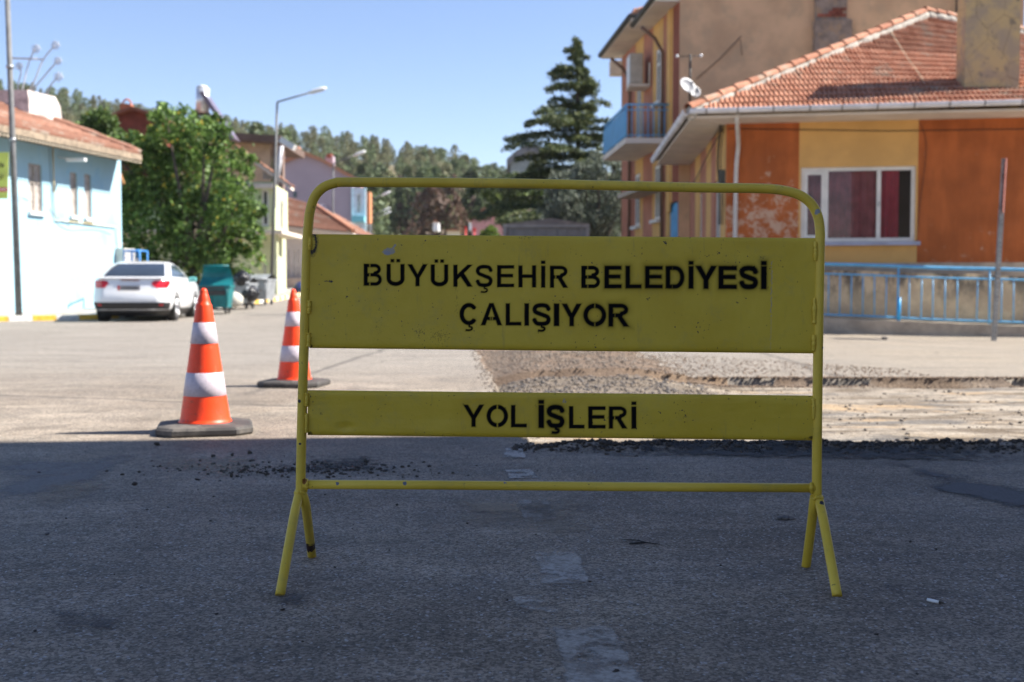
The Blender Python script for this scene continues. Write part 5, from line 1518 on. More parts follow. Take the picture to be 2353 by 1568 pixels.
p, t = fpt(zx(1044)); mb = MB(); p.z = fzb(t); mb.tube([p + Vector((0, -.02, .22)), p + Vector((0, -.02, .70))], .042, 10)
mb.build('post_sleeve', plain('bright_blue_pipe', (.04, .36, .72), .4), fence)

# perforated sign post, its plate seen edge-on
sp_ = thing('sign_post', 'tall leaning perforated steel post with a sign plate seen edge on', 'sign', (W(2284, 780, 20.6).x, 20.6, hz(8.5, 20.6)))
pb, ptp = W(2284, 780, 20.6), W(2308, 365, 20.6)
mb = MB(); dv = ptp - pb
hw = .036
def prof(p): return [(p.x - hw, p.y - hw, p.z), (p.x + hw, p.y - hw, p.z), (p.x + hw, p.y + hw, p.z), (p.x - hw, p.y + hw, p.z)]
mb.loft([prof(pb - dv * .03), prof(ptp)], True, True); mb.build('post', M['steel'], sp_)
hl_ = MB()
for k_ in range(40):
    c = pb + dv * ((k_ + .5) / 40); hl_.disc((c.x, c.y - hw - .001, c.z), .009, (0, 1, 0), 8, 0, .004)
ho = hl_.build('perforations', M['dark_metal'], sp_); ho['kind'] = 'stuff'
mb = MB(); q0, q1 = pb + dv * .70, pb + dv * .995
for s_, m_i in ((0, 0),):
    ka = .46
    P_ = lambda q, dx, dy: (q.x + dx + dy * ka, q.y + dy, q.z)
    mb.hexa([P_(q, dx, dy) for q in (q0, q1) for dx, dy in ((.036, -.30), (.042, -.30), (.042, .32), (.036, .32))])
mb.build('sign_plate', plain('red_white_plate', (.62, .20, .14), .4), sp_)
st = stone_set('stone', np.array([[W(2000, 776, 21).x, 20.2, hz(6.6, 20.2)]]), np.array([.05]), [M['dust']], None, None, .8, .15)
tag(st, 'lone dark stone on the sunlit ground in front of the blue railing', 'stone')

# ================================================================ UNSEEN BLOCK beside the camera, added to cast the foreground shade
blk = thing('shade_block', 'unseen pale block added beside the road to cast the foreground shade', 'building', (14, 0, 0))
bx0, byf = 7.0, 5.72 + math.tan(SUN_AZ) * 8.5
bwl = Wall(bx0, byf, 0, -1, -1)
bops = [(1.5 + 3.2 * i, 2.9 + 3.2 * i, 1.2 + 3 * j, 2.6 + 3 * j) for i in range(6) for j in range(4)]
M['block_wall'] = plain('pale_render', (.40, .36, .31), .9, var=.1, vs=1)
bwl = Wall(bx0, byf, 0, -1, 1)
nrm_ok = bwl.n[0] < 0
wall_mesh(bwl, 0, 24, -.3, 12.5, bops, thick=.25).build('street_wall', [M['block_wall']], blk)
for o in bops: window(blk, bwl, *o, (0, .5, 1), .08, .07, sill=(.05, .06, .08))
mb = MB(); mb.box((bx0 + 7.15, byf - 12, 6.1), (13.7, 23.99, 12.7)); mb.build('building_core', M['block_wall'], blk)
mb = MB(); mb.box((bx0 + 7, byf - 12, 12.6), (14.1, 24, .2)); mb.build('roof', M['concrete'], blk)

# ================================================================ LIGHT BLUE HOUSE (left)
bh = thing('blue_house', 'pale blue rendered house with a sagging terracotta roof behind the painted kerb', 'house', (-14, 31, 0))
BW = Wall(-13.6, 30.2, .254, 1, 1)            # outward to the right, towards the street
u_end = BW.u(281, 600)
u_bg = -9.0
zg = .05
w1, w2, w3 = [(BW.uz(a, (c + d) / 2)[0], BW.uz(b, (c + d) / 2)[0], BW.z((a + b) / 2, d), BW.z((a + b) / 2, c)) for a, b, c, d in
              ((66, 97, 377, 488), (161.5, 178.5, 397, 497), (194.5, 210.5, 401, 502))]
M['pale_blue'] = plain('pale_blue_render', (.34, .53, .63), .9, var=.06, vs=1.1, bump=.25, bs=30, bd=.008, patch=((.27, .49, .65), 1.3, .52, .68))
EB = 4.98
wall_mesh(BW, u_bg, u_end, -.2, EB, (w1, w2, w3)).build('street_wall', M['pale_blue'], bh)
EWl = Wall(*BW.p(u_end, 0)[:2], -.969, .30, 1)
wall_mesh(EWl, 0, 7, -.2, EB).build('end_wall', M['pale_blue'], bh)
EW2 = Wall(*BW.p(u_bg, 0)[:2], -.969, .246, -1)
wall_mesh(EW2, 0, 7, -.2, EB).build('end_wall', M['pale_blue'], bh)
mb = MB(); q_ = [EW2.p(0, EB), EW2.p(7.2, EB), EW2.p(3.35, 6.66)]; mb.loft([q_, [(x + BW.d[0] * .2, y + BW.d[1] * .2, z) for x, y, z in q_]], True, True); mb.build('gable_wall', M['pale_blue'], bh)
M['old_frame'] = plain('weathered_grey_brown_frame', (.36, .31, .27), .8, var=.2, vs=8)
M['curtain_grey'] = plain('greyish_curtain', (.40, .36, .33), .9, var=.2, vs=5)
for o, cols in ((w1, (0, .5, 1)), (w2, (0, 1)), (w3, (0, 1))):
    window(bh, BW, *o, cols, .05, .05, M['old_frame'], M['curtain_grey'], sill=(.05, .09, .10), sillmat=M['white_paint'], transom=.62 if o is w1 else None)
# roof: eave along the wall, hip at the far end
nb = np.array([BW.n[0], BW.n[1], 0]); db = np.array([BW.d[0], BW.d[1], 0])
def bp_(u, o, z): return np.array(BW.p(u, z, o))
e0, e1 = bp_(u_bg, .85, EB + .02), bp_(u_end - .25, .85, EB - .06)
r0, r1 = bp_(u_bg, -3.3, 6.72), bp_(u_end - 2.9, -3.3, 6.72)
m = MB()
eb = bp_(u_end + .45, -7.2, EB); ebb = bp_(u_bg, -7.2, EB)
dz_ = np.array([0, 0, -.03])
m.add([tuple(e0 + dz_), tuple(e1 + dz_), tuple(r1 + dz_), tuple(r0 + dz_)], [(0, 1, 2, 3)])
m.add([tuple(e1 + dz_), tuple(eb + dz_), tuple(r1 + dz_)], [(0, 1, 2)])
m.add([tuple(eb + dz_), tuple(ebb + dz_), tuple(r0 + dz_), tuple(r1 + dz_)], [(0, 1, 2, 3)])
slab(m, [e0 + [0, 0, -.08], e1 + [0, 0, -.08], eb + [0, 0, -.08], ebb + [0, 0, -.08]], .06)
rbh = m.build('roof', plain('old_boards', (.20, .16, .12), .9), bh)
tile_patch('roof_tiles', e0, e1, r0, r1, M['tile_old'], rbh, .26, .38, .05)
tile_patch('roof_tiles', e1, eb, r1, r1, M['tile_old'], rbh, .26, .38, .05)
hm = MB()
hp_ = [Vector(e1) + (Vector(r1) - Vector(e1)) * (i / 14) + Vector((0, 0, .05 + rnd.uniform(0, .03))) for i in range(15)]
hm.tube(hp_, [.10 + rnd.uniform(0, .03) for _ in hp_], 8); hm.build('hip_tiles', M['tile_old'], rbh)['kind'] = 'stuff'
fa = MB(); A_, B2_ = e0 + nb * .02 + [0, 0, -.10], e1 + nb * .02 + [0, 0, -.10]
fa.hexa([tuple(A_ + [0, 0, -.08]), tuple(B2_ + [0, 0, -.08]), tuple(B2_ + nb * .03 + [0, 0, -.08]), tuple(A_ + nb * .03 + [0, 0, -.08]),
         tuple(A_ + [0, 0, .10]), tuple(B2_ + [0, 0, .10]), tuple(B2_ + nb * .03 + [0, 0, .10]), tuple(A_ + nb * .03 + [0, 0, .10])])
fa.build('fascia_board', plain('weathered_pale_wood', (.27, .21, .15), .9, var=.3, vs=6), bh)
tt = MB(); nT = int(np.linalg.norm(B2_ - A_) / .14)
for i in range(nT):
    p = A_ + (B2_ - A_) * ((i + .5) / nT) + nb * .015; q = db * .05
    tt.add([tuple(p - q + [0, 0, -.12]), tuple(p + q + [0, 0, -.12]), tuple(p + [0, 0, -.19])], [(0, 1, 2)])
t_ = tt.build('fascia_fringe', plain('weathered_pale_fringe', (.48, .40, .30), .9), bh); t_['kind'] = 'stuff'
rb = MB(); a_, b_ = W(262, 372, 35.9), W(282, 424, 35.9); rb.tube([a_ + Vector((0, .4, .1)), a_, b_], .085, 4); rb.build('loose_rafter', plain('orange_timber', (.50, .24, .09), .8), bh)
for k_ in range(9):
    rr_ = MB(); p = bp_(-4 + k_ * 1.1, .02, EB - .09); rr_.box(tuple(p + nb * .25), (.5, .07, .10), math.atan2(nb[1], nb[0])); rr_.build('rafter_end', plain('rafter_wood', (.22, .15, .10), .9) if k_ == 0 else bpy.data.materials['rafter_wood'], bh)
chm = MB(); c0 = W(0, 230, 33.4); zt = W(40, 207, 33.4).z; xa, xb = W(-12, 240, 33.4).x, W(66, 240, 33.4).x
chm.loft([[(xa, 33.4, 5.2), (xb + .02, 33.4, 5.2), (xb + .52, 34.8, 5.2), (xa, 34.8, 5.2)], [(xa, 33.4, zt - .25), (xb, 33.4, zt - .25), (xb + .40, 34.7, zt - .25), (xa, 34.7, zt - .25)],
          [(xa, 33.4, zt), (xb - .03, 33.4, zt), (xb + .30, 34.6, zt), (xa, 34.6, zt)]], True, True)
chm.build('chimney', plain('whitewashed_chimney', (.56, .50, .47), .95, var=.3, vs=3, bump=.6, bs=10, bd=.03, patch=((.30, .25, .22), 4, .58, .68)), bh)
# gas pipe, cables, lamp, meter box
cbm = MB()
pts = [(118, 340), (121, 430), (125, 506), (200, 514), (264, 522), (268, 560), (272, 590)]
cbm.tube([Vector(BW.p(BW.uz(x, y)[0], BW.uz(x, y)[1], .05)) for x, y in pts], .018, 6); cbm.build('gas_pipe', plain('pale_yellow_pipe', (.66, .52, .28), .6), bh)
cbm = MB()
for pts in ([(126, 508), (140, 522), (165, 530), (200, 528), (230, 530), (255, 540)], [(112, 340), (116, 420), (120, 500)], [(52, 455), (75, 466), (100, 470)], [(112, 480), (130, 500), (160, 520)]):
    cbm.tube(smooth_path([Vector(BW.p(BW.uz(x, y)[0], BW.uz(x, y)[1], .008)) for x, y in pts], 4), .006, 5)
cbm.build('cable', M['pole_steel'], bh)
mb = MB(); p = BW.uz(134, 362); q = Vector(BW.p(p[0], p[1], .0)); mb.tube([q, q + Vector((.5, -.05, -.06))], .02, 6); mb.box((q.x + .55, q.y - .1, q.z - .08), (.55, .16, .09), -.1); mb.build('wall_lamp', M['white_paint'], bh)
mbx = MB(); u_ = BW.uz(270, 590)[0]; wbox(mbx, BW, u_ - .1, u_ + .5, BW.z(270, 625), BW.z(270, 571), .005, .30); mbx.build('meter_box', plain('cream_meter_box', (.60, .58, .52), .6), bh)

# blue cage-like crate behind the car
cg = thing('gas_cage', 'blue barred metal cage standing behind the white car against the tree', 'cage', tuple(W(303, 665, 33.5)))
c0 = W(286, 660, 33.2); c1 = W(321, 576, 33.2)
fr_ = MB(); xa, xb, za, zb_ = c0.x, c1.x, .15, c1.z; ya, yb = 33.2, 33.9
P8 = [(xa, ya), (xb, ya), (xb, yb), (xa, yb)]
for (x, y) in P8: fr_.tube([(x, y, za), (x, y, zb_)], .022, 4)
for z_ in (za + .03, zb_): fr_.tube([(*P8[0], z_), (*P8[1], z_), (*P8[2], z_), (*P8[3], z_), (*P8[0], z_)], .026, 4)
fr_.build('frame', plain('bright_blue_steel', (.05, .25, .62), .45), cg)
for k_ in range(1, 9):
    mb = MB(); x = xa + (xb - xa) * k_ / 9; mb.tube([(x, ya, za), (x, ya, zb_)], .010, 4); mb.build('bar', bpy.data.materials['bright_blue_steel'], cg)
mb = MB(); mb.box(((xa + xb) / 2, (ya + yb) / 2, (za + zb_) / 2 - .1), ((xb - xa) * .8, .4, (zb_ - za) * .7)); mb.build('back_panel', M['blue_panel'], cg)

# street pole with banner, far left
pol = thing('street_pole', 'tall grey metal pole on the pavement in front of the pale blue house', 'pole', tuple(W(42, 722, 28.6)))
pb_, pt_ = W(43.5, 722, 28.6), W(15, -60, 28.6)
mb = MB(); mb.tube([Vector((pb_.x, pb_.y, .0)), pt_], [.082, .060], 12); mb.build('pole', M['pole_steel'], pol)
for y_ in (152, 319):
    mb = MB(); f = (722 - y_) / 782; c = pb_ + (pt_ - pb_) * f; mb.tube([c + Vector((0, 0, -.04)), c + Vector((0, 0, .04))], .088, 12); mb.build('clamp', M['steel'], pol)
ban = thing('banner', 'yellow green banner with a red strip hung from the pole at the photo edge', 'banner', tuple(W(8, 405, 28.5)))
q = W(19.5, 350, 28.45), W(17.5, 457, 28.45), W(-45, 457, 28.45), W(-45, 350, 28.45)
mb = MB(); mb.hexa([q[2], q[1], q[1] + Vector((0, .012, 0)), q[2] + Vector((0, .012, 0)), q[3], q[0], q[0] + Vector((0, .012, 0)), q[3] + Vector((0, .012, 0))]); mb.build('sheet', plain('yellow_green_vinyl', (.62, .66, .13), .5), ban)
mb = MB(); a, b = W(-45, 441, 28.44), W(17.6, 431, 28.44); mb.box(((a.x + b.x) / 2, 28.44, (a.z + b.z) / 2), (b.x - a.x, .006, b.z - a.z)); mb.build('red_strip', plain('red_print', (.62, .08, .09), .5), ban)
def flat_bar(x0, y0, x1, y1, w=1.6):
    mb.tube([W(x0, y0, 28.435), W(x1, y1, 28.435)], w / FP * 28.4 / 2, 4)
mb = MB()
for s_ in ((1, 373, 1, 385), (1, 373, 1, 373.5), (4.5, 377, 4.5, 385), (4.5, 377, 7.5, 377.5), (7.5, 377.5, 7.5, 385), (-6, 377, -6, 385), (-3, 377, -3, 385),
           (1, 402, 1, 414), (5.5, 399, 5.5, 409), (5.5, 412, 5.5, 413.5), (-6, 402, -2, 402), (-6, 408, -3, 408), (-6, 402, -6, 414)): flat_bar(*s_)
mb.build('lettering', plain('dark_print', (.05, .05, .02), .6), ban)
mb = MB()
for x in (-4, 0, 4, 8, 12): flat_bar(x, 434, x, 438, 1.6); flat_bar(x, 434, x + 2, 434, 1)
mb.build('lettering', M['white_paint'], ban)

# festive metal flower ornament beyond the roof
orn = thing('flower_ornament', 'pale metal street ornament of five curved stems ending in star flowers above the roof', 'ornament', tuple(W(50, 660, 37)))
M['pale_metal'] = plain('pale_grey_metal', (.55, .54, .56), .6, .1)
zo = lambda x, y: (x / 3.92 * .91914, (80 + y / 3.92) * .91914)
OD = 37
base = W(*zo(200, 700), OD)
mb = MB(); mb.tube([Vector((base.x, OD, .2)), base], .07, 8); mb.build('post', M['pole_steel'], orn)
for (hx, hy), (mx_, my_), (sx_, sy_), Rr in (((185, 335), (205, 400), (175, 540), 40), ((350, 165), (290, 280), (225, 540), 45), ((540, 130), (420, 280), (320, 520), 45),
                                      ((565, 285), (480, 380), (370, 510), 42), ((570, 440), (500, 520), (425, 640), 48)):
    st_ = MB(); pts = [base, W(*zo(sx_, sy_), OD), W(*zo(mx_, my_), OD), W(*zo(hx, hy), OD)]
    st_.tube(smooth_path(pts, 6), .022, 6); so = st_.build('stem', M['pale_metal'], orn)
    c = W(*zo(hx, hy), OD); R_ = Rr / 3.92 * .919 / FP * OD
    fl = MB(); ring = []
    for k_ in range(17):
        a = k_ / 16 * 2 * math.pi; rr_ = R_ * (1.0 if k_ % 2 == 0 else .55); ring.append(c + Vector((math.cos(a) * rr_, .03 * (k_ % 2), math.sin(a) * rr_)))
    fl.tube(ring, .017, 5); 
    ring2 = [c + (p - c) * .45 for p in ring]; fl.tube(ring2, .013, 5)
    fl.build('star_flower', M['pale_metal'], orn)
mb = MB(); mb.tube([W(*zo(120, 258), OD), W(*zo(415, 268), OD)], .03, 6); mb.build('cross_arm', M['pale_metal'], orn)

# ================================================================ CAR
car = thing('parked_car', 'white saloon car parked tail towards us beside the pale blue house', 'car', (-8.94, 26.95, 0))
M['car_white'] = plain('white_car_paint', (.74, .75, .77), .22, var=.02, spec=.5, coat=.6)
M['car_black'] = plain('black_bumper_plastic', (.025, .025, .027), .5, var=.1)
M['car_glass'] = plain('tinted_car_glass', (.03, .04, .055), .05, var=.1, spec=.9)
M['tail_red'] = plain('red_tail_lamp', (.55, .012, .02), .15, var=.1, spec=.7)
M['chrome'] = plain('silver_alloy', (.62, .63, .65), .25, .8, var=.1)
# horizontal outlines by level: z, rear y, front y, half width, corner radius, taper
LV = [(.20, .18, 4.30, .78, .30), (.28, .05, 4.42, .86, .30), (.42, .00, 4.48, .905, .30), (.46, -.01, 4.49, .912, .32), (.58, -.02, 4.49, .915, .34), (.70, .03, 4.46, .912, .34),
      (.82, .06, 4.40, .905, .33), (.92, .08, 4.25, .895, .32), (.99, .10, 4.05, .875, .30), (1.035, .13, 3.75, .85, .30), (1.055, .38, 3.20, .835, .24),
      (1.13, .50, 3.02, .81, .24), (1.22, .68, 2.80, .775, .24), (1.32, .92, 2.50, .73, .24), (1.40, 1.18, 2.20, .68, .26), (1.455, 1.50, 1.95, .60, .24), (1.475, 1.68, 1.82, .35, .06)]
def outline(z, y0, y1, w, r, n=8):
    pts = []; r = min(r, w * .9, (y1 - y0) / 2 * .9)
    bow = .10 if z < 1.04 else .07
    for cx_2, cy_2, a0 in ((w - r, y0 + r, -90), (w - r, y1 - r, 0), (-(w - r), y1 - r, 90), (-(w - r), y0 + r, 180)):
        for k_ in range(n + 1):
            a = math.radians(a0 + 90 * k_ / n); pts.append([cx_2 + r * math.cos(a), cy_2 + r * math.sin(a), z])
    P = []
    for x, y, z_ in pts:
        # bow the tail outward in the middle
        if y < y0 + r: y -= bow * (1 - (x / w) ** 2) * .8 - bow * .3
        if y > y1 - r: y += bow * 1.6 * (1 - (x / w) ** 2)
        if .6 < z_ < 1.04 and y < .5: x *= 1
        P.append((x, y, z_))
    return P
def carpt(zq, f):
    """point on the body at height zq, outline index fraction f (0..len)"""
    for i in range(len(LV) - 1):
        if LV[i][0] <= zq <= LV[i + 1][0]: break
    t = (zq - LV[i][0]) / (LV[i + 1][0] - LV[i][0]); pr = [a + (b - a) * t for a, b in zip(LV[i], LV[i + 1])]
    O = outline(*pr); k_ = int(f) % len(O); g_ = f - int(f); a = Vector(O[k_]); b = Vector(O[(k_ + 1) % len(O)]); return a.lerp(b, g_)
carR = Matrix.Rotation(math.radians(6.0), 4, 'Z'); carO = Vector((-9.05, 26.95, hz(-8.9, 28)))
def CT(p): return carO + carR @ Vector(p)
mb = MB(); mb.loft([[CT(p) for p in outline(*l)] for l in LV], True, True, smooth=True)
body = mb.build('body', M['car_white'], car)
def carpatch(name, mat, zs, fs, off, parent=car):
    rows = []
    for z_, f0, f1 in zs:
        row = []
        for k_ in range(fs + 1):
            f = f0 + (f1 - f0) * k_ / fs; p = carpt(z_, f); q = carpt(z_, f + .3); q2 = carpt(min(z_ + .02, 1.455), f)
            n = (q - p).cross(q2 - p); n = n.normalized() if n.length > 1e-9 else Vector((0, -1, 0))
            c = Vector((0, 2.2, z_ - .2)); 
            if n.dot(p - c) < 0: n = -n
            row.append(CT(p + n * off))
        rows.append(row)
    P = np.array([[tuple(v) for v in r] for r in rows]); return grid_mesh(name, P, mat, parent, True)
# outline indices: 0..8 right rear corner, 9..17 right front, 18..26 left front, 27..35 left rear; rear face spans 35 -> 36(=0)
zc_ = lambda a, b, n: [a + (b - a) * i / n for i in range(n + 1)]
carpatch('rear_window', M['car_glass'], [(z_, 32.6 + .2 * i / 6 , 39.4 - .2 * i / 6) for i, z_ in enumerate(zc_(1.075, 1.395, 6))], 20, .006)
carpatch('side_window', M['car_glass'], [(z_, 8.05 + .0 * i, 8.93 - .05 * i / 5) for i, z_ in enumerate(zc_(1.075, 1.375, 5))], 16, .006)
carpatch('side_window', M['car_glass'], [(z_, 26.07, 26.95) for i, z_ in enumerate(zc_(1.075, 1.375, 5))], 16, .006)
carpatch('windscreen', M['car_glass'], [(z_, 14.5, 20.5) for i, z_ in enumerate(zc_(1.075, 1.375, 5))], 16, .006)
carpatch('rear_bumper', M['car_black'], [(z_, 30.0, 42.5) for z_ in zc_(.20, .46, 4)], 30, .010)
mb = MB(); mb.loft([[CT(p) for p in outline(.13, .35, 4.2, .74, .3)], [CT(p) for p in outline(.19, .2, 4.3, .80, .3)], [CT(p) for p in outline(.26, .12, 4.35, .85, .3)]], True, False); mb.build('underbody', M['car_black'], car)
carpatch('sill_trim', M['car_black'], [(z_, 7.5, 9.6) for z_ in zc_(.20, .30, 2)], 12, .008)
for s_ in (1, -1):
    def idx(x_): return x_
    # lamps: on the rear face and round the corner
    if s_ > 0: carpatch('tail_lamp', M['tail_red'], [(.80, 36.6 - 36 + 36, 40.6), (.84, 35.97, 41.2), (.90, 35.93, 42.2), (.955, 35.95, 42.6), (.975, 36.3, 42.7)], 14, .008)
    else: carpatch('tail_lamp', M['tail_red'], [(.80, 35.0, 31.0), (.84, 35.03, 30.5), (.90, 35.07, 29.6), (.955, 35.05, 29.0), (.975, 34.8, 28.8)], 14, .008)
carpatch('reflector', M['tail_red'], [(.385, 37.2, 38.8), (.42, 37.2, 38.8)], 4, .014)
carpatch('reflector', M['tail_red'], [(.385, 34.2, 32.6), (.42, 34.2, 32.6)], 4, .014)
def carbox(name, c, d, mat, bev=0):
    mb = MB(); mb.box((0, 0, 0), d, 0, 0, bev); mb.v = [tuple(CT(Vector(v) + Vector(c))) for v in mb.v]; return mb.build(name, mat, car)
pl = carbox('number_plate', (0, -.065, .80), (.52, .02, .12), plain('grey_plate', (.42, .41, .42), .5))
carbox('plate_strip', (-.235, -.077, .80), (.05, .012, .11), plain('red_plate_strip', (.50, .03, .03), .5))
for i in range(7):
    carbox('plate_mark', (-.155 + i * .058, -.078, .80), (.028, .010, .07), M['car_black'])
carbox('lid_lip', (0, .11, 1.035), (1.5, .12, .035), M['car_white'], .012)
carbox('brake_light', (0, .048, .985), (.42, .02, .018), plain('dim_red', (.2, .03, .03), .4))
mb = MB(); mb.tube([CT((0, 1.5, 1.45)), CT((0, 1.32, 1.53))], .008, 5); mb.build('aerial', M['car_black'], car)
for s_ in (1, -1):
    carbox('wing_mirror', (s_ * .98, 2.85, 1.03), (.20, .12, .13), M['car_white'] if s_ < 0 else plain('painted_teal_reflection', (.12, .38, .38), .3), .03)  # teal reflection on the right mirror is painted as a flat colour
for s_ in (1, -1):
    for y_ in (.92, 3.57):
        c = CT((s_ * .80, y_, .325)); ax = (carR @ Vector((1, 0, 0)))
        mb = MB(); rings = []
        for o_, r_ in ((-.12, .20), (-.12, .29), (-.08, .325), (.09, .325), (.128, .295), (.13, .225), (.10, .215)):
            u1 = Vector((0, 0, 1)); u2 = ax.cross(u1)
            rings.append([c + ax * (o_ * s_) + (u1 * math.cos(t) + u2 * math.sin(t)) * r_ for t in [k * math.pi / 14 for k in range(28)]])
        mb.loft(rings, True, False, smooth=True); wh = mb.build('wheel', M['rubber'], car)
        mb = MB(); mb.disc(c + ax * (s_ * .098), .215, ax, 24, 0, .01); mb.build('hub_disc', M['car_black'], wh)
        rm = MB()
        for k_ in range(10):
            t = k_ * math.pi / 5; d_ = Vector((0, 0, 1)) * math.cos(t) + ax.cross(Vector((0, 0, 1))) * math.sin(t)
            rm.tube([c + ax * (s_ * .115) + d_ * .03, c + ax * (s_ * .125) + d_ * .215], [.022, .017], 5)
        rings = [c + ax * (s_ * .125) + (Vector((0, 0, 1)) * math.cos(t) + ax.cross(Vector((0, 0, 1))) * math.sin(t)) * .215 for t in [k * math.pi / 12 for k in range(25)]]
        rm.tube(rings, .014, 5); rm.build('rim', M['chrome'], wh)
        ar = MB(); ac_ = CT((s_ * .905, y_, .335)); pts = [ac_ + ax * (s_ * .006) + (Vector((0, 0, 1)) * math.sin(t) + (carR @ Vector((0, 1, 0))) * math.cos(t)) * .36 for t in [k * math.pi / 12 - .25 for k in range(14)]]
        ar.tube(pts, .022, 5); ar.disc(ac_ + ax * (s_ * .004), .352, ax, 26, 0, .006); ar.build('wheel_arch', M['car_black'], car)

# ================================================================ BINS
def dump(x, y, rz, w, h, col, label, lid_open, group='rubbish containers by the kerb'):
    z0 = hz(x, y); t = thing('rubbish_container', label, 'dumpster', (x, y, z0), group)
    R_ = Matrix.Rotation(rz, 4, 'Z'); T = lambda p: Vector((x, y, z0)) + R_ @ Vector(p)
    mb = MB(); hw = w / 2
    def ring(k, z, d=.42): return [T((-hw * k, -d * k, z)), T((hw * k, -d * k, z)), T((hw * k, d * k, z)), T((-hw * k, d * k, z))]
    mb.loft([ring(.86, .18), ring(1.0, h * .72), ring(1.04, h * .74), ring(1.04, h * .80)], True, False)
    mb.loft([ring(.98, h * .80), ring(.80, .25)], False, True); mb.build('tub', col, t)
    for k_ in (-.5, 0, .5):
        rb = MB(); rb.tube([T((hw * k_ * 1.6, -.375, .25)), T((hw * k_ * 1.8, -.43, h * .7))], .022, 4); rb.build('rib', col, t)
    lid = MB()
    if lid_open:
        n = 8; P = [[T((hw * (1.0 - .28 * k_ / n) * s_, .38 + .05 * math.sin(k_ / n * 3.1) * 3, h * .80 + k_ / n * h * .55)) for k_ in range(n + 1)] for s_ in (-1, -.5, 0, .5, 1)]
        for i in range(4): 
            for k_ in range(n): lid.quad(P[i][k_], P[i + 1][k_], P[i + 1][k_ + 1], P[i][k_ + 1])
        lid.tube([P[0][n], P[2][n], P[4][n]], .03, 5)
    else:
        n = 8; prof_ = [(-.46 + .92 * k_ / n, h * .80 + math.sin(k_ / n * math.pi) * .16) for k_ in range(n + 1)]
        lid.loft([[T((-hw * 1.04, a, b)) for a, b in prof_], [T((hw * 1.04, a, b)) for a, b in prof_]], closed=False)
        lid.tube([T((-hw * 1.04, -.46, h * .8)), T((hw * 1.04, -.46, h * .8))], .025, 5)
    lid.build('lid', col, t)
    if lid_open:
        for za_, zb2, kk in ((.52, .66, .80), (.70, .76, .74)):  # dark inside of the slots painted as black strips, no real hole
            om = MB(); fy = -.42 - .02; om.hexa([T((-hw * kk, fy - .012, h * za_)), T((hw * kk, fy - .012, h * za_)), T((hw * kk, fy + .03, h * za_)), T((-hw * kk, fy + .03, h * za_)), T((-hw * kk * .97, fy - .012, h * zb2)), T((hw * kk * .97, fy - .012, h * zb2)), T((hw * kk * .97, fy + .03, h * zb2)), T((-hw * kk * .97, fy + .03, h * zb2))]); om.build('opening', M['car_black'], t)
    for sx_ in (-1, 1):
        for sy_ in (-1, 1):
            wm_ = MB(); wm_.disc(T((sx_ * hw * .75, sy_ * .30, .09)), .09, R_ @ Vector((1, 0, 0)), 12, 0, .05); wm_.build('wheel', M['rubber'], t)
    return t
M['teal'] = plain('teal_plastic', (.004, .15, .165), .5, var=.2, vs=4, patch=((.05, .15, .16), 4, .6, .75))
M['grey_bin'] = plain('galvanised_bin', (.32, .34, .36), .55, .35, var=.2, vs=4, patch=((.17, .13, .10), 5, .58, .7))
x_ = W(490, 700, 32.5).x
dump(x_, 32.6, .08, 1.0, 1.02, M['teal'], 'teal plastic rubbish container with its rounded lid thrown open, next to the white car', True)
x_ = W(560, 700, 35.6).x
dump(W(545, 700, 35.6).x, 35.8, -.1, .95, 1.02, M['grey_bin'], 'dirty grey metal rubbish container heaped with black bags behind the teal one', False)
dump(W(588, 700, 38.5).x, 38.8, -.15, 1.0, 1.1, M['grey_bin'], 'clean galvanised container standing last in the row of rubbish containers', False)
def bag(px, py, D, r, label, mat=None):
    c = W(px, py, D); c.z = max(c.z, hz(c.x, c.y) + r * .75)
    rr_ = random.Random(int(px)); mb = MB(); rings = []
    for i in range(8):
        f = i / 7; q = math.sin(f * math.pi) ** .6 * (1 - .25 * f); rings.append([c + Vector((math.cos(t) * r * q * rr_.uniform(.85, 1.1), math.sin(t) * r * q * rr_.uniform(.85, 1.1), -r * .8 + 1.7 * r * f)) for t in [k * math.pi / 6 for k in range(12)]])
    mb.loft(rings, True, True, smooth=True); o = mb.build('rubbish_bag', mat or M['bag'], None)
    tag(o, label, 'bag', 'rubbish bags round the containers')
M['bag'] = plain('black_bin_liner', (.015, .015, .017), .25, var=.2, bump=.9, bs=9, bd=.05)
bag(556, 642, 35.5, .34, 'black bag perched on top of the dirty grey container'); bag(573, 676, 35.6, .36, 'black bag wedged against the right side of the dirty grey container')
bag(540, 690, 35.0, .30, 'whitish sack slumped between the teal and the grey containers', plain('off_white_sack', (.5, .48, .42), .8, bump=.6, bs=8, bd=.05))
bag(439, 672, 33.6, .34, 'beige sack just right of the wing mirror of the white car', plain('beige_sack', (.42, .34, .25), .85, bump=.6, bs=8, bd=.05))
bag(690, 676, 48, .36, 'unidentified dark blue thing beyond the tip of the further traffic cone', plain('navy_thing', (.02, .03, .10), .5, bump=.6, bs=8, bd=.05))  # unidentified dark thing, only given the shape of a bag

# ================================================================ HOUSES FURTHER UP THE STREET
def simple_window(parent, w, px0, px1, py0, py1, **k):
    a = w.uz(px0, (py0 + py1) / 2)[0]; b = w.uz(px1, (py0 + py1) / 2)[0]; z0 = w.z((px0 + px1) / 2, py1); z1 = w.z((px0 + px1) / 2, py0)
    return (min(a, b), max(a, b), z0, z1)
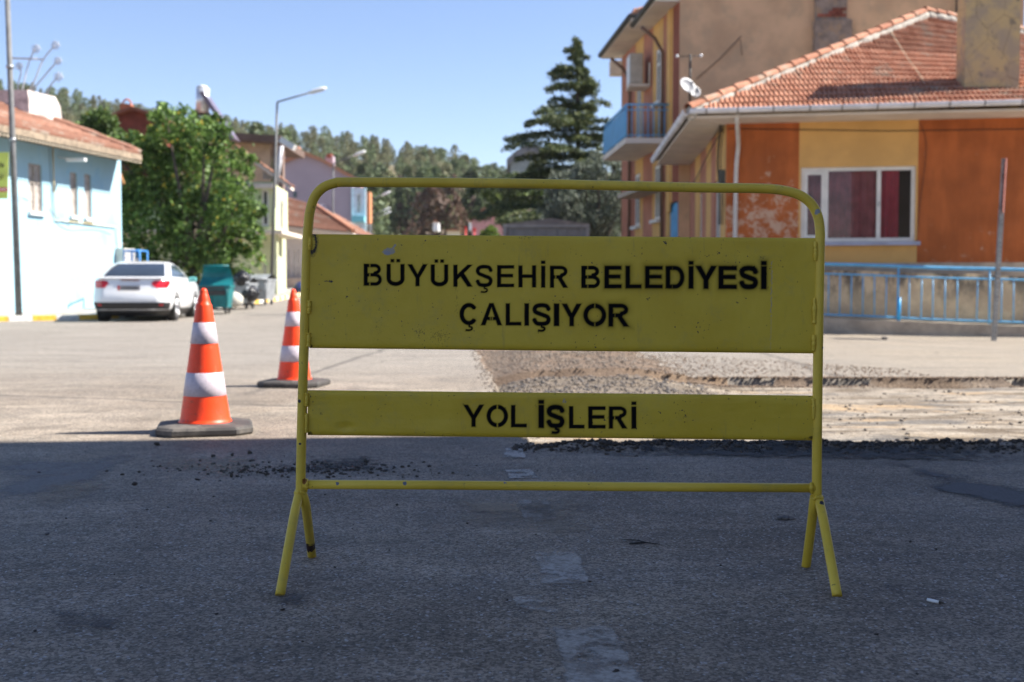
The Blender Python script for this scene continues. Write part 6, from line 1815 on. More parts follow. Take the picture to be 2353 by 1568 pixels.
# pale green house
gh = thing('green_house', 'narrow pale green house with an overhanging upper floor behind the leafy tree', 'house', (-10, 47, .5))
M['pale_green'] = plain('pale_green_render', (.42, .52, .30), .9, var=.08, vs=1.5)
M['pale_green2'] = plain('lit_green_render', (.58, .60, .38), .9, var=.06, vs=1.5)  # paler copy of the green, sunlight on the side face painted in
GD = 46.0; gx = W(632, 500, GD).x
GF = Wall(gx - 5.5, GD, 1, 0, 1); GSd = Wall(gx, GD, -.06, 1, 1)
o1 = simple_window(gh, GF, 601, 618, 435, 520)
gtop = W(632, 418, GD).z; gmid = W(640, 537, GD).z
wall_mesh(GF, 0, 5.5, gmid, gtop, [o1]).build('upper_wall', M['pale_green'], gh)
window(gh, GF, *o1, (0, 1), .06, .09, M['upvc'])
o2 = (GSd.uz(644, 500)[0], GSd.uz(651, 500)[0], GSd.z(648, 530), GSd.z(648, 462))
sl = GSd.uz(661, 500)[0]
wall_mesh(GSd, 0, sl, gmid, gtop - .1, [o2]).build('upper_side_wall', M['pale_green2'], gh)
window(gh, GSd, *o2, (0, .5, 1), .04, .07, sill=(.08, .08, .10))
GF2 = Wall(gx - 5.5, GD + .9, 1, 0, 1); GS2 = Wall(gx - .35, GD + .9, -.06, 1, 1)
o3 = (GF2.uz(606, 620)[0], GF2.uz(618, 620)[0], GF2.z(612, 675), GF2.z(612, 605))
wall_mesh(GF2, 0, 5.15, 0, gmid, [o3]).build('lower_wall', M['pale_green2'], gh); window(gh, GF2, *o3, (0, .5, 1), .05, .06, sill=(.08, .08, .10))
o4 = (.5, 1.4, .55, 2.9)
wall_mesh(GS2, 0, sl + .6, 0, gmid, [o4]).build('lower_side_wall', M['pale_green2'], gh)
mb = MB(); wbox(mb, GS2, .52, 1.38, .5, 2.88, -.12, -.06); mb.build('door', plain('grey_green_door', (.22, .30, .26), .6), gh)
mb = MB(); mb.box((gx - 2.75 + .12, GD + 2, gmid + .06), (5.9, 4.4, .14)); mb.build('floor_band', M['soffit'], gh)
mb = MB(); mb.box((gx - .12, GD + .45, (gmid + .5) / 2), (.24, .24, gmid - .5)); mb.build('pillar', M['pale_green2'], gh)
mb = MB(); wbox(mb, GF, 2.6, 5.5, gtop - .28, gtop - .10, .0, .35); mb.build('cornice', M['soffit'], gh)
gr0 = W(540, 338, GD - .4); gr1 = W(634, 410, GD - .4)
tile_patch('roof_tiles', W(668, 428, GD - .3), W(668, 428, GD - .3) + Vector((0, .7, 0)), W(540, 334, GD - .3), W(540, 334, GD - .3) + Vector((0, .7, 0)), M['tile_old'], gh)
mb = MB(); a = W(668, 430, GD - .3); b = W(540, 336, GD - .3)
slab(mb, [a, a + Vector((0, .7, 0)), b + Vector((0, .7, 0)), b], .10); mb.build('roof', M['soffit'], gh)
mb = MB(); p1, p2, p3 = W(632, 412, GD + .02), W(604, 412, GD + .02), W(604, 392, GD + .02); mb.add([p1, p2, p3], [(0, 1, 2)]); mb.build('gable', M['old_frame'], gh)

# tan house with brown terrace roof and solar boiler
th = thing('tan_house', 'tan house with a flat brown terrace roof behind the leafy tree', 'house', (-12, 50, .5))
TD = 50.0
TWl = Wall(W(478, 400, TD).x, TD, 1, 0, 1); Lx = W(622, 400, TD).x - W(478, 400, TD).x
wall_mesh(TWl, 0, Lx, .2, W(600, 326, TD).z).build('front_wall', M['tan_light'] if 'tan_light' in M else plain('light_tan_render', (.52, .38, .27), .9, var=.12, vs=2), th)
mb = MB(); a = W(500, 328, TD); b = W(652, 328, TD); zt_ = W(600, 311, TD).z; slab(mb, [(a.x, TD - .8, zt_ + .05), (b.x, TD - .8, zt_ - .12), (b.x, TD + 5, zt_ - .12), (a.x, TD + 5, zt_ + .05)], .32)
mb.build('terrace_roof', plain('brown_roof_board', (.13, .085, .065), .8), th)
mb = MB(); mb.box((W(638, 380, TD).x, TD + .2, W(638, 380, TD).z - 1), (.45, .4, 3.4)); mb.build('pillar', plain('brown_pillar', (.22, .15, .12), .9), th)
mb = MB(); mb.box((W(550, 400, TD).x, TD + 1.05, 3), (Lx - .1, 1.6, 4.8)); mb.build('house_body', bpy.data.materials['light_tan_render'], th)
sb = thing('solar_water_heater', 'silver solar water tank on a stand with a long sloping panel above the tree', 'solar heater', tuple(W(465, 270, 49)))
SD = 48.5
t0_, t1_ = W(467, 200, SD), W(463, 258, SD)
mb = MB(); c0, c1 = W(467, 203, SD), W(465, 258, SD)
mb.tube([c0, c1], .28, 16); mb.build('tank', plain('polished_tank', (.62, .64, .67), .3, .5, var=.05), sb)
mb = MB(); mb.tube([W(468, 197, SD), c0], [.12, .28], 16); mb.build('tank_cap', M['white_paint'], sb)
mb = MB()
for dx in (-13, -2, 10): mb.tube([W(465 + dx * .7, 255, SD), W(465 + dx, 305, SD)], .035, 5)
mb.tube([W(449, 262, SD), W(483, 262, SD)], .05, 5); mb.tube([W(455, 200, SD), W(451, 262, SD)], .04, 5); mb.build('stand', M['dark_metal'], sb)
mb = MB(); a, b = W(462, 212, SD - .35), W(535, 322, SD - .35)
for k_ in range(2):
    dy = k_ * .06
    mb.hexa([a + Vector((-.08, dy, 0)), b + Vector((-.08, dy, 0)), b + Vector((-.08, dy + 1.0, 0)), a + Vector((-.08, dy + 1.0, 0)),
             a + Vector((.08, dy, .05)), b + Vector((.08, dy, .05)), b + Vector((.08, dy + 1.0, .05)), a + Vector((.08, dy + 1.0, .05))]) if k_ == 0 else None
mb.build('collector', plain('purple_grey_collector', (.16, .13, .17), .3), sb)

# dark red gabled house with arched chimney pot
dh = thing('dark_red_house', 'dark red brick gable showing above the leafy tree', 'house', (-16.5, 46, .5))
DD = 46
P_ = [W(218, 305, DD), W(225, 292, DD), W(262, 262, DD), W(300, 248, DD), W(350, 262, DD), W(372, 275, DD), W(372, 420, DD), W(228, 420, DD)]
mb = MB(); mb.loft([[p for p in P_], [p + Vector((0, 6, 0)) for p in P_]], True, True); mb.build('gable_wall', plain('dark_red_brickwork', (.19, .045, .03), .9, var=.25, vs=3), dh)
q = [W(212, 302, DD - .4), W(262, 258, DD - .4), W(300, 244, DD - .4), W(352, 258, DD - .4), W(385, 276, DD - .4)]
mb = MB(); mb.loft([[p for p in q] + [p + Vector((0, 0, -.12)) for p in reversed(q)], [p + Vector((0, 6.6, 0)) for p in q] + [p + Vector((0, 6.6, -.12)) for p in reversed(q)]], True, True); mb.build('roof', M['tile_dark'], dh)
mb = MB(); c = W(286, 246, DD); mb.box((c.x, DD + .3, c.z - .12), (.42, .42, .5)); a = W(286, 243, DD)
mb.tube([a + Vector((math.cos(t) * .19, .3, math.sin(t) * .30)) for t in [k * math.pi / 10 for k in range(11)]], .035, 6); mb.build('chimney', plain('orange_brick_pot', (.42, .14, .07), .9), dh)

# terracotta-roofed low white house
wh_ = thing('white_house', 'low white house with hipped terracotta roofs right of the pale green house', 'house', (-9.5, 58, .8))
WD = 56.0
xw0, xw1 = W(650, 560, WD).x, W(805, 560, WD).x
WWl = Wall(xw0, WD, 1, .04, 1)
wop = [(WWl.uz(a, 600)[0], WWl.uz(b, 600)[0], WWl.z(a, 640), WWl.z(a, 575)) for a, b in ((662, 666), (674, 679), (684, 688))] + [(WWl.uz(a, 560)[0], WWl.uz(b, 560)[0], WWl.z(a, 575), WWl.z(a, 541)) for a, b in ((722, 735), (752, 766))]
ztp = W(720, 529, WD).z
wall_mesh(WWl, 0, xw1 - xw0, .5, ztp, wop).build('front_wall', plain('white_render', (.66, .60, .55), .9, var=.08), wh_)
for o in wop: window(wh_, WWl, *o, (0, 1), .05, .05)
e0_, e1_ = np.array(W(655, 520, WD - .8)), np.array(W(812, 536, WD - .6)); r0_, r1_ = np.array(W(650, 452, WD + 3)), np.array(W(715, 470, WD + 3.2))
tile_patch('roof_tiles', e0_, e1_, r0_, r1_, M['tile_old'], wh_, .28, .4, .05)
e2_, r2_ = e1_ + [.4, 6, 0], r1_ + [.3, 1.5, 0]
tile_patch('roof_tiles', e1_, e2_, r1_, r2_, M['tile_old'], wh_, .28, .4, .05)
mb = MB(); slab(mb, [e0_, e1_, e1_ + [0, 1.2, 0], e0_ + [0, 1.2, 0]], .15); mb.add([tuple(e0_), tuple(e1_), tuple(r1_), tuple(r0_)], [(0, 1, 2, 3)]); mb.build('roof', M['soffit'], wh_)
mb = MB(); hp_ = [Vector(r1_).lerp(Vector(e1_), i / 10) + Vector((0, 0, .1)) for i in range(11)]; mb.tube(hp_, .12, 6); mb.build('hip_cap', M['tile'], wh_)
e3_, e4_ = np.array(W(652, 595, WD - 3.5)), np.array(W(700, 596, WD - 3.5))
mb = MB(); a, b = W(657, 640, WD - .02), W(700, 690, WD - .02); mb.box(((a.x + b.x) / 2 - .6, WD - .4, (a.z + b.z) / 2 - .3), (b.x - a.x + 1.2, .6, a.z - b.z + .6)); mb.build('stone_base', plain('pinkish_stone_base', (.50, .40, .33), .9, var=.2, vs=3), wh_)

# lilac apartment house
lh = thing('lilac_house', 'tall lilac gabled house with a white and sky blue balcony front', 'house', (-14, 76, 1.5))
LD = 76.0
G_ = [W(640, 700, LD), W(810, 700, LD), W(810, 408, LD), W(770, 384, LD), W(738, 367, LD), W(715, 360, LD), W(700, 352, LD), W(682, 358, LD), W(640, 372, LD)]
mb = MB(); mb.loft([[p for p in G_], [p + Vector((-.6, 9, 0)) for p in G_]], True, True); mb.build('gable_wall', plain('lilac_render', (.36, .29, .33), .9, var=.06, vs=.6), lh)
q = [W(700, 348, LD - .3), W(738, 363, LD - .3), W(818, 408, LD - .3)]
mb = MB(); mb.loft([q + [p + Vector((0, 0, -.22)) for p in reversed(q)], [p + Vector((-.6, 9.6, 0)) for p in q] + [p + Vector((-.6, 9.6, -.22)) for p in reversed(q)]], True, True); mb.build('roof', M['tile'], lh)
q = [W(640, 370, LD - .3), W(680, 356, LD - .3), W(700, 348, LD - .3)]
mb = MB(); mb.loft([q + [p + Vector((0, 0, -.22)) for p in reversed(q)], [p + Vector((-.6, 9.6, 0)) for p in q] + [p + Vector((-.6, 9.6, -.22)) for p in reversed(q)]], True, True); mb.build('roof', M['tile'], lh)
for (x0, x1, y0, y1, cap) in ((747, 765, 362, 392, 0), (648, 684, 345, 372, 1)):
    mb = MB(); a, b = W(x0, y0, LD + .5), W(x1, y1, LD + .5); mb.box(((a.x + b.x) / 2, LD + 1.0, (a.z + b.z) / 2 - .2), (b.x - a.x, .9, a.z - b.z + .6)); mb.build('chimney', bpy.data.materials['lilac_render'], lh)
    mb = MB(); mb.box(((a.x + b.x) / 2, LD + 1.0, a.z + .12), (b.x - a.x + (.1 if cap else -.25), 1.0, .28)); mb.build('chimney_cap', M['tile'] if cap else M['brick'], lh)
mb = MB(); a, b = W(674, 441, LD - .03), W(682, 454, LD - .03); mb.box(((a.x + b.x) / 2, LD - .04, (a.z + b.z) / 2), (b.x - a.x, .08, a.z - b.z)); mb.build('window', M['glass_dark'], lh)
LF = Wall(W(810, 500, LD).x, LD, -.02, 1, 1)
LFc = Wall(W(809, 500, LD).x, LD - .3, 1, .05, 1)
fx = W(842, 500, LD).x - W(809, 500, LD).x
lop = [(fx * .38, fx * .66, W(0, 490, LD).z, W(0, 447, LD).z), (fx * .38, fx * .66, W(0, 560, LD).z, W(0, 520, LD).z)]
wall_mesh(LFc, 0, fx, 1, W(0, 432, LD).z, lop, [(0, fx * .18, 1, 20, 1), (fx * .84, fx, 1, 20, 1)], .3).build('front_wall', [plain('bluish_white_render', (.58, .62, .68), .8), plain('sky_blue_white_trim', (.60, .76, .82), .8)], lh)
for o in lop: window(lh, LFc, *o, (0, .5, 1), .1, .06)
mb = MB(); wbox(mb, LFc, fx * .1, fx * .95, W(0, 512, LD).z, W(0, 499, LD).z, .0, .9); mb.build('balcony', plain('turquoise_balcony', (.20, .52, .58), .7), lh)
mb = MB(); a = W(845, 440, LD + 1); mb.box((a.x, LD + 1.2, (W(0, 440, LD).z + W(0, 510, LD).z) / 2), (.35, 1.2, W(0, 436, LD).z - W(0, 508, LD).z)); mb.build('orange_panel', plain('orange_cladding', (.55, .22, .10), .8), lh)
ds = MB(); c = W(737, 492, LD - 8)
# dish on a pole of the white house
dsh = thing('satellite_dish', 'bluish satellite dish on a small stand above the low terracotta roof', 'satellite dish', tuple(W(742, 520, 60)))
c = W(741, 494, 60); nrm_ = Vector((.75, -.6, .3)).normalized(); a = nrm_.cross(Vector((0, 0, 1))).normalized(); b = a.cross(nrm_)
mb = MB(); rings = [[c + nrm_ * (q_ * q_ * .3) + (a * math.cos(t) + b * math.sin(t)) * max(q_ * .52, .01) for t in [k * math.pi / 10 for k in range(20)]] for q_ in (0, .4, .8, 1)]
mb.loft(rings, True, False, smooth=True); mb.build('bowl', plain('blue_grey_dish', (.22, .24, .34), .5), dsh)
mb = MB(); mb.tube([c, c + Vector((-.1, .2, -1.0))], .04, 6); mb.tube([c, c + Vector((.3, .2, -1.0))], .03, 6); mb.build('stand', M['pole_steel'], dsh)

# ================================================================ STREET LAMPS
def lamp(px0, py0, px1, py1, hx, hy, D, label, base_y=None):
    t = thing('street_lamp', label, 'street lamp', (W(px0, 690, D).x, D, hz(W(px0, 690, D).x, D)), 'street lamps along the road')
    b_ = W(px0, base_y or 690, D); tp = W(px1, py1, D); hd = W(hx, hy, D)
    mb = MB(); mb.tube([Vector((b_.x, D, hz(b_.x, D) - .1)), tp], [.065, .04], 8); mb.build('pole', M['pole_steel'], t)
    mb = MB(); mb.tube([tp, hd], .032, 6); mb.build('arm', M['pole_steel'], t)
    d = (hd - tp).normalized(); mb = MB(); mb.tube([hd - d * .1, hd + d * .1, hd + d * .45, hd + d * .62], [.04, .075, .085, .03], 8); mb.build('lamp_head', M['white_paint'], t)
lamp(622, 690, 637, 235, 713, 213, 41.5, 'nearest tall street lamp, standing in front of the pale green house')
lamp(763, 680, 766, 376, 815, 357, 60, 'street lamp rising in front of the lilac gable')
lamp(846, 670, 846, 463, 880, 448, 84, 'highest of the three small lamp heads right of the sky blue balcony')
lamp(850, 665, 851, 498, 882, 484, 100, 'middle of the three small lamp heads right of the sky blue balcony')
lamp(852, 664, 853, 505, 884, 492, 106, 'lowest of the three small lamp heads right of the sky blue balcony')
lamp(1070, 660, 1071, 540, 1088, 524, 100, 'small lamp against the brown trees at the foot of the hill')
fl = thing('flood_light', 'white panel light on a slanting grey pole above the pale green house', 'flood light', tuple(W(634, 420, 43)))
mb = MB(); mb.tube([W(634, 425, 43), W(648, 336, 43)], .09, 6); mb.build('pole', M['pale_metal'], fl)
mb = MB(); a, b = W(643, 320, 43), W(674, 338, 43); n_ = (b - a).cross(Vector((0, 1, 0))).normalized() * .11
y_ = Vector((0, .5, 0)); mb.hexa([a - n_, b - n_, b - n_ + y_, a - n_ + y_, a + n_, b + n_, b + n_ + y_, a + n_ + y_]); mb.build('panel', M['white_paint'], fl)

# ================================================================ BEYOND THE BARRIER, CENTRE
gar = thing('sheet_metal_shed', 'low grey sheet metal shed with a shallow gable roof seen over the board', 'shed', (2, 42, 0))
A_, B_ = W(1156, 516, 42), W(1354, 516, 42); AP = W(1268, 502, 42)
mb = MB(); x0, x1 = A_.x, B_.x; zt_ = A_.z; dx_ = (x1 - x0)
M['shed'] = plain('grey_shed_sheet', (.26, .245, .24), .7, .1, var=.1)
for i in range(8):
    mb = MB(); a = x0 + dx_ * i / 8; b = x0 + dx_ * (i + 1) / 8; mb.box(((a + b) / 2, 42, zt_ / 2), (b - a - .02, .06, zt_)); mb.build('panel', M['shed'], gar)
mb = MB(); mb.loft([[(x0 - .05, 41.9, zt_), (x1 + .05, 41.9, zt_), (AP.x, 41.9, AP.z)], [(x0 - .05, 46, zt_), (x1 + .05, 46, zt_), (AP.x, 46, AP.z)]], True, True); mb.build('roof', plain('grey_brown_roof_sheet', (.24, .20, .18), .7), gar)
mb = MB(); mb.box((x0 + .06, 41.93, zt_ / 2), (.12, .08, zt_)); mb.box((x1 - .06, 41.93, zt_ / 2), (.12, .08, zt_)); mb.box(((x0 + x1) / 2, 41.91, zt_ - .06), (dx_, .08, .10)); mb.build('frame', plain('pale_frame', (.36, .33, .31), .7), gar)
mb = MB(); mb.box(((x0 + x1) / 2, 44, zt_ / 2), (dx_ - .1, 3.9, zt_ - .05)); mb.build('shed_body', M['shed'], gar)

pk = thing('pink_house', 'small pink house with a pitched roof half hidden by trees at the hill foot', 'house', (-2.4, 92, 1.5))
PD = 92
q = [W(1084, 560, PD), W(1162, 560, PD), W(1162, 515, PD), W(1118, 476, PD), W(1084, 498, PD)]
mb = MB(); mb.loft([q, [p + Vector((0, 6, 0)) for p in q]], True, True); mb.build('gable_wall', plain('pink_render', (.52, .28, .27), .9), pk)
q = [W(1080, 500, PD - .3), W(1118, 473, PD - .3), W(1166, 516, PD - .3)]
mb = MB(); mb.loft([q + [p + Vector((0, 0, -.25)) for p in reversed(q)], [p + Vector((0, 7, 0)) for p in q] + [p + Vector((0, 7, -.25)) for p in reversed(q)]], True, True); mb.build('roof', M['tile'], pk)
for (x, y, w_) in ((1090, 528, 8), (1070, 524, 5)):
    c = W(x, y, 70); r_ = w_ / FP * 70
    o = MB(); o.box((c.x, 70, c.z), (r_, .06, r_), 0, 0, .01); o.tube([(c.x, 70.05, c.z), (c.x, 70.05, hz(c.x, 70))], .04, 6)
    tag(o.build('road_sign', plain('red_sign', (.60, .04, .03), .5) if 'red_sign' not in bpy.data.materials else bpy.data.materials['red_sign']), 'small red sign %s the pink house' % ('in front of' if x > 1080 else 'left of'), 'sign')
gg = thing('grey_gabled_house', 'grey gabled house showing behind the left boughs of the cedar', 'house', (0, 78, 1))
q = [W(1172, 470, 78), W(1250, 470, 78), W(1250, 350, 78), W(1215, 338, 78), W(1172, 360, 78)]
mb = MB(); mb.loft([q, [p + Vector((0, 6, 0)) for p in q]], True, True); mb.build('gable_wall', plain('grey_green_render', (.26, .29, .29), .9), gg)
q = [W(1164, 366, 77.6), W(1186, 346, 77.6), W(1216, 330, 77.6), W(1260, 340, 77.6)]
mb = MB(); mb.loft([q + [p + Vector((0, 0, -.5)) for p in reversed(q)], [p + Vector((0, 7, 0)) for p in q] + [p + Vector((0, 7, -.5)) for p in reversed(q)]], True, True); mb.build('roof', plain('grey_slate', (.19, .19, .20), .8), gg)
for i, (px, py, w_, h_) in enumerate(((1110 * .98, 519, 22, 20), (1090 * .955, 537, 30, 14), (1000, 520, 12, 20))):
    c = W(px, py, 118); t = thing('far_house', ('tiny white house among the trees at the hill foot', 'tiny pale yellow house lowest among the trees over the board', 'tiny white gable beside the small lamp at the hill foot')[i], 'house', (c.x, 118, hz(c.x, 118)))
    ww, hh = w_ / FP * 118, h_ / FP * 118
    mb = MB(); mb.box((c.x, 120, c.z), (ww, 3, hh)); mb.build('wall', M['white_paint'] if i != 1 else plain('pale_yellow_wall', (.62, .55, .38), .9), t)
    mb = MB(); mb.loft([[(c.x - ww * .6, 118.2, c.z + hh / 2), (c.x + ww * .6, 118.2, c.z + hh / 2), (c.x, 118.2, c.z + hh * .8)], [(c.x - ww * .6, 122, c.z + hh / 2), (c.x + ww * .6, 122, c.z + hh / 2), (c.x, 122, c.z + hh * .8)]], True, True); mb.build('roof', M['tile'], t)

# ================================================================ TREES
M['bark'] = plain('brown_bark', (.09, .07, .055), .95, var=.3, vs=6, bump=.7, bs=20, bd=.02)
M['leaf_green'] = leafmat('bright_green_leaves', [(0, (.04, .085, .016)), (.4, (.08, .145, .028)), (.88, (.15, .235, .05)), (.97, (.26, .36, .10)), (.998, (.52, .38, .05))], .28)
M['leaf_cedar'] = leafmat('cedar_needles', [(0, (.025, .045, .025)), (.55, (.08, .11, .042)), (1, (.21, .23, .09))], .18)
M['leaf_olive'] = leafmat('olive_leaves', [(0, (.09, .115, .08)), (.6, (.20, .235, .17)), (1, (.38, .42, .34))], .2)
M['leaf_dark'] = leafmat('mixed_green_leaves', [(0, (.04, .07, .02)), (.6, (.09, .13, .035)), (1, (.15, .19, .06))], .3)
M['leaf_yellowgreen'] = leafmat('yellow_green_leaves', [(0, (.10, .16, .03)), (1, (.22, .30, .06))], .35)
M['pine_far'] = leafmat('far_pine_needles', [(0, (.05, .075, .035)), (.6, (.105, .14, .06)), (1, (.20, .22, .10))], .15)
M['pine_olive'] = leafmat('far_olive_pine_needles', [(0, (.09, .10, .045)), (.6, (.19, .19, .085)), (1, (.29, .27, .14))], .15)
M['pine_brown'] = leafmat('dead_brown_needles', [(0, (.11, .06, .04)), (.6, (.19, .11, .075)), (1, (.16, .13, .08))], .15)

def px_lobes(L, D, dj=1.0):
    out = []
    for (x, y, r) in L:
        dd = D + rnd.uniform(-dj, dj); c = W(x, y, dd); out.append((c.x, c.y, c.z, r / FP * dd))
    return out
def leafy(name, label, cat, base, lobes, n, L, Wd, mat, trunk_r=.2, up=0, group=None, inner=.45):
    t = thing(name, label, cat, base, group)
    C = lobes_points(lobes, n, inner)
    C = C[C[:, 2] > base[2] + .25]
    V, F = leaf_quads(C, L * (.7 + .6 * NR.rand(len(C))), Wd * (.7 + .6 * NR.rand(len(C))), up)
    quads_mesh('crown', V, F, mat, t)
    mb = MB(); b = Vector(base); top = Vector((b.x + .1, b.y, b.z + 1.3)); mb.tube([b - Vector((0, 0, .1)), top], [trunk_r, trunk_r * .8], 9)
    limbs(mb, top, [l[:3] for l in lobes if l[2] > b.z + 1.5][:14], trunk_r * .55, int(abs(b.x) * 10) + 3); mb.build('trunk', M['bark'], t)
    return t
L1 = px_lobes([(258, 345, 42), (325, 345, 46), (385, 285, 48), (410, 320, 72), (470, 320, 55), (500, 330, 45), (535, 395, 55), (330, 395, 90), (430, 420, 100), (545, 470, 58), (350, 510, 85), (460, 530, 95),
               (560, 545, 48), (320, 590, 48), (400, 610, 55), (480, 605, 55), (556, 600, 48), (300, 450, 55), (240, 372, 40), (292, 338, 42), (372, 262, 24), (428, 262, 22), (490, 285, 26), (590, 480, 26), (586, 540, 26)], 38.3, .9)
leafy('mulberry_tree', 'big bright green leafy tree with a few yellow leaves behind the white car', 'tree', (W(440, 650, 38.3).x, 38.3, .2), L1, 27000, .085, .05, M['leaf_green'], .24, 0, None, .5)
L2 = px_lobes([(228, 285, 42), (205, 300, 35), (250, 330, 45), (190, 330, 35), (170, 315, 30)], 41, 1)
leafy('mulberry_tree', 'green tree rising behind the sagging roof of the pale blue house', 'tree', (W(215, 650, 41).x, 41, .3), L2, 5000, .10, .055, M['leaf_green'], .15)
# cedar
def cedar(name, label, bx, D, top_z, spread, nb_, mat, seed, nleaf=1.0, lean=0, skew=1.3):
    rr = random.Random(seed); z0 = hz(bx, D); t = thing(name, label, 'tree', (bx, D, z0))
    tr = MB(); tr.tube([(bx, D, z0 - .1), (bx + lean * .5, D, (top_z + z0) / 2), (bx + lean, D, top_z)], [.22, .13, .02], 9)
    Cs = []; H_ = top_z - z0
    for i in range(nb_):
        f = (i + rr.random()) / nb_; z = z0 + H_ * (.12 + .88 * f ** .9)
        az = i * 2.39996 + rr.uniform(-.9, .9); z += rr.uniform(-.25, .25)
        rem = max(top_z - z, .05)
        L = spread * (rem / H_) ** .95 * rr.uniform(.35, 1.18) + .12
        if math.cos(az) < -.2: L *= skew
        cx0 = bx + lean * (z - z0) / H_
        rise = rr.uniform(.02, .22); pts = []
        for s_ in range(7):
            q = s_ / 6; pts.append(Vector((cx0 + math.cos(az) * L * q, D + math.sin(az) * L * q, z + L * (rise * math.sin(q * 2.2) - .10 * q * q))))
        tr.tube(pts, [.045 * (1 - .8 * s_ / 6) * (L / spread + .3) for s_ in range(7)], 5)
        side = Vector((-math.sin(az), math.cos(az), 0))
        m_ = int((26 + 120 * L) * nleaf)
        for k_ in range(m_):
            q = rr.random() ** .75; p = pts[0].lerp(pts[-1], 0) if q < .02 else pts[int(q * 6)].lerp(pts[min(6, int(q * 6) + 1)], q * 6 - int(q * 6))
            wd = L * .30 * (1 - .65 * q) + .06
            sidev = rr.uniform(-1, 1) * wd
            Cs.append(tuple(p + side * sidev + Vector((0, 0, -abs(sidev) * .28 + rr.gauss(0, .06)))))
    C = np.array(Cs); n = len(C)
    V, F = leaf_quads(C, .15 * (.6 + .7 * NR.rand(n)), .035 * (.6 + .8 * NR.rand(n)))
    # flatten to sprays
    V = V.reshape(n, 4, 3); V[..., 2] = C[:, None, 2] + (V[..., 2] - C[:, None, 2]) * .65; V = V.reshape(-1, 3)
    quads_mesh('crown', V, F, mat, t); tr.build('trunk', M['bark'], t)
    return t
CD = 48.5
ced = cedar('cedar_tree', 'tall dark cedar with drooping tiered boughs behind the blue balcony', W(1332, 600, CD).x, CD, W(1326, 92, CD).z, 4.8, 125, M['leaf_cedar'], 5, 1.35, W(1326, 92, CD).x - W(1332, 600, CD).x, 1.5)
L3 = px_lobes([(1290, 425, 42), (1345, 405, 40), (1395, 395, 42), (1440, 395, 40), (1300, 480, 52), (1370, 470, 62), (1430, 460, 50), (1340, 530, 62), (1410, 530, 60), (1262, 500, 30), (1275, 440, 25), (1375, 372, 26), (1415, 366, 24), (1270, 540, 32)], 43.6, .5)
leafy('olive_tree', 'silvery grey green olive tree in front of the cedar beside the striped house', 'tree', (W(1360, 640, 43.5).x, 43.5, .1), L3, 17000, .10, .022, M['leaf_olive'], .2, .5)
L4 = px_lobes([(1140, 440, 28), (1180, 425, 30), (1215, 420, 30), (1160, 470, 34), (1200, 470, 40), (1240, 470, 34), (1180, 510, 34), (1225, 510, 34), (1255, 440, 26)], 72, 1.5)
leafy('leafy_tree', 'mid green loose tree between the pink house and the olive tree', 'tree', (W(1195, 640, 72).x, 72, hz(0, 72)), L4, 5200, .20, .12, M['leaf_dark'], .2)
L5 = px_lobes([(1128, 535, 18), (1115, 545, 14), (1140, 548, 14)], 66, .5)
leafy('garden_shrub', 'fresh yellow green shrub at the foot of the pink house', 'shrub', (W(1128, 640, 66).x, 66, hz(-1, 66)), L5, 1200, .13, .08, M['leaf_yellowgreen'], .06)

# pines on the hill: shared shapes
def pine_mesh(name, H_, spread, nq, mat, seed, qs, conic=True):
    rr = np.random.RandomState(seed); n = nq
    f = rr.rand(n) ** (.8 if conic else .55)
    z = H_ * (.16 + .84 * f) if conic else H_ * (.35 + .65 * f)
    lump = .72 + .28 * np.sin(z * 5.5 / H_ * 6.28 / 2 + rr.rand() * 6)
    R_ = spread * ((1 - f) ** (.75 if conic else .5)) * lump * rr.uniform(.3, 1.0, n) ** .5 + .03 * H_
    a = rr.rand(n) * 6.283; lob = 1 + .28 * np.sin(a * 3 + z * 2.0 / H_ * 6) + .12 * np.sin(a * 5 + 2)
    C = np.stack([np.cos(a) * R_ * lob, np.sin(a) * R_ * lob, z], -1)
    V, F = leaf_quads(C, qs * (.6 + .8 * rr.rand(n)), qs * .42 * (.6 + .8 * rr.rand(n)))
    mb = MB(); mb.tube([(0, 0, -.6), (0, 0, H_ * .95)], [H_ * .018, .02], 5)
    tv_ = np.array([tuple(v) for v in mb.v]); 
    me = bpy.data.meshes.new(name)
    faces = [tuple(x) for x in F] + [tuple(i + len(V) for i in f_) for f_ in mb.f]
    me.from_pydata(np.concatenate([V, tv_]).tolist(), [], faces); me.materials.append(mat); me.materials.append(M['bark'])
    mi = [0] * len(F) + [1] * len(mb.f); me.polygons.foreach_set('material_index', mi); me.update()
    return me
PM = {}
for kind, mt in (('g', 'pine_far'), ('o', 'pine_olive'), ('b', 'pine_brown')):
    PM[kind] = [pine_mesh('pine_tree', 1.0, .22 + .05 * i, 520, M[mt], 20 + i + ord(kind), .036, i != 2) for i in range(4)]
BIG = {k: [pine_mesh('pine_tree', 1.0, .20 + .06 * i, 950, M[mt], 60 + i + ord(k), .030, i != 1) for i in range(3)] for k, mt in (('g', 'pine_far'), ('b', 'pine_brown'))}
LAB = {'g': 'dark green pine growing on the wooded hillside', 'o': 'olive toned dry pine growing on the wooded hillside', 'b': 'dead brown pine among the green ones at the hill foot'}
def put_pine(x, y, h, me, kind, big=False):
    o = bpy.data.objects.new('pine_tree', me); COL.objects.link(o)
    o.location = (x, y, hz(x, y)); o.rotation_euler = (0, 0, rnd.uniform(0, 6.28)); o.scale = (h * rnd.uniform(.85, 1.25), h * rnd.uniform(.85, 1.25), h)
    o['category'] = 'tree'; o['label'] = LAB[kind] if not (big and kind == 'g') else 'large dark green conifer standing at the foot of the hill'
    o['group'] = 'pines on the hill'
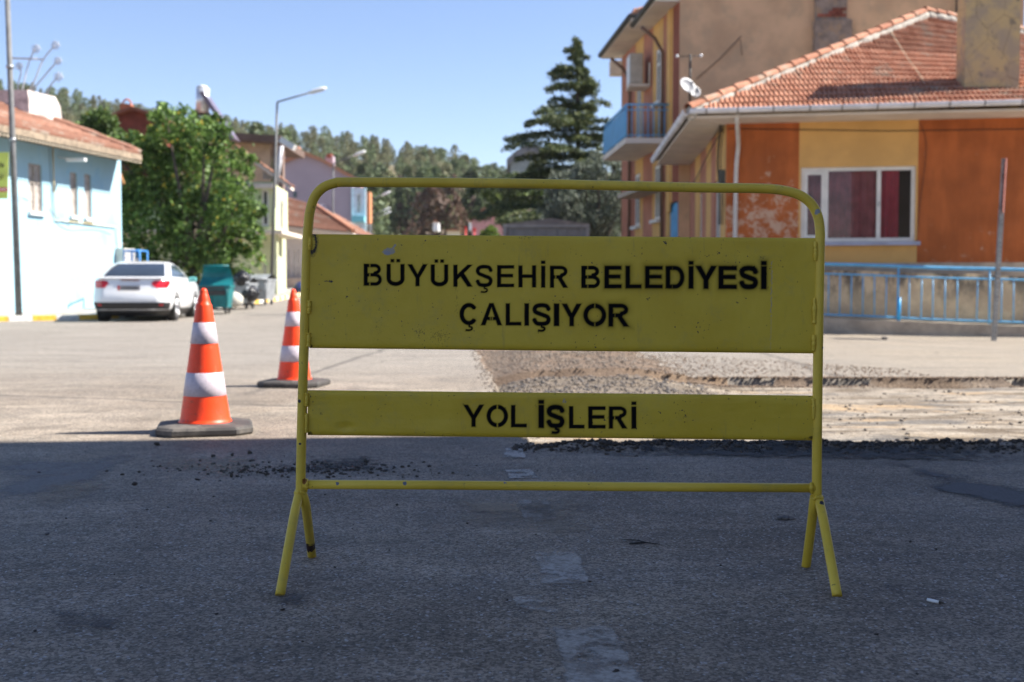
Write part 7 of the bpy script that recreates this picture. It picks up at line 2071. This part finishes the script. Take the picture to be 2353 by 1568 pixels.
# big conifers at the foot, centre gap and behind the houses
for k_ in range(56):
    px = rnd.uniform(820, 1260); D = rnd.uniform(125, 185); p = W(px, 600, D)
    kind = 'b' if 950 < px < 1085 and rnd.random() < .6 and D < 165 else 'g'
    put_pine(p.x, D, rnd.uniform(7, 12.5) * (1 if kind == 'g' else .85), rnd.choice(BIG[kind]), kind, True)
cnt = 0; rest = []
for k_ in range(2600):
    a = -.47 + .60 * rnd.random(); y = 150 + 215 * rnd.random() ** .8; x = a * y
    dens = float(fnoise(np.array([x * .035]), np.array([y * .035]), 71)[0])
    if rnd.random() > (dens - .16) * 2.4: continue
    h = rnd.uniform(3.4, 7.6) * (1.15 if y < 260 else .95); kind = 'o' if rnd.random() < .45 else 'g'
    if -.10 < a < -.03 and y < 210 and rnd.random() < .35: kind = 'b'
    rest.append((h / y, x, y, h, kind))
rest.sort(reverse=True)
for (_, x, y, h, kind) in rest[:225]: put_pine(x, y, h, rnd.choice(PM[kind]), kind)
for kind in 'gob':
    VV, FF = [], []; o_ = 0
    srcs = [(np.array([v.co[:] for v in me.vertices]), np.array([list(p.vertices) for p in me.polygons if len(p.vertices) == 4])) for me in PM[kind]]
    for (_, x, y, h, kd) in rest[225:]:
        if kd != kind: continue
        sv, sf = srcs[rnd.randrange(4)]; sf = sf[:300:1] if False else sf[NR.rand(len(sf)) < .62]
        a = rnd.uniform(0, 6.28); c_, s_ = math.cos(a), math.sin(a)
        v = sv * np.array([h, h, h]); v = np.stack([v[:, 0] * c_ - v[:, 1] * s_ + x, v[:, 0] * s_ + v[:, 1] * c_ + y, v[:, 2] + hz(x, y)], -1)
        VV.append(v); FF.append(sf + o_); o_ += len(v)
    if VV:
        o = quads_mesh('pine_wood', np.concatenate(VV), np.concatenate(FF), M[{'g': 'pine_far', 'o': 'pine_olive', 'b': 'pine_brown'}[kind]]); o['kind'] = 'stuff'
# single conifer tips showing over the tan terrace roof
for px, py, D, lab in ((590, 285, 95, 'conifer tip showing above the brown terrace roof beside the solar panel'), (654, 300, 120, 'small conifer tip just right of the other over the terrace roof')):
    p = W(px, py, D); z0 = hz(p.x, D); h = p.z - z0
    o = bpy.data.objects.new('pine_tree', BIG['g'][0]); COL.objects.link(o); o.location = (p.x, D, z0); o.scale = (h * .8, h * .8, h); tag(o, lab, 'tree', 'pines on the hill')

# ---- light summer haze over the valley
mh, nth, oh = newmat('summer_haze')
pv = nth.nodes.new('ShaderNodeVolumePrincipled'); pv.inputs['Density'].default_value = 0.00012
pv.inputs['Color'].default_value = (.86, .90, .96, 1); pv.inputs['Anisotropy'].default_value = 0.0
nth.links.new(pv.outputs[0], oh.inputs['Volume'])
hb = MB(); hb.box((0, 187, 32), (620, 520, 76)); ho = hb.build('haze', mh); ho['kind'] = 'stuff'
